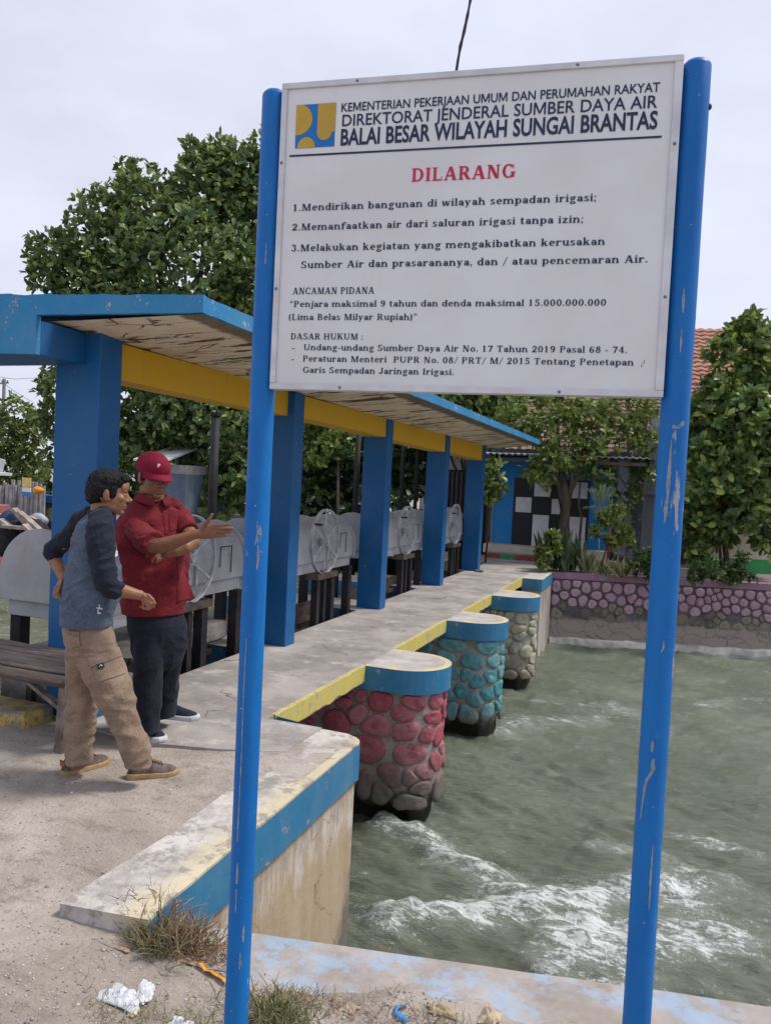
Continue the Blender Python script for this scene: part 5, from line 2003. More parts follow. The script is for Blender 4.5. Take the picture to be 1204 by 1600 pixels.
def tilemat(name, c1, c2):
    m = NT(name)
    col = m.mix(m.ramp(m.noise(1.3, 7, .7), .35, .68), c1, c2)
    col = m.mix(m.math('MULTIPLY', m.ramp(m.noise(9, 5, .7), .5, .7), .5), col, tuple(x * .5 for x in c1[:3]) + (1,))
    return m.done(col, .85, .2)


# brown tiled house behind the kiosk
rt = root('tiled_house', (-2.4, 24, 0), 'low house with brown tiled roof behind the kiosk and twisted tree', 'house')
mb = MB()
mb.box((-7.5, 23.5, 0), (1.2, 29, 3.1))
mb.build('wall', simple('plaster_grey', (.36, .36, .38, 1), .9, .2, .25, 1.5), rt)
mb = MB()
tile_roof(mb, (-8.2, 22.7, 2.75), (1.6, 22.7, 2.75), (1.6, 26.3, 5.0), (-8.2, 26.3, 5.0), 160, 16)
mb.build('roof', tilemat('brown_tile', (.15, .10, .085, 1), (.25, .18, .15, 1)), rt, fix=False)
# grey plastered building right of the kiosk
rt = root('plaster_building', (.2, 19.6, 0), 'grey plastered two tone building right of the kiosk with peeling corner', 'building')
M_pg = painted('plaster_bluegrey', (.36, .39, .44, 1), .62, (.55, .52, .50, 1), .25, .4, .8, 3)
mb = MB()
mb.box((-.55, 19.8, 0), (2.0, 24, 3.7))
mb.build('wall', M_pg, rt)
mb = MB()
mb.box((-.92, 19.3, 0), (-.60, 19.79, 3.5))
mb.build('corner_column', painted('column_dark', (.10, .11, .14, 1), .57, (.42, .38, .36, 1), .15, .4, .8, 4), rt)
mb = MB()
mb.box((-.2, 19.74, .0), (.75, 19.797, 1.35))
mb.build('door', simple('brick_red_door', (.16, .07, .06, 1), .8), rt)
mb = MB()
mb.box((-.59, 19.66, 1.62), (1.95, 19.79, 1.70))
mb.build('ledge', simple('ledge_pale', (.45, .46, .48, 1), .8), rt)
mb = MB()
mb.box((.2, 19.745, 2.3), (1.1, 19.797, 3.1))
mb.build('window', simple('window_dark', (.05, .055, .07, 1), .2, .5), rt)
# red roofed house with the cream and green wall
rt = root('red_roof_house', (6, 22, 0), 'cream house with green base band and red tiled roof behind the glossy tree', 'house')
hw = [(1.9, 21.4), (14, 24.2)]
hd = (Vector((14, 24.2, 0)) - Vector((1.9, 21.4, 0))).normalized()
hn = Vector((-hd.y, hd.x, 0))
H0 = Vector((1.7, 20.4, 0))
pt = lambda s, t, z: H0 + hd * s + hn * t + Vector((0, 0, z))
mb = MB()
poly = [pt(0, 0, 0), pt(13, 0, 0), pt(13, 7, 0), pt(0, 7, 0)]
mb.prism([(p.x, p.y) for p in poly], .33, 3.5)
mb.build('wall', simple('cream_wall', (.60, .53, .44, 1), .85, .2, .12, 1.5), rt)
mb = MB()
poly = [pt(-.012, -.012, 0), pt(13, -.012, 0), pt(13, 7, 0), pt(-.012, 7, 0)]
mb.prism([(p.x, p.y) for p in poly], -.1, .329)
mb.build('green_band', simple('green_paint', (.05, .30, .10, 1), .7, .3, .2, 2), rt)
mb = MB()
tile_roof(mb, pt(-1.9, -.9, 3.3), pt(13.5, -.9, 3.3), pt(13.5, 3.5, 6.4), pt(-1.9, 3.5, 6.4), 250, 22, .04)
mb.build('roof', tilemat('red_tile_roof', (.30, .135, .095, 1), (.42, .22, .165, 1)), rt, fix=False)
mb = MB()
g = [pt(-.02, 0, 3.5), pt(-.02, 7, 3.5), pt(-.02, 3.5, 6.1)]
g2 = [p + hd * .2 for p in g]
mb.add(g + g2, [(0, 1, 2), (5, 4, 3), (0, 3, 4, 1), (1, 4, 5, 2), (2, 5, 3, 0)])
mb.build('gable', simple('gable_grey', (.40, .38, .37, 1), .9), rt)
# cream garden wall with the green base, in front of the house
rt = root('garden_wall', (3, 19.2, 0), 'cream garden wall with green base band behind the weedy shrubs at right', 'garden wall')
W0, wd_ = Vector((.62, 18.35, 0)), Vector((1, .40, 0)).normalized()
wn_ = Vector((-wd_.y, wd_.x, 0))
wp = lambda s, t: (W0 + wd_ * s + wn_ * t)
mb = MB()
mb.prism([(q.x, q.y) for q in (wp(0, 0), wp(14, 0), wp(14, .16), wp(0, .16))], .30, 1.75)
mb.build('wall_panel', bpy.data.materials['cream_wall'], rt)
mb = MB()
mb.prism([(q.x, q.y) for q in (wp(-.01, -.015), wp(14, -.015), wp(14, .17), wp(-.01, .17))], -.1, .299)
mb.build('green_base', bpy.data.materials['green_paint'], rt)
# little white roofed shed behind the man in the cap
c = at(268, 760, 15.5)
rt = root('white_shed', (c.x, c.y, 0), 'blue grey shed with white sheet roof behind the red cap', 'shed')
d0, d1 = at(236, 760, 15.6), at(290, 760, 15.4)
e = (d1 - d0).normalized()
e.z = 0
e.normalize()
nb = Vector((-e.y, e.x, 0))
hz = at(268, 740, 15.5).z
mb = MB()
q = [d0, d1, d1 + nb * 2, d0 + nb * 2]
mb.prism([(p.x, p.y) for p in q], -.2, hz)
mb.build('wall', simple('shed_blue', (.13, .16, .22, 1), .9, .1, .2, 3), rt)
mb = MB()
mb.prism([(p.x, p.y) for p in [d0 - nb * .01, d1 - nb * .01, d1 + nb * 2, d0 + nb * 2]], hz + .001, hz + .18)
mb.build('wall_top', simple('shed_grey', (.30, .29, .29, 1), .9, .1), rt)
mb = MB()
a_, b_ = d0 - nb * .35 - e * .2, d1 - nb * .35 - e * .25
hz2 = hz + .22
mb.add([(a_.x, a_.y, hz2), (b_.x, b_.y, hz2), (b_.x + nb.x * 1.4 - e.x * .1, b_.y + nb.y * 1.4, hz2 + .32), (a_.x + nb.x * 1.4, a_.y + nb.y * 1.4, hz2 + .32),
        (a_.x, a_.y, hz2 + .04), (b_.x, b_.y, hz2 + .04), (b_.x + nb.x * 1.4 - e.x * .1, b_.y + nb.y * 1.4, hz2 + .36), (a_.x + nb.x * 1.4, a_.y + nb.y * 1.4, hz2 + .36)],
       [(0, 3, 2, 1), (4, 5, 6, 7), (0, 1, 5, 4), (1, 2, 6, 5), (2, 3, 7, 6), (3, 0, 4, 7)])
mb.build('sheet_roof', simple('white_sheet', (.62, .61, .61, 1), .6, .3, .2, 3), rt)
# black spindle posts behind the hoods
for (px, pw, dep, y1, lab) in ((330, .13, 11.5, 650, 'black upright post behind the gesturing hand'), (553, .10, 13.5, 640, 'black upright post behind the second hood, left of third pillar'),
                               (624, .09, 15.0, 650, 'black upright post just right of the third pillar'), (646, .08, 15.2, 650, 'black upright post closer to the fourth pillar')):
    p = at(px, 830, dep)
    t_ = at(px, y1, dep)
    mb = MB()
    mb.tube([(p.x, p.y, -.3), (p.x, p.y, t_.z)], [pw / 2, pw / 2], 10)
    rr = root('upright_post', (p.x, p.y, -.3), lab, 'post')
    mb.build('shaft', M_steel, rr, smooth=True)
    mb = MB()
    mb.tube([(p.x, p.y, t_.z), (p.x, p.y, t_.z + .05)], [pw * .62, pw * .62], 10)
    mb.build('cap', M_steel, rr)

# ================================================================== UPSTREAM FAR BANK, LEFT EDGE
M_ubank = M_far
mb = MB()
mb.add([(-60, 9.2, -.02), (-11.6, 10.0, -.02), (-8.6, 10.2, -.02), (-6.4, 15.9, -.02), (-60, 15.96, -.02)], [(0, 1, 2, 3, 4)])
tag(mb.build('upstream_bank_ground', M_ubank), kind='structure')
rt = root('stone_garden_wall', (-10.9, 10.6, 0), 'patterned stone wall with blue coping at far left beyond the water', 'wall')
w0, w1 = Vector((-14.5, 10.3, 0)), Vector((-9.2, 11.0, 0))
e = (w1 - w0).normalized()
nb = Vector((e.y, -e.x, 0))
mb = MB()
q = [w0, w1, w1 - nb * .2, w0 - nb * .2]
mb.prism([(p.x, p.y) for p in q], -.1, .96)
mb.build('wall_body', simple('wall_dark', (.10, .09, .085, 1), .9, .2, .5, 2.5, .4, 12), rt)
mb = MB()
q = [w0 + nb * .05, w1 + nb * .05, w1 - nb * .25, w0 - nb * .25]
mb.prism([(p.x, p.y) for p in q], .961, 1.09)
mb.build('coping', M_pblue, rt, bevel=.01)
P, cells = voronoi_cells((w1 - w0).length, .9, 60, 5, 2)
mb = MB()
for k, cc in enumerate(cells):
    if len(cc) > 2:
        stone_patch(mb, cc, .78, .02, lambda s, t, o: tuple(w0 + e * s + nb * (o + .012) + Vector((0, 0, t))), k * .2)
mb.build('wall_stones', simple('wall_stone', (.24, .21, .16, 1), .9, .2, .5, 1.5, .4, 15), rt, smooth=True)
p = at(3, 800, 11.2)
mb = MB()
mb.box((p.x - .12, p.y - .1, -.1), (p.x + .05, p.y + .1, 1.02))
tag(mb.build('red_pillar', painted('red_wall_paint', (.34, .06, .055, 1), .66), bevel=.01), 'faded red wall pillar at the far left edge', 'pillar')
# blue and white striped quay edge
rt = root('striped_quay', (-9.6, 9.3, -.5), 'blue and white painted quay wall at far left behind the grey hood', 'quay wall')
a_, b_ = Vector((-14, 8.6, 0)), Vector((-8.4, 9.6, 0))
e = (b_ - a_).normalized()
nb = Vector((e.y, -e.x, 0))
for z0, z1, m_, nm in ((-.9, .12, M_gw, 'quay_base'), (.121, .36, M_pblue, 'blue_stripe'), (.361, .56, M_white, 'white_stripe')):
    mb = MB()
    q = [a_ + nb * .02, b_ + nb * .02, b_ - nb * .5, a_ - nb * .5]
    mb.prism([(p.x, p.y) for p in q], z0, z1)
    mb.build(nm, m_, rt)
# scrap planks heaped on the quay
rt = root('scrap_pile', (-9.9, 9.9, .55), 'heap of old planks and dark tarpaulin on the quay at left', 'scrap pile')
rr_ = random.Random(3)
M_pl = simple('old_plank', (.34, .29, .25, 1), .9, .2, .4, 8)
for (x0, y0, x1, y1, d) in ((22, 795, 58, 835, 10.4), (30, 800, 62, 828, 10.3), (5, 822, 48, 826, 10.2), (38, 820, 60, 842, 10.1), (0, 812, 20, 825, 10.3), (45, 808, 66, 815, 10.6)):
    mb = MB()
    mb.beam(at(x0, y0, d), at(x1, y1, d), .14, .04)
    mb.build('plank', M_pl, rt)
for (x, y, d, r, c) in ((24, 822, 10.7, .26, (.03, .045, .09, 1)), (8, 818, 10.8, .2, (.30, .29, .30, 1)), (50, 832, 10.5, .24, (.025, .025, .03, 1)), (10, 840, 10.5, .3, (.03, .03, .035, 1)), (60, 845, 10.6, .25, (.03, .03, .03, 1)), (35, 848, 10.6, .3, (.03, .028, .03, 1)), (62, 815, 10.7, .14, (.30, .33, .38, 1))):
    c_ = at(x, y, d)
    mb = MB()
    mb.ball(c_, (r, r * .8, r * .75), nu=20, nv=14)
    mb.v = [tuple(Vector(v) + (Vector(v) - c_).normalized() * (.35 * r * mnoise.noise(Vector(v) * 7))) for v in mb.v]
    mb.build('tarpaulin_bundle', simple('bundle', c, .8, .2, .5, 9), rt, smooth=True)
# fence of stakes and a banner under the pale tree
rt = root('stake_fence', (-12.5, 12.5, 0), 'weathered stake fence beneath the pale tree', 'fence')
for i in range(26):
    p = at(-5 + i * 3.0, 775, 13.5 + .1 * rr_.random())
    t_ = at(0, 748 + rr_.random() * 12, 13.5).z
    mb = MB()
    mb.beam((p.x, p.y, -.1), (p.x + .03 * rr_.uniform(-1, 1), p.y, t_), .06, .03)
    mb.build('stake', simple('stake_grey', (.30, .28, .28, 1), .9, .2, .3), rt)
c = at(42, 760, 13.1)
rt = root('banner', (c.x, c.y, .6), 'small white and yellow hanging banner on the stake fence', 'banner')
for (y0, y1, m_) in ((746, 761, simple('banner_yellow', (.62, .45, .16, 1), .7)), (761.2, 769, M_white), (769.2, 776, simple('banner_blue', (.04, .15, .40, 1), .7))):
    a_, b_ = at(35, y0, 13.1), at(52, y1, 13.1)
    mb = MB()
    mb.box((a_.x, a_.y, b_.z), (b_.x, a_.y + .02, a_.z))
    mb.build('banner_panel', m_, rt)
c = at(60, 766, 11.6)
mb = MB()
mb.ball(c, (.09, .08, .06), nu=12, nv=8)
mb.v = [tuple(Vector(v) + (Vector(v) - c) * (.35 * mnoise.noise(Vector(v) * 14))) for v in mb.v]
tag(mb.build('orange_bag', simple('bag_orange', (.65, .28, .02, 1), .6), smooth=True), 'crumpled orange bag on the blue wall coping', 'bag')
c = at(2, 735, 14)
mb = MB()
mb.beam(at(-20, 738, 14), at(9, 741, 14), .5, .05)
mb.beam(at(-20, 720, 14), at(6, 728, 14), .05, .22)
tag(mb.build('white_awning', M_white), 'small white awning corner at the far left edge', 'awning')
# utility pole with cross arm and wires, far left; one slack cable over the sign
rt = root('utility_pole', tuple(at(4, 700, 45)), 'distant utility pole with cross arm at the left edge', 'utility pole')
p = at(4, 700, 45)
t_ = at(4, 592, 45)
mb = MB()
mb.tube([(p.x, p.y, 0), (p.x, p.y, t_.z)], [.12, .09], 8)
mb.build('pole', simple('pole_grey', (.20, .20, .22, 1), .8), rt)
mb = MB()
mb.beam(at(-12, 600, 45), at(14, 598, 45), .08, .08)
for x in (-2, 4, 12):
    mb.beam(at(x, 599, 45), at(x, 594, 45), .05, .05)
mb.build('cross_arm', simple('arm_grey', (.16, .16, .18, 1), .8), rt)
for k, (a_, b_) in enumerate((((-20, 575), (50, 628)), ((-20, 586), (62, 590)))):
    mb = MB()
    p0, p1 = at(*a_, 40), at(*b_, 44)
    mb.tube([p0, p0.lerp(p1, .5) - Vector((0, 0, .15)), p1], [.012] * 3, 5)
    tag(mb.build('wire', simple('wire', (.05, .05, .06, 1), .6)), ('thin sagging overhead wire running down at the left edge' if k == 0 else 'thin level overhead wire at the left edge'), 'wire')
mb = MB()
pts = [at(x, y, 6.2) for x, y in ((742, -60), (737, -20), (734.5, 0), (730, 24), (725, 48), (719, 72), (715, 95), (711, 122), (705, 160), (696, 230))]
rad = [.011, .012, .011, .009, .0145, .009, .012, .013, .009, .009]
mb.tube(pts, rad, 10)
for s in (0, 1):
    mb.tube([p + Vector((.008 * math.cos(i * 1.9 + s * 3.1), 0, .0)) for i, p in enumerate(pts)], [.008] * len(pts), 8)
tag(mb.build('power_cable', simple('cable_black', (.03, .03, .05, 1), .5), smooth=True), 'twisted black power cable hanging down behind the signboard', 'cable')
# ================================================================== PEOPLE
from mathutils.bvhtree import BVHTree
AXR = Vector((ROT.col[0].x, ROT.col[0].y, 0)).normalized()        # across the view
AXF = Vector((-ROT.col[2].x, -ROT.col[2].y, 0)).normalized()      # away from the viewer
UP = Vector((0, 0, 1))


def remesh(mb, voxel, smooth=2, fold=None):
    me = bpy.data.meshes.new('tmp')
    me.from_pydata(mb.v, [], mb.f)
    bm = bmesh.new()
    bm.from_mesh(me)
    bmesh.ops.recalc_face_normals(bm, faces=bm.faces)
    bm.to_mesh(me)
    bm.free()
    o = bpy.data.objects.new('tmp', me)
    COL.objects.link(o)
    m = o.modifiers.new('r', 'REMESH')
    m.mode = 'VOXEL'
    m.voxel_size = voxel
    if smooth:
        s = o.modifiers.new('s', 'SMOOTH')
        s.factor = .5
        s.iterations = smooth
    dg = bpy.context.evaluated_depsgraph_get()
    r = bpy.data.meshes.new_from_object(o.evaluated_get(dg))
    bpy.data.objects.remove(o)
    bpy.data.meshes.remove(me)
    if fold:
        no = [v.normal.copy() for v in r.vertices]
        for v, n in zip(r.vertices, no):
            v.co += n * fold(v.co)
        r.update()
    return r


def put(name, me, mats, parent):
    """link a world-space mesh under its (shifted) root"""
    off = Vector((0, 0, 0))
    p_ = parent
    while p_ is not None:
        if 'o' in p_:
            off += Vector(p_['o'])
        p_ = p_.parent
    me.transform(Matrix.Translation(-off))
    me.materials.clear()
    for m in (mats if isinstance(mats, (list, tuple)) else [mats]):
        me.materials.append(m)
    me.polygons.foreach_set('use_smooth', [True] * len(me.polygons))
    me.name = name
    return link(name, me, parent)


def bvh(me):
    return BVHTree.FromPolygons([v.co.copy() for v in me.vertices], [tuple(p.vertices) for p in me.polygons])


def patch(tree, quad, nu, nv, off, thick, mat, name, parent, mb=None):
    """cloth patch stitched on a garment: a grid dropped on to its surface"""
    a, b, c, d = [Vector((x, y, 0)) for x, y in quad]
    o = Vector((0, 0, CAM_H))
    own = mb is None
    mb = mb or MB()
    g = []
    for j in range(nv + 1):
        for i in range(nu + 1):
            p = a.lerp(b, i / nu).lerp(d.lerp(c, i / nu), j / nv)
            r = (at(p.x, p.y, 1) - o).normalized()
            h = tree.ray_cast(o, r)
            g.append((h[0] + h[1] * off, h[1]) if h[0] is not None else None)
    if any(x is None for x in g):
        ok = [x for x in g if x is not None]
        if not ok:
            return None
        g = [x if x is not None else ok[0] for x in g]
    n = nu + 1
    vs = [p for p, _ in g] + [p - q * thick for p, q in g]
    N = len(g)
    fs = [(j * n + i, j * n + i + 1, (j + 1) * n + i + 1, (j + 1) * n + i) for j in range(nv) for i in range(nu)]
    bd = [i for i in range(nu)] + [j * n + nu for j in range(nv)] + [nv * n + i for i in range(nu, 0, -1)] + [j * n for j in range(nv, 0, -1)]
    fs += [(bd[k], bd[(k + 1) % len(bd)], N + bd[(k + 1) % len(bd)], N + bd[k]) for k in range(len(bd))]
    mb.add(vs, fs)
    if own:
        return mb.build(name, mat, parent, smooth=False)


def oval(c, f, l, a, b, n=28, p=2.25):
    r = []
    for k in range(n):
        t = 2 * math.pi * k / n
        x, y = math.cos(t), math.sin(t)
        q = (abs(x) ** p + abs(y) ** p) ** (-1 / p)
        r.append(c + f * (a * x * q) + l * (b * y * q))
    return r


def torso(mb, rows, dep, fwd, lat, k=1.0, grow=0.0):
    """rows: (py, left px, right px, depth half, lateral half); scaled so that the silhouette spans left..right"""
    rings = []
    for row in rows:
        py, xl, xr, a0, b0 = row[:5]
        dd = dep + (row[5] if len(row) > 5 else 0)
        ext = (xr - xl) / 2 * dd / _F
        s = ext / math.hypot(a0 * fwd.dot(AXR), b0 * lat.dot(AXR))
        s = min(1.25, max(.8, s)) * k
        rings.append(oval(at((xl + xr) / 2, py, dd), fwd, lat, a0 * s + grow, b0 * s + grow))
    mb.loft(rings)


def legs(mb, rows, fwd, lat, ratio=1.15, k=1.0):
    rings = []
    for px, py, hw, d in rows:
        r = hw * d / _F * k
        rings.append(oval(at(px, py, d), AXR, AXF, r, r * ratio, 24, 2.1))
    mb.loft(rings)


def limb(mb, pts, n=14):
    """pts: (px, py, depth, radius)"""
    mb.tube([at(x, y, d) for x, y, d, r in pts], [r for *_, r in pts], n)
    for x, y, d, r in pts:
        mb.ball(at(x, y, d), r * .985, nu=14, nv=10)


def finger(mb, pts, r0, r1):
    P = [at(*p) for p in pts]
    n = len(P)
    rad = [r0 + (r1 - r0) * i / (n - 1) for i in range(n)]
    mb.tube(P, rad, 10)
    for p, r in zip(P, rad):
        mb.ball(p, r * 1.04, nu=10, nv=8)


def head(mb, c, f, l, u, s=1.0):
    """skull, face, nose, lips, ears in the head's own axes"""
    M = Matrix((f, l, u)).transposed()
    P = lambda x, y, z: c + (f * x + l * y + u * z) * s
    B = lambda x, y, z, a, b, d: mb.ball(P(x, y, z), (a * s, b * s, d * s), M, 24, 16)
    B(-.014, 0, .024, .097, .076, .088)
    B(.032, 0, -.028, .060, .063, .085)
    B(.030, 0, -.068, .054, .055, .040)
    B(.066, 0, -.094, .022, .026, .018)
    B(.066, 0, .036, .030, .052, .040)
    B(.077, 0, .016, .014, .048, .010)
    for sd in (-1, 1):
        B(.060, sd * .040, -.022, .024, .022, .020)
        B(.078, sd * .031, -.003, .011, .016, .008)
        B(.094, sd * .012, -.034, .010, .008, .008)
        mb.ball(P(-.006, sd * .077, -.012), (.017 * s, .008 * s, .033 * s), M @ Matrix.Rotation(-.18, 3, 'Y') @ Matrix.Rotation(sd * .25, 3, 'Z'), 18, 12)
        B(.006, sd * .071, -.034, .010, .010, .010)
        B(.020, sd * .048, -.070, .034, .012, .026)
    mb.tube([P(.080, 0, .012), P(.092, 0, -.012), P(.103, 0, -.030)], [.0095 * s, .0105 * s, .0125 * s], 12)
    B(.103, 0, -.031, .0125, .0125, .0115)
    B(.086, 0, -.0585, .0115, .026, .0062)
    B(.084, 0, -.0715, .0115, .022, .0075)
    B(.080, 0, -.046, .012, .020, .012)
    return P, M


def paint_face(me, P, s, marks):
    """marks: (centre, (rf, rl, ru) radii, axes, slot)"""
    for c, rad, M, slot in marks:
        inv = M.inverted()
        for p in me.polygons:
            q = inv @ (p.center - c)
            if (q.x / rad[0]) ** 2 + (q.y / rad[1]) ** 2 + (q.z / rad[2]) ** 2 < 1:
                p.material_index = slot


def skin(name, c):
    m = NT(name)
    d = tuple(x * .72 for x in c[:3]) + (1,)
    col = m.mix(m.ramp(m.noise(28, 5, .65), .3, .7), d, c)
    col = m.mix(m.math('MULTIPLY', m.ramp(m.noise(7, 3), .45, .7), .35), col, (c[0] * 1.1, c[1] * .72, c[2] * .66, 1))
    m.bump(m.noise(260, 3), .08, .002)
    m.b.inputs['Subsurface Weight'].default_value = .08
    m.b.inputs['Subsurface Radius'].default_value = (.012, .005, .003)
    return m.done(col, .5, .35)


def cloth(name, c, c2=None, scale=14, rough=.85, bump=.3, weave=420, mot=.4):
    m = NT(name)
    c2 = c2 or tuple(x * .68 for x in c[:3]) + (1,)
    col = m.mix(m.ramp(m.noise(scale, 6, .68), .32, .68), c2, c)
    col = m.mix(m.math('MULTIPLY', m.ramp(m.noise(weave * .35, 2), .45, .65), mot), col, tuple(min(1, x * 1.3) for x in c[:3]) + (1,))
    rg = m.math('ABSOLUTE', m.math('SUBTRACT', m.noise(7.5, 4, .55, m.warp(.25, 4)), .5))
    h = m.math('ADD', m.math('MULTIPLY', m.noise(weave, 2), .12), m.math('MULTIPLY', m.ramp(rg, 0, .10, 1, 0), -.9))
    m.bump(h, bump * .8, .012)
    m.b.inputs['Sheen Weight'].default_value = .04
    return m.done(col, rough, .15)


def folds(a1, s1, a2=0.0, s2=(20, 20, 20), seed=0, mask=None):
    """soft creases: a warped, tilted ridge pattern plus finer wrinkles"""
    def f(p):
        q = mnoise.noise((p.x * 4 + seed, p.y * 4, p.z * 4))
        h = p.x * AXR.x + p.y * AXR.y
        d = p.x * AXF.x + p.y * AXF.y
        u = (h * s1[0] + p.z * s1[2] * .45 + q * 1.6, d * s1[1], p.z * s1[2] - h * s1[0] * .8 + q * 1.2 + seed)
        n = 1 - abs(mnoise.noise(u)) * 2.6
        v = a1 * max(-.5, n) + a2 * mnoise.noise((h * s2[0] + p.z * s2[2] * .5, d * s2[1] + seed, p.z * s2[2] - h * s2[0]))
        return v * (mask(p) if mask else 1)
    return f


def shoe(rt, heel, toe, z, upper, sole, name='shoe', wd=1.0, sole_h=.030, lace=None, trim=None):
    heel, toe = Vector((heel[0], heel[1], z)), Vector((toe[0], toe[1], z))
    f = (toe - heel)
    L = f.length
    f.normalize()
    l = Vector((-f.y, f.x, 0))
    hw = lambda t: wd * np.interp(t, [0, .04, .15, .35, .55, .72, .88, .96, 1.0], [.014, .028, .036, .035, .040, .047, .042, .027, .012])
    ht = lambda t: np.interp(t, [0, .04, .12, .26, .38, .50, .65, .80, .93, 1.0], [.080, .094, .100, .102, .100, .090, .074, .064, .052, .026])
    T = [0, .02, .05, .1, .18, .28, .38, .48, .58, .68, .78, .88, .94, .98, 1.0]
    rings = []
    for t in T:
        c = heel + f * (L * t)
        w_, h_ = hw(t), ht(t)
        ring = []
        for k in range(20):
            a = math.pi * k / 19
            ring.append(c + l * (w_ * math.cos(a) * (1 - .20 * math.sin(a) ** 2)) + UP * (sole_h * .6 + (h_ - sole_h * .6) * math.sin(a) ** .8))
        rings.append(ring)
    mb = MB()
    mb.loft(rings)
    up_ = mb.build(name, upper, rt, smooth=True)
    mb = MB()
    out_ = [(t, hw(t) + .006) for t in T]
    poly = [heel + f * (L * t * 1.03 - .006) + l * w_ for t, w_ in out_] + [heel + f * (L * t * 1.03 - .006) - l * w_ for t, w_ in reversed(out_)]
    tt = [t for t, _ in out_] + [t for t, _ in reversed(out_)]
    rise = [.012 * max(0, (t - .72) / .28) ** 1.6 for t in tt]
    n = len(poly)
    r0 = [p + UP * rise[i] for i, p in enumerate(poly)]
    r1 = [p + UP * (rise[i] * .6 + sole_h * (1.15 if tt[i] < .45 else 1.0)) for i, p in enumerate(poly)]
    r2 = [heel + f * (L * .5) + (p - heel - f * (L * .5)) * .93 + UP * (rise[i] * .6 + sole_h * 1.2) for i, p in enumerate(poly)]
    mb.loft([r0, [a.lerp(b, .5) + (a - heel - f * L * .5).normalized() * .003 for a, b in zip(r0, r1)], r1, r2])
    mb.build('sole', sole, up_, smooth=False, bevel=.002)
    if lace:
        mb = MB()
        for t in (.40, .46, .52, .58, .64):
            c = heel + f * (L * t)
            h_, w_ = ht(t), hw(t)
            mb.tube([c + l * (w_ * .45) + f * .008 + UP * (h_ * .93 + .003), c + UP * (h_ + .008), c - l * (w_ * .45) + f * .012 + UP * (h_ * .93 + .003)], [.0036] * 3, 6)
        c = heel + f * (L * .40)
        for s in (-1, 1):
            mb.tube([c + UP * .098, c + l * (s * .02) + f * .015 + UP * .104, c + l * (s * .035) + f * .005 + UP * .088], [.003] * 3, 6)
        mb.build('laces', lace, up_, smooth=True)
    if trim:
        mb = MB()
        c = heel + f * .004
        mb.loft([[c + l * (.024 * math.cos(a)) - f * (.004 + .012 * math.sin(a)) + UP * h_ for a in [math.pi * k / 10 for k in range(11)]] for h_ in (.062, .088)], cap=False)
        mb.build('heel_tab', trim, up_)
    return up_


M_lip = simple('lips', (.20, .085, .07, 1), .5)
M_dk = simple('eye_dark', (.015, .012, .012, 1), .3, .5)
M_ew = simple('eye_white', (.45, .42, .40, 1), .3, .5)
M_hair = NT('black_hair')
_c = M_hair.mix(M_hair.ramp(M_hair.noise(70, 4, .7, stretch=(1, 1, .35)), .35, .7), (.004, .004, .005, 1), (.016, .016, .02, 1))
M_hair.bump(M_hair.noise(120, 4, .7, stretch=(1, 1, .3)), .8, .01)
M_hair = M_hair.done(_c, .6, .2)

# ------------------------------------------------------------------ man in the grey-blue raglan shirt
D = 4.0
th = R(22)
F1 = AXR * math.cos(th) + AXF * math.sin(th)
L1 = -AXR * math.sin(th) + AXF * math.cos(th)
g1 = onz(185, 1216, -.02)
rt = root('person', (g1.x, g1.y, -.03), 'person in grey blue raglan shirt and khaki cargo trousers with one hand on hip', 'person')
rows1 = [(798, 143, 172, .055, .075), (806, 134, 174, .07, .12), (815, 122, 176, .085, .165), (826, 115, 179, .095, .185), (840, 111, 181, .105, .188), (858, 109, 184, .115, .184), (876, 107, 187, .12, .178), (895, 105, 190, .125, .172),
         (913, 103, 190, .13, .168), (930, 100, 187, .125, .166), (948, 96, 181, .12, .168), (964, 93, 177, .12, .172), (972, 92.5, 176.5, .12, .172), (974, 92.5, 176.5, .12, .172)]
sk1 = skin('skin_warm', (.29, .135, .075, 1))
mb = MB()
torso(mb, [r for r in rows1], D, F1, L1, .86)
torso(mb, [(960, 100, 172, .1, .14), (1000, 110, 178, .1, .14), (1030, 115, 182, .09, .13)], D, F1, L1, .85)
legs(mb, [(150, 1015, 24, 3.95), (165, 1055, 22, 3.95), (182, 1094, 17, 3.95), (197, 1133, 14, 3.96), (212, 1180, 11, 3.98), (214, 1200, 10, 3.98)], F1, L1)
legs(mb, [(130, 1015, 20, 4.07), (128, 1060, 18, 4.08), (128, 1094, 15, 4.08), (126, 1133, 13, 4.08), (122, 1185, 10, 4.06), (122, 1200, 10, 4.06)], F1, L1)
limb(mb, [(150, 826, 3.90, .05), (160, 870, 3.835, .047), (165, 913, 3.82, .040), (180, 920, 3.835, .0375), (198, 925, 3.86, .033), (214, 929, 3.88, .0265), (219, 930, 3.885, .026)])
limb(mb, [(126, 828, 4.12, .05), (100, 848, 4.18, .045), (82, 860, 4.22, .040), (87, 877, 4.19, .036), (95, 893, 4.15, .030), (100, 905, 4.12, .025)])
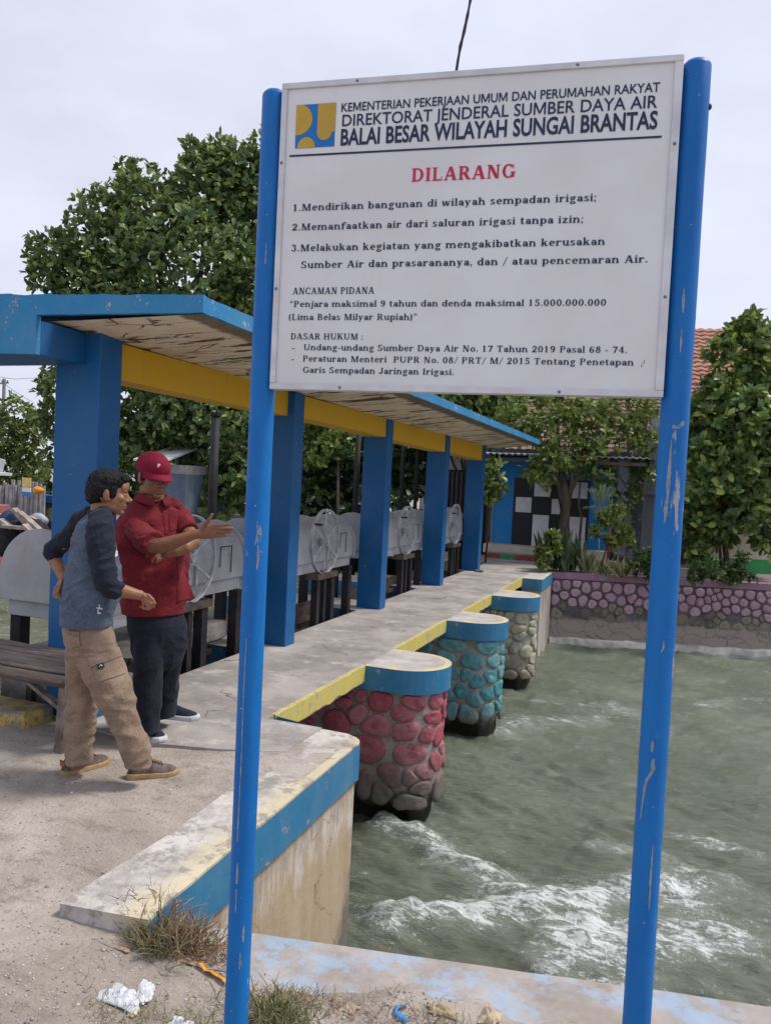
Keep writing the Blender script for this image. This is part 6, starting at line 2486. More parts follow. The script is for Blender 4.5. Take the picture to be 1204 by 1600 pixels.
# right hand: hanging, fingers curled down
pal = [at(217, 929, 3.885), at(224, 931, 3.885), at(231, 935, 3.88)]
mb.loft([oval(p, (UP * .86 - AXR * .5).normalized(), AXF, a, b, 16) for p, a, b in zip(pal, (.026, .034, .032), (.020, .018, .017))])
for (a, b, c, d_), r in (((232, 930, 3.86), (239, 937, 3.85), (242, 943, 3.855), (240, 948, 3.86)), .0088), (((230, 936, 3.86), (236, 943, 3.845), (235, 950, 3.855), (231, 952, 3.87)), .0090), \
                       (((227, 938, 3.865), (231, 946, 3.85), (229, 951, 3.865), (225, 951, 3.88)), .0086), (((223, 938, 3.875), (225, 945, 3.865), (223, 949, 3.875), (220, 948, 3.885)), .0078):
    finger(mb, (a, b, c, d_), r * 1.05, r * .82)
finger(mb, ((220, 927, 3.905), (229, 930, 3.925), (237, 938, 3.92), (240, 944, 3.90)), .0105, .0085)
# left hand: resting on the hip with the fingers curled
pal = [at(100, 905, 4.12), at(98, 914, 4.11), at(95, 922, 4.10)]
mb.loft([oval(p, AXR, AXF, a, b, 16) for p, a, b in zip(pal, (.024, .034, .034), (.019, .018, .018))])
for (a, b, c, d_), r in (((88, 917, 4.09), (85, 926, 4.07), (86, 932, 4.05), (89, 934, 4.05)), .0085), (((91, 920, 4.085), (89, 929, 4.06), (90, 934, 4.05), (93, 934, 4.05)), .009), \
                       (((95, 922, 4.085), (93, 931, 4.06), (95, 936, 4.05), (98, 935, 4.055)), .0088), (((99, 922, 4.09), (98, 930, 4.07), (100, 935, 4.06), (102, 933, 4.065)), .0078):
    finger(mb, (a, b, c, d_), r * 1.05, r * .85)
finger(mb, ((97, 908, 4.09), (94, 916, 4.06), (92, 924, 4.045)), .0105, .0085)
hy = R(14)
fh = AXR * math.cos(hy) + AXF * math.sin(hy)
lh = -AXR * math.sin(hy) + AXF * math.cos(hy)
fh = (fh - UP * .10).normalized()
uh = fh.cross(lh).normalized()
hc = at(171, 769, D)
P, M = head(mb, hc, fh, lh, uh, 1.0)
mb.tube([at(157, 808, D), at(160, 797, D), P(-.028, 0, -.055)], [.066, .058, .056], 18)
body = remesh(mb, .0035, 2)
marks = [(P(.090, 0, -.060), (.02, .021, .006), M, 1), (P(.088, 0, -.071), (.02, .018, .006), M, 1)]
for s in (-1, 1):
    marks += [(P(.086, s * .031, -.003), (.02, .011, .0045), M, 2), (P(.086, s * .032, .020), (.022, .019, .0045), M, 3)]
body.materials.append(sk1)
paint_face(body, P, 1, marks)
put('body', body, [sk1, M_lip, M_dk, M_hair], rt)
# hair
mb = MB()
HB = lambda x, y, z, a, b, d: mb.ball(P(x, y, z), (a, b, d), M, 26, 18)
HB(-.012, 0, .055, .101, .081, .066)
HB(-.058, 0, .010, .062, .074, .082)
HB(-.068, 0, -.045, .042, .058, .030)
for s in (-1, 1):
    HB(-.028, s * .056, .022, .062, .026, .052)
    HB(.024, s * .062, .012, .020, .014, .042)
HB(.046, 0, .086, .046, .058, .024)
HB(.068, -.01, .076, .022, .044, .016)
hair = remesh(mb, .0032, 2, lambda p: .0025 * mnoise.noise(p * 45) + .0042 * mnoise.noise((p.x * 210, p.y * 210, p.z * 70)))
put('hair', hair, M_hair, rt)
# shirt body and navy raglan sleeves
M_sh1 = cloth('heather_blue', (.082, .108, .155, 1), (.052, .072, .108, 1), 11, .9, .3, 300, .5)
M_nv = cloth('navy_sleeve', (.018, .022, .036, 1), None, 14, .9, .3)
mb = MB()
torso(mb, rows1, D, F1, L1)
hz1 = at(140, 973, 4.0).z
fz = lambda p: min(1, max(.25, (1.45 - p.z) / .4)) * min(1, max(.0, (p.z - hz1 - .01) / .09))
sh = remesh(mb, .0062, 3, folds(.010, (6, 6, 12), .007, (12, 12, 20), 2, fz))
tr = bvh(sh)
so1 = put('shirt', sh, M_sh1, rt)
SL = [[(164, 802, 3.95, .038), (157, 812, 3.90, .058), (156, 828, 3.865, .070), (158, 848, 3.845, .069), (160, 870, 3.835, .064), (164, 893, 3.825, .058), (166, 911, 3.82, .054), (173, 918, 3.83, .051), (181, 921, 3.838, .048)],
      [(140, 803, 4.04, .038), (128, 813, 4.10, .055), (121, 829, 4.14, .060), (106, 842, 4.17, .056), (93, 851, 4.195, .052), (84, 858, 4.21, .050), (84, 867, 4.20, .048)]]
for pts in SL:
    mb = MB()
    limb(mb, pts[:-1])
    limb(mb, pts[-2:])
    mb.tube([at(*pts[-2][:3]), at(*pts[-1][:3])], [pts[-2][3], pts[-1][3] * 1.02], 20)
    me = remesh(mb, .006, 2, folds(.005, (9, 9, 22), .004, (25, 25, 30), 5))
    if pts is SL[0]:
        trs = bvh(me)
    put('sleeve', me, M_nv, rt)
# ribbed neckline
mb = MB()
nk = [oval(at(159.5, 799, D), F1, L1, .064, .072, 26, 2)]
mb.loft([oval(at(158.5, 803, D), F1, L1, .074, .084, 26, 2), oval(at(159, 799, D), F1, L1, .068, .076, 26, 2), oval(at(159.5, 797, D), F1, L1, .063, .070, 26, 2), oval(at(159, 800, D), F1, L1, .058, .065, 26, 2)], cap=False)
mb.build('neckband', M_nv, rt, smooth=True)
M_print = simple('white_print', (.55, .57, .60, 1), .8)
for q in ([(151, 948.5), (160, 950), (160, 952.5), (151, 951)], [(154, 944), (156, 945), (156.5, 951), (155, 951)], [(152.5, 956), (157.5, 957), (157.5, 959.5), (152.5, 959)], [(152.5, 952), (154, 952), (154, 957), (152.5, 957)]):
    patch(tr, q, 4, 2, .002, .003, M_print, 'shirt_print', so1)
patch(tr, [(178.5, 857), (183.5, 862), (183.5, 868), (176.5, 873)], 4, 4, .003, .004, M_print, 'shirt_print', so1)
# trousers
M_kh = cloth('khaki_twill', (.255, .185, .135, 1), (.175, .125, .092, 1), 9, .9, .35, 380, .3)
mb = MB()
torso(mb, [(962, 99, 170, .105, .150), (975, 97, 173, .112, .158), (990, 98, 179, .12, .168), (1005, 102, 182, .12, .165), (1020, 106, 185, .115, .15), (1032, 112, 184, .10, .13), (1046, 122, 176, .07, .09)], D, F1, L1)
legs(mb, [(146, 1008, 33, 3.97), (151, 1024, 35, 3.95), (158, 1040, 35, 3.945), (166, 1056, 34.5, 3.94), (174, 1074, 32.5, 3.94), (180, 1093, 29.5, 3.945), (188, 1113, 25.5, 3.95), (195, 1132, 22.5, 3.955), (204, 1150, 23.5, 3.965), (209.5, 1166, 24, 3.97), (214, 1180, 20.5, 3.975), (216, 1192, 18, 3.98), (216.5, 1197, 17.5, 3.98)], F1, L1, 1.0)
legs(mb, [(128, 1005, 25, 4.06), (128, 1030, 23, 4.07), (128, 1060, 23, 4.08), (128.5, 1094, 23, 4.08), (126.5, 1125, 22.5, 4.08), (125, 1150, 21.5, 4.075), (123.5, 1172, 20.5, 4.07), (123, 1191, 20.5, 4.06)], F1, L1, .95)
kz = lambda p: (1.0 if p.z < .5 else .75) * min(1, max(0, (hz1 - .03 - p.z) / .10))
tm = remesh(mb, .006, 2, folds(.008, (6, 6, 12), .006, (13, 13, 20), 9, kz))
tk = bvh(tm)
to1 = put('trousers', tm, M_kh, rt)
M_khd = cloth('khaki_seam', (.19, .132, .092, 1), None, 12, .9, .3)
patch(tk, [(141, 1030), (185, 1018), (196, 1052), (153, 1066)], 14, 10, .006, .012, M_kh, 'cargo_pocket', to1)
fl = patch(tk, [(138, 1027), (184, 1013), (188, 1027), (142, 1042)], 14, 5, .012, .012, M_kh, 'pocket_flap', to1)
lb = patch(tk, [(152.3, 1038), (161, 1036), (162.5, 1043.5), (153.5, 1046)], 4, 3, .0145, .006, simple('label_black', (.012, .014, .02, 1), .6), 'woven_label', to1)
mbl = MB()
for q in ([(155.6, 1043), (156.9, 1042.6), (158.2, 1038.8), (157.3, 1039)], [(160.3, 1041.6), (159.0, 1042.0), (157.6, 1038.9), (158.5, 1038.7)]):
    patch(tk, q, 2, 2, .0165, .003, M_print, 'label_mark', to1, mbl)
mbl.build('label_mark', M_print, lb)
patch(tk, [(109, 988), (124, 990), (126, 1010), (113, 1012)], 6, 6, .006, .010, M_kh, 'hip_pocket', to1)
patch(tk, [(108, 985), (125, 988), (125, 994), (109, 991)], 6, 3, .010, .010, M_khd, 'pocket_flap', to1)
patch(tk, [(152, 974), (154.5, 974), (155.5, 983), (153, 983)], 2, 4, .004, .008, M_khd, 'belt_loop', to1)
M_su = simple('shoe_suede', (.13, .10, .092, 1), .8, .25, .5, 20, .3, 60)
M_gum = simple('gum_sole', (.33, .215, .10, 1), .6, .3, .25, 20, .2)
M_lace = simple('shoe_lace', (.26, .155, .085, 1), .8)
h1 = onz(200, 1217, -.028)
t1 = onz(278, 1211, -.028)
shoe(rt, h1, t1, -.028, M_su, M_gum, 'shoe', 1.0, .028, M_lace, None)
h2 = onz(98, 1214, -.028)
t2 = onz(177, 1190, -.028)
t2 = h2 + (t2 - h2).normalized() * .275
shoe(rt, h2, t2, -.028, M_su, M_gum, 'shoe', 1.0, .028, M_lace, simple('tan_tab', (.30, .14, .05, 1), .7))

# ------------------------------------------------------------------ man in the red shirt and cap
D = 4.65
ph = R(50)
F2 = AXR * math.cos(ph) - AXF * math.sin(ph)
L2 = AXR * math.sin(ph) + AXF * math.cos(ph)
g2 = onz(245, 1145, 0)
rt = root('person', (g2.x, g2.y, 0), 'person in dark red short sleeved shirt and red cap, gesturing with an open hand', 'person')
rows2 = [(772, 224, 258, .065, .075), (780, 214, 265, .08, .12), (790, 204, 273, .10, .165), (802, 197, 280, .115, .19), (816, 193, 284, .125, .198), (832, 190, 287, .13, .195), (850, 187, 289, .135, .19), (868, 187, 289, .14, .185),
         (886, 190, 289, .145, .182), (904, 192, 288, .145, .18), (922, 194, 286, .142, .178), (940, 195, 285, .14, .178), (955, 195.5, 284.5, .138, .178), (957.5, 195.5, 284.5, .138, .178)]
sk2 = skin('skin_brown', (.245, .112, .065, 1))
mb = MB()
torso(mb, rows2, D, F2, L2, .87)
torso(mb, [(945, 203, 280, .11, .15), (985, 206, 285, .11, .15), (1010, 212, 284, .10, .14)], D, F2, L2, .88)
legs(mb, [(233, 1000, 20, 4.58), (233, 1050, 17, 4.56), (231, 1095, 14, 4.55), (229, 1140, 11, 4.56)], F2, L2)
legs(mb, [(266, 1000, 18, 4.78), (262, 1050, 15, 4.8), (258, 1095, 12, 4.82), (256, 1118, 11, 4.84)], F2, L2)
# right arm, reaching out
limb(mb, [(206, 812, 4.56, .056), (222, 834, 4.47, .05), (238, 853, 4.39, .044), (250, 853, 4.37, .0455), (266, 849, 4.36, .043), (286, 842, 4.35, .035), (302, 836, 4.345, .029), (312, 834, 4.34, .0265)])
pal = [at(313, 834, 4.34), at(321, 832, 4.338), at(331, 830, 4.335), at(339, 829.5, 4.33)]
mb.loft([oval(p, UP, AXF, a, b, 18) for p, a, b in zip(pal, (.029, .038, .042, .040), (.019, .018, .016, .013))])
for pts, r in ((((337, 821.5, 4.328), (345, 821, 4.32), (352, 820, 4.315), (358, 819, 4.315)), .0092), (((339, 826.5, 4.325), (348, 826, 4.312), (357, 825.5, 4.305), (363, 826, 4.305)), .0095),
               (((339, 832, 4.325), (347, 832, 4.315), (355, 831.5, 4.31), (361, 831.5, 4.31)), .0090), (((336, 837.5, 4.33), (343, 838, 4.322), (349, 837.5, 4.32), (354, 837, 4.32)), .0080)):
    finger(mb, pts, r * 1.06, r * .85)
finger(mb, ((317, 826, 4.33), (323, 817, 4.315), (328, 810, 4.31), (331.5, 804, 4.31)), .0135, .0088)
# left arm folded under it
limb(mb, [(280, 808, 4.74, .054), (294, 830, 4.66, .048), (302, 848, 4.56, .042), (290, 856, 4.50, .040), (274, 861, 4.47, .034), (260, 864, 4.455, .028)])
pal = [at(260, 864, 4.455), at(253, 866, 4.45), at(247, 867, 4.445)]
mb.loft([oval(p, UP, AXF, a, b, 16) for p, a, b in zip(pal, (.026, .034, .034), (.017, .016, .015))])
for pts, r in ((((247, 862, 4.44), (239, 863, 4.43), (233, 866, 4.43), (230, 869, 4.435)), .0090), (((248, 867, 4.435), (242, 870, 4.42), (239, 875, 4.42), (239, 878, 4.425)), .0090),
               (((250, 870, 4.435), (246, 874, 4.42), (245, 878, 4.42)), .0088), (((253, 871, 4.44), (251, 874, 4.43), (250, 877, 4.43)), .0080)):
    finger(mb, pts, r * 1.04, r * .85)
hy = R(42)
fh = AXR * math.cos(hy) - AXF * math.sin(hy)
lh = AXR * math.sin(hy) + AXF * math.cos(hy)
fh = (fh - UP * .20).normalized()
uh = fh.cross(lh).normalized()
# slight roll of the head
HS = 1.10
hc = at(239.5, 744, 4.60)
P, M = head(mb, hc, fh, lh, uh, HS)
mb.tube([at(239, 782, D - .02), at(237, 770, D - .03), P(-.026, 0, -.055)], [.074, .064, .062], 18)
body = remesh(mb, .0035, 2)
marks = [(P(.090, 0, -.060), (.022, .024, .0055), M, 1), (P(.088, 0, -.0725), (.022, .020, .0065), M, 1), (P(.094, 0, -.0655), (.022, .019, .0022), M, 2)]
for s in (-1, 1):
    marks += [(P(.088, s * .031, -.003), (.02, .014, .0055), M, 4), (P(.088, s * .031, -.004), (.024, .0055, .0055), M, 2), (P(.088, s * .031, .0035), (.02, .016, .0028), M, 2), (P(.088, s * .033, .019), (.024, .022, .0048), M, 3), (P(.100, s * .007, -.041), (.02, .0035, .0025), M, 2)]
marks.append((P(.095, 0, -.052), (.018, .022, .0042), M, 5))
paint_face(body, P, HS, marks)
M_stub = simple('stubble', (.15, .078, .052, 1), .7)
put('body', body, [sk2, M_lip, M_dk, M_hair, M_ew, M_stub], rt)
# short hair at the temples and nape
mb = MB()
HB = lambda x, y, z, a, b, d: mb.ball(P(x, y, z), (a * HS, b * HS, d * HS), M, 24, 16)
HB(-.060, 0, -.010, .056, .072, .060)
for s in (-1, 1):
    HB(-.020, s * .060, .012, .050, .020, .034)
    HB(.018, s * .066, .006, .014, .010, .030)
put('hair', remesh(mb, .0045, 2, lambda p: .003 * mnoise.noise(p * 70)), M_hair, rt)
# cap
M_cap = cloth('cap_red', (.205, .010, .032, 1), (.15, .007, .024, 1), 10, .85, .2, 350, .2)
mb = MB()
HB(-.014, 0, .052, .107, .086, .082)
HB(-.014, 0, .030, .106, .0855, .030)
HB(.040, 0, .050, .064, .068, .066)
cm = remesh(mb, .005, 3, lambda p: .0015 * mnoise.noise(p * 30))
# cut the underside so it sits as a shell on the head
bm = bmesh.new()
bm.from_mesh(cm)
bmesh.ops.bisect_plane(bm, geom=bm.verts[:] + bm.edges[:] + bm.faces[:], plane_co=P(0, 0, .022), plane_no=uh, clear_inner=True)
bm.to_mesh(cm)
bm.free()
tcap = bvh(cm)
co = put('cap', cm, M_cap, rt)
mb = MB()
rows_, n_ = [], 22
for j in range(9):
    t = j / 8
    row = []
    for i in range(n_ + 1):
        a = R(-78 + 156 * i / n_)
        rad = 1 + t * (.74 * max(0, math.cos(a)) ** .75)
        x, y = .012 + .078 * math.cos(a) * rad, .083 * math.sin(a) * (1 + .05 * t)
        z = .036 - .030 * t * (.35 + .65 * max(0, math.cos(a))) - .020 * (abs(y) / .083) ** 2 * t
        row.append(P(x, y, z))
    rows_.append(row)
vs = [p for r in rows_ for p in r] + [p - uh * .004 for r in rows_ for p in r]
W_ = n_ + 1
N_ = 9 * W_
fs = [(j * W_ + i, j * W_ + i + 1, (j + 1) * W_ + i + 1, (j + 1) * W_ + i) for j in range(8) for i in range(n_)]
fs += [tuple(N_ + k for k in reversed(q)) for q in fs]
fs += [(8 * W_ + i, 8 * W_ + i + 1, N_ + 8 * W_ + i + 1, N_ + 8 * W_ + i) for i in range(n_)]
mb.add(vs, fs)
mb.build('brim', M_cap, co, smooth=True)
mb = MB()
mb.ball(P(-.014, 0, .134), (.008, .008, .005), M, 12, 8)
mb.build('top_button', M_cap, co, smooth=True)
mbl = MB()
for q in ([(246.6, 725), (247.9, 725), (247.4, 730.4), (246.2, 730.4)], [(247.6, 725), (250.4, 725.2), (250.3, 726.3), (247.6, 726.2)], [(249.4, 725.6), (250.6, 725.6), (250.2, 728.4), (249.1, 728.4)], [(247.2, 727.6), (249.9, 727.7), (249.7, 728.7), (247.2, 728.6)]):
    patch(tcap, q, 2, 2, .003, .003, None, 'cap_emblem', co, mbl)
mbl.build('cap_emblem', simple('emblem_white', (.62, .60, .60, 1), .7), co)
# shirt
M_rd = cloth('shirt_red', (.165, .017, .024, 1), (.105, .010, .015, 1), 9, .85, .3, 380, .25)
mb = MB()
torso(mb, rows2, D, F2, L2)
hz2 = at(240, 957, 4.65).z
f2z = lambda p: min(1, max(.4, (1.6 - p.z) / .3)) * min(1, max(.0, (p.z - hz2 - .01) / .10))
sh = remesh(mb, .0062, 3, folds(.012, (5, 5, 8), .008, (11, 11, 16), 4, f2z))
tr = bvh(sh)
so2 = put('shirt', sh, M_rd, rt)
for pts in ([(215, 796, 4.60, .050), (207, 810, 4.57, .062), (211, 824, 4.52, .068), (221, 837, 4.46, .070), (231, 845, 4.42, .071), (240, 849, 4.385, .071)],
            [(270, 792, 4.70, .055), (280, 806, 4.73, .064), (288, 819, 4.69, .064), (295, 830, 4.65, .060)]):
    mb = MB()
    limb(mb, pts[:-1])
    mb.tube([at(*p[:3]) for p in pts[-3:]], [p[3] for p in pts[-3:]], 22)
    put('sleeve', remesh(mb, .006, 2, folds(.006, (9, 9, 18), .004, (20, 20, 24), 6)), M_rd, rt)
# loose corner of the shirt front blown out to the right
mb = MB()
A_, B_, C_ = at(283, 884, 4.52), at(306, 933, 4.56), at(276, 945, 4.47)
g = []
for j in range(13):
    for i in range(9):
        u, v = i / 8, j / 12
        p = A_.lerp(C_.lerp(B_, u), v)
        g.append(p - AXF * (.035 * math.sin(v * 2.6) * (1 - u * .6) - .012 * math.sin(u * 7 + v * 3) * v) + UP * (.008 * math.sin(u * 6) * v))
mb.add(g, [(j * 9 + i, j * 9 + i + 1, j * 9 + i + 10, j * 9 + i + 9) for j in range(12) for i in range(8)])
mb.build('shirt_tail', M_rd, so2, smooth=True, fix=False).modifiers.new('t', 'SOLIDIFY').thickness = .004
# collar
mb = MB()
cc = at(239, 776, D - .03)
ring = lambda up, a, b, fo: [cc + UP * (up - .035 * max(0, math.cos(t)) ** 2 + fo) + F2 * (a * math.cos(t)) + L2 * (b * math.sin(t)) for t in [R(16 + 328 * k / 40) for k in range(41)]]
r_ = [ring(-.02, .082, .086, 0), ring(.008, .074, .076, 0), ring(.017, .076, .078, 0), ring(.012, .086, .090, 0), ring(-.026, .106, .114, 0)]
W_ = 41
vs = [p for q in r_ for p in q]
mb.add(vs, [(j * W_ + i, j * W_ + i + 1, (j + 1) * W_ + i + 1, (j + 1) * W_ + i) for j in range(4) for i in range(40)])
mb.build('collar', M_rd, rt, smooth=True, fix=False).modifiers.new('t', 'SOLIDIFY').thickness = .003
patch(tr, [(252, 783), (257, 783), (263, 835), (258, 835)], 3, 12, .004, .006, M_rd, 'placket', so2)
patch(tr, [(276, 862), (281, 862), (283, 905), (278, 905)], 3, 10, .004, .006, M_rd, 'placket', so2)
patch(tr, [(264, 806), (279, 806), (280, 826), (265, 830)], 6, 6, .005, .007, M_rd, 'chest_pocket', so2)
mbl = MB()
for (x, y) in ((256, 796), (258.5, 812), (260.5, 828), (279.5, 872), (281, 890)):
    patch(tr, [(x - .9, y - .9), (x + .9, y - .9), (x + .9, y + .9), (x - .9, y + .9)], 2, 2, .006, .003, None, 'button', so2, mbl)
    mbl.build('button', simple('button', (.10, .02, .025, 1), .4), so2)
    mbl = MB()
# trousers
M_ny = cloth('navy_trousers', (.014, .016, .028, 1), (.009, .010, .018, 1), 8, .8, .25, 380, .25)
mb = MB()
torso(mb, [(935, 204, 278, .11, .15), (955, 203, 281, .115, .155), (975, 204, 288, .125, .165), (995, 208, 288, .12, .16), (1012, 211, 287, .11, .15), (1032, 216, 282, .09, .12), (1045, 225, 272, .06, .09)], D, F2, L2)
legs(mb, [(234, 990, 25, 4.60), (233, 1010, 23.5, 4.58), (233, 1040, 22.5, 4.565), (231.5, 1070, 21.5, 4.56), (230.5, 1095, 20.8, 4.555), (229.5, 1118, 19.5, 4.555), (228.5, 1138, 18.5, 4.56), (228.5, 1143, 18.5, 4.56)], F2, L2)
legs(mb, [(265, 985, 24, 4.72), (264, 1012, 24, 4.74), (260, 1040, 23, 4.77), (257.5, 1065, 21.5, 4.80), (256, 1090, 20, 4.83), (255.5, 1112, 19, 4.84), (255.5, 1119, 18.5, 4.84)], F2, L2)
put('trousers', remesh(mb, .006, 2, folds(.007, (8, 8, 4), .003, (14, 14, 12), 12, lambda p: min(1, max(0, (hz2 - .03 - p.z) / .10)))), M_ny, rt)
M_nvs = simple('navy_knit', (.016, .024, .046, 1), .85, .2, .4, 40, .3, 120)
M_wsole = simple('white_sole', (.52, .51, .52, 1), .6, .3, .15, 20)
h1 = onz(223, 1143, 0.003)
t1 = onz(247.5, 1159, 0.003)
t1 = h1 + (t1 - h1).normalized() * .27
shoe(rt, h1, t1, .002, M_nvs, M_wsole, 'shoe', 1.05, .030)
h2 = onz(247, 1121, 0.003)
t2 = onz(308, 1126, 0.003)
t2 = h2 + (t2 - h2).normalized() * .275
shoe(rt, h2, t2, .002, M_nvs, M_wsole, 'shoe', 1.05, .030)
# ================================================================== BENCH, GRASS, LITTER
b = onz(80, 1172, -.02)
rt = root('bamboo_bench', (b.x - .7, b.y + .2, -.02), 'weathered slatted bamboo bench standing before the nearest blue pillar', 'bench')
M_bam = NT('old_bamboo')
_c = M_bam.mix(M_bam.ramp(M_bam.noise(6, 6, .7, stretch=(.5, 4, 4)), .3, .7), (.085, .065, .058, 1), (.24, .195, .17, 1))
_c = M_bam.mix(M_bam.math('MULTIPLY', M_bam.rnd(), .5), _c, (.14, .11, .10, 1))
M_bam.bump(M_bam.noise(40, 5, .7, stretch=(.4, 3, 3)), .5, .006)
M_bam = M_bam.done(_c, .75, .25)
SZ = .435
xr, yf = -3.06, 3.42
mb = MB()
rr_ = random.Random(6)
for i in range(15):
    y = yf + .03 + i * .030
    x1 = xr + .02 * rr_.uniform(-1, 1)
    pts = [(-5.2 + (x1 + 5.2) * k / 8, y + .004 * rr_.uniform(-1, 1), SZ + .012 + .004 * rr_.uniform(-1, 1)) for k in range(9)]
    mb.tube(pts, [.0135 + .0015 * rr_.uniform(-1, 1) for _ in pts], 7)
mb.build('seat_slats', M_bam, rt, smooth=True)
mb = MB()
mb.tube([(-5.2, yf, SZ - .03), (-4.1, yf + .004, SZ - .035), (xr + .05, yf, SZ - .03)], [.036, .036, .034], 12)
mb.build('front_rail', M_bam, rt, smooth=True)
mb = MB()
mb.tube([(-5.2, yf + .46, SZ - .03), (xr + .05, yf + .46, SZ - .03)], [.034, .034], 12)
mb.build('back_rail', M_bam, rt, smooth=True)
mb = MB()
mb.tube([(xr - .02, yf - .05, SZ - .005), (xr - .02, yf + .50, SZ - .005)], [.022, .022], 10)
mb.build('end_rail', M_bam, rt, smooth=True)
M_leg = simple('weathered_wood', (.20, .17, .145, 1), .9, .15, .5, 9, .5, 40)
for (x, y, tx) in ((xr - .08, yf + .02, -.03), (xr - .05, yf + .45, 0), (-4.7, yf + .02, 0), (-4.7, yf + .45, 0)):
    mb = MB()
    mb.beam((x + tx, y, -.06), (x, y, SZ - .03), .062, .048)
    mb.build('leg', M_leg, rt, bevel=.006)
for p, q in (((xr - .09, yf + .04, .22), (xr - .42, yf + .04, SZ - .05)), ((xr - .07, yf + .05, .12), (xr - .05, yf + .42, .36)), ((xr - .08, yf + .05, .33), (xr - .05, yf + .45, .33))):
    mb = MB()
    mb.beam(p, q, .045, .022)
    mb.build('brace', M_leg, rt)

# ---- dry grass
def grass_mat(name, a, b_, c):
    m = NT(name)
    col = m.mix(m.rnd(), a, b_)
    col = m.mix(m.ramp(m.rnd(), .75, .9), col, c)
    return m.done(col, .8, .2)


M_dry = grass_mat('dry_grass', (.33, .22, .145, 1), (.52, .40, .28, 1), (.34, .30, .17, 1))
M_grn = grass_mat('green_grass', (.24, .23, .11, 1), (.45, .39, .24, 1), (.19, .21, .08, 1))


def tuft(label, px, py, n, rad, h, mat, seed, group=None, name='grass_tuft', spread=.7):
    b = onz(px, py, -.11)
    z = gh(b.x, b.y)
    r = np.random.default_rng(seed)
    x = b.x + r.normal(0, rad, n)
    y = b.y + r.normal(0, rad * .6, n)
    keep = y < np.array([lip_y(q) - .10 if q > -1.66 else 9 for q in x])
    x, y = x[keep], y[keep]
    n = len(x)
    pos = np.stack([x, y, np.array([gh(p, q) - .004 for p, q in zip(x, y)])], 1)
    d = np.stack([r.normal(0, spread, n), r.normal(0, spread, n), np.full(n, 1.0)], 1)
    nn = np.stack([r.normal(0, 1, n), r.normal(0, 1, n), np.full(n, .1)], 1)
    o = leaves_mesh(name, pos, d, nn, h * r.uniform(.35, 1.1, n), r.uniform(.0016, .0032, n), mat, None, .35, .2)
    return tag(o, label, 'grass tuft', group, 'stuff' if seed >= 4 else None)


tuft('large dry brown grass tuft against the blue tip of the abutment', 282, 1475, 700, .085, .15, M_dry, 1)
tuft('greenish dry grass tuft in front of the large brown tuft', 240, 1490, 420, .045, .10, M_grn, 2)
tuft('sparse dead grass left of the abutment tip', 195, 1440, 150, .06, .07, M_dry, 3)
tuft('straw coloured grass at the right of the left sign pole base', 425, 1590, 750, .075, .085, M_grn, 4)
tuft('sparse straw grass along the canal edge behind the left pole', 480, 1560, 220, .07, .05, M_dry, 5)
tuft('green and straw grass patch beneath the plastic bag', 205, 1592, 260, .09, .05, M_grn, 6)
tuft('low straw grass at the bottom between bag and pole', 320, 1600, 160, .07, .045, M_grn, 7)
tuft('thin straw grass at the bottom near the sign middle', 600, 1600, 260, .12, .055, M_dry, 8)
tuft('small dry grass clump at lower middle beside a dead leaf', 700, 1608, 160, .07, .05, M_grn, 9)

# ---- gravel scattered in the dirt (nobody could count it)
r = np.random.default_rng(12)
mb = MB()
for k in range(2600):
    px, py = r.uniform(0, 720), 1190 + 420 * r.uniform(0, 1) ** .7
    p = onz(px, py, -.06)
    if not in_near(p.x, p.y) or (p.x > -2.05 and p.y > 2.2 and p.x < -1.6) or p.y > 3.75 or (p.x > -2.6 and p.y > 3.65):
        continue
    s = r.uniform(.0015, .0058) * (1.8 if r.random() < .06 else 1)
    z = gh(p.x, p.y)
    rot = Matrix.Rotation(r.uniform(0, 6.28), 3, 'Z') @ Matrix.Rotation(r.uniform(-.5, .5), 3, 'X')
    mb.ball((p.x, p.y, z + s * .25), (s, s * r.uniform(.6, 1), s * r.uniform(.4, .8)), rot, 6, 4)
M_grv = NT('gravel')
_c = M_grv.mix(M_grv.rnd(), (.20, .17, .15, 1), (.46, .43, .41, 1))
M_grv = M_grv.done(_c, .9, .2)
tag(mb.build('gravel', M_grv, fix=False), kind='stuff')

# ---- litter
def crumple(name, px, py, rx, ry, rz, col, label, cat, seed, rough=.4, tr=0.0, z0=None):
    b = onz(px, py, -.11)
    z = gh(b.x, b.y) if z0 is None else z0
    mb = MB()
    nu, nv = 36, 20
    vs = []
    for j in range(nv + 1):
        for i in range(nu + 1):
            u, v = i / nu * 2 - 1, j / nv * 2 - 1
            rim = 1 + .35 * mnoise.noise((u * 1.5 + seed, v * 1.5, 2))
            x, y = u * rx * rim, v * ry * rim
            h = rz * max(0, (1 - abs(u) ** 2.5) * (1 - abs(v) ** 2.5)) * (.55 + 1.3 * abs(mnoise.noise((u * 2.1 + seed, v * 2.1, 0)))) + rz * .12 * abs(mnoise.noise((u * 7, v * 7, seed)))
            vs.append((b.x + x, b.y + y, z + .004 + h))
    n = nu + 1
    mb.add(vs, [(j * n + i, j * n + i + 1, (j + 1) * n + i + 1, (j + 1) * n + i) for j in range(nv) for i in range(nu)])
    m = NT(name + '_film')
    m.b.inputs['Transmission Weight'].default_value = tr
    m.done(col, rough, .5)
    o = mb.build(name, m.mat, smooth=True, fix=False)
    o.modifiers.new('t', 'SOLIDIFY').thickness = .0012
    return tag(o, label, cat)


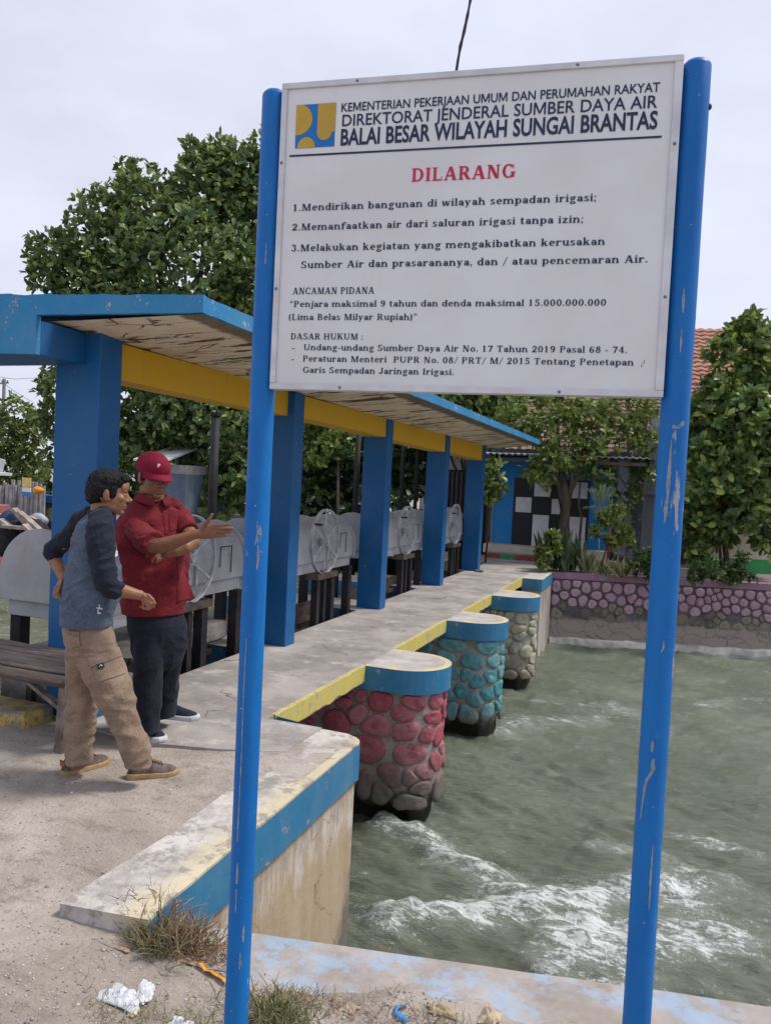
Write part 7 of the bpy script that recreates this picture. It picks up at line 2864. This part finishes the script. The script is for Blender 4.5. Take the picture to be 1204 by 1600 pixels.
crumple('plastic_bag', 193, 1566, .080, .045, .017, (.66, .67, .72, 1), 'crumpled translucent white plastic bag on the dirt, bigger left piece', 'plastic bag', 1, .35, .25)
crumple('plastic_bag', 224, 1560, .030, .045, .034, (.70, .71, .76, 1), 'upright twisted end of white plastic bag beside the bigger piece', 'plastic bag', 2, .35, .2)
crumple('plastic_scrap', 282, 1594, .035, .022, .014, (.60, .61, .64, 1), 'small crushed white plastic scrap on the dirt between bag and pole', 'plastic scrap', 3, .35, .2)
crumple('plastic_scrap', 392, 1582, .012, .035, .012, (.66, .68, .74, 1), 'white plastic scrap tucked behind the left sign pole', 'plastic scrap', 4, .35, .2)
crumple('dead_leaf', 545, 1572, .028, .022, .012, (.34, .27, .20, 1), 'curled grey brown dead leaf right of the left sign pole', 'dead leaf', 5, .8)
crumple('dead_leaf', 692, 1580, .05, .02, .018, (.38, .29, .19, 1), 'long curled tan dead leaf near the bottom centre', 'dead leaf', 6, .8)
crumple('dead_leaf', 765, 1590, .03, .035, .03, (.44, .35, .25, 1), 'pale upright folded dead leaf at bottom right of centre', 'dead leaf', 7, .8)
crumple('fallen_leaf', 168, 1451, .010, .016, .006, (.55, .45, .22, 1), 'small yellow fallen leaf left of the abutment tip', 'fallen leaf', 8, .7)
crumple('fallen_leaf', 292, 1509, .03, .009, .008, (.42, .30, .18, 1), 'tan dry leaf below the brown grass tuft', 'fallen leaf', 9, .8)
crumple('fallen_leaf', 190, 1500, .03, .010, .006, (.36, .24, .16, 1), 'brown dry leaf left of the greenish grass', 'fallen leaf', 10, .8)
crumple('fallen_leaf', 210, 1588, .012, .02, .01, (.50, .38, .18, 1), 'yellow brown leaf under the plastic bag', 'fallen leaf', 11, .8)
crumple('dark_clod', 417, 1506, .022, .016, .016, (.035, .03, .03, 1), 'black clod of dirt on the concrete lip near the left pole', 'clod', 12, .9)


def ribbon(name, pts, wd, col, label, cat):
    P = [onz(x, y, -.11) for x, y in pts]
    P = [Vector((p.x, p.y, max(gh(p.x, p.y), -.15 if p.x > -1.66 and p.y > lip_y(p.x) - .3 else -9) + .010 + .008 * (i % 2))) for i, p in enumerate(P)]
    mb = MB()
    for i in range(len(P)):
        d = (P[min(i + 1, len(P) - 1)] - P[max(i - 1, 0)]).normalized()
        s = d.cross(UP).normalized() * wd + UP * .004
        mb.v += [tuple(P[i] - s), tuple(P[i] + s)]
    for i in range(len(P) - 1):
        mb.f.append((2 * i, 2 * i + 1, 2 * i + 3, 2 * i + 2))
        mb.m.append(0)
    o = mb.build(name, simple(name, col, .6, .3, .2, 30), smooth=True, fix=False)
    o.modifiers.new('t', 'SOLIDIFY').thickness = .002
    return tag(o, label, cat)


ribbon('orange_strap', [(308, 1511), (314, 1514), (322, 1520), (330, 1523), (340, 1526), (350, 1533), (356, 1536)], .010, (.60, .27, .025, 1), 'faded orange strap lying on dirt left of the left pole', 'strap')
ribbon('blue_strip', [(636, 1594), (622, 1588), (616, 1581), (620, 1574), (632, 1571), (638, 1572)], .008, (.05, .26, .60, 1), 'curled light blue plastic strip near the bottom centre', 'plastic strip')
for (x0, y0, x1, y1, lab) in ((325, 1514, 362, 1518, 'grey broken stick beside the orange strap'), (830, 1586, 868, 1588, 'thin brown twig on the concrete lip at the bottom right'), (186, 1466, 200, 1452, 'bleached twig left of the abutment tip')):
    p, q = onz(x0, y0, -.10), onz(x1, y1, -.10)
    zz = -.145 if p.x > -.9 else max(gh(p.x, p.y), gh(q.x, q.y)) + .006
    mb = MB()
    mb.tube([(p.x, p.y, zz), ((p.x + q.x) / 2, (p.y + q.y) / 2, zz + .006), (q.x, q.y, zz)], [.004, .005, .003], 6)
    tag(mb.build('stick', simple('stick_grey', (.26, .22, .19, 1), .9), smooth=True), lab, 'stick')

for o in list(bpy.data.objects):
    if 'o' in o:
        del o['o']
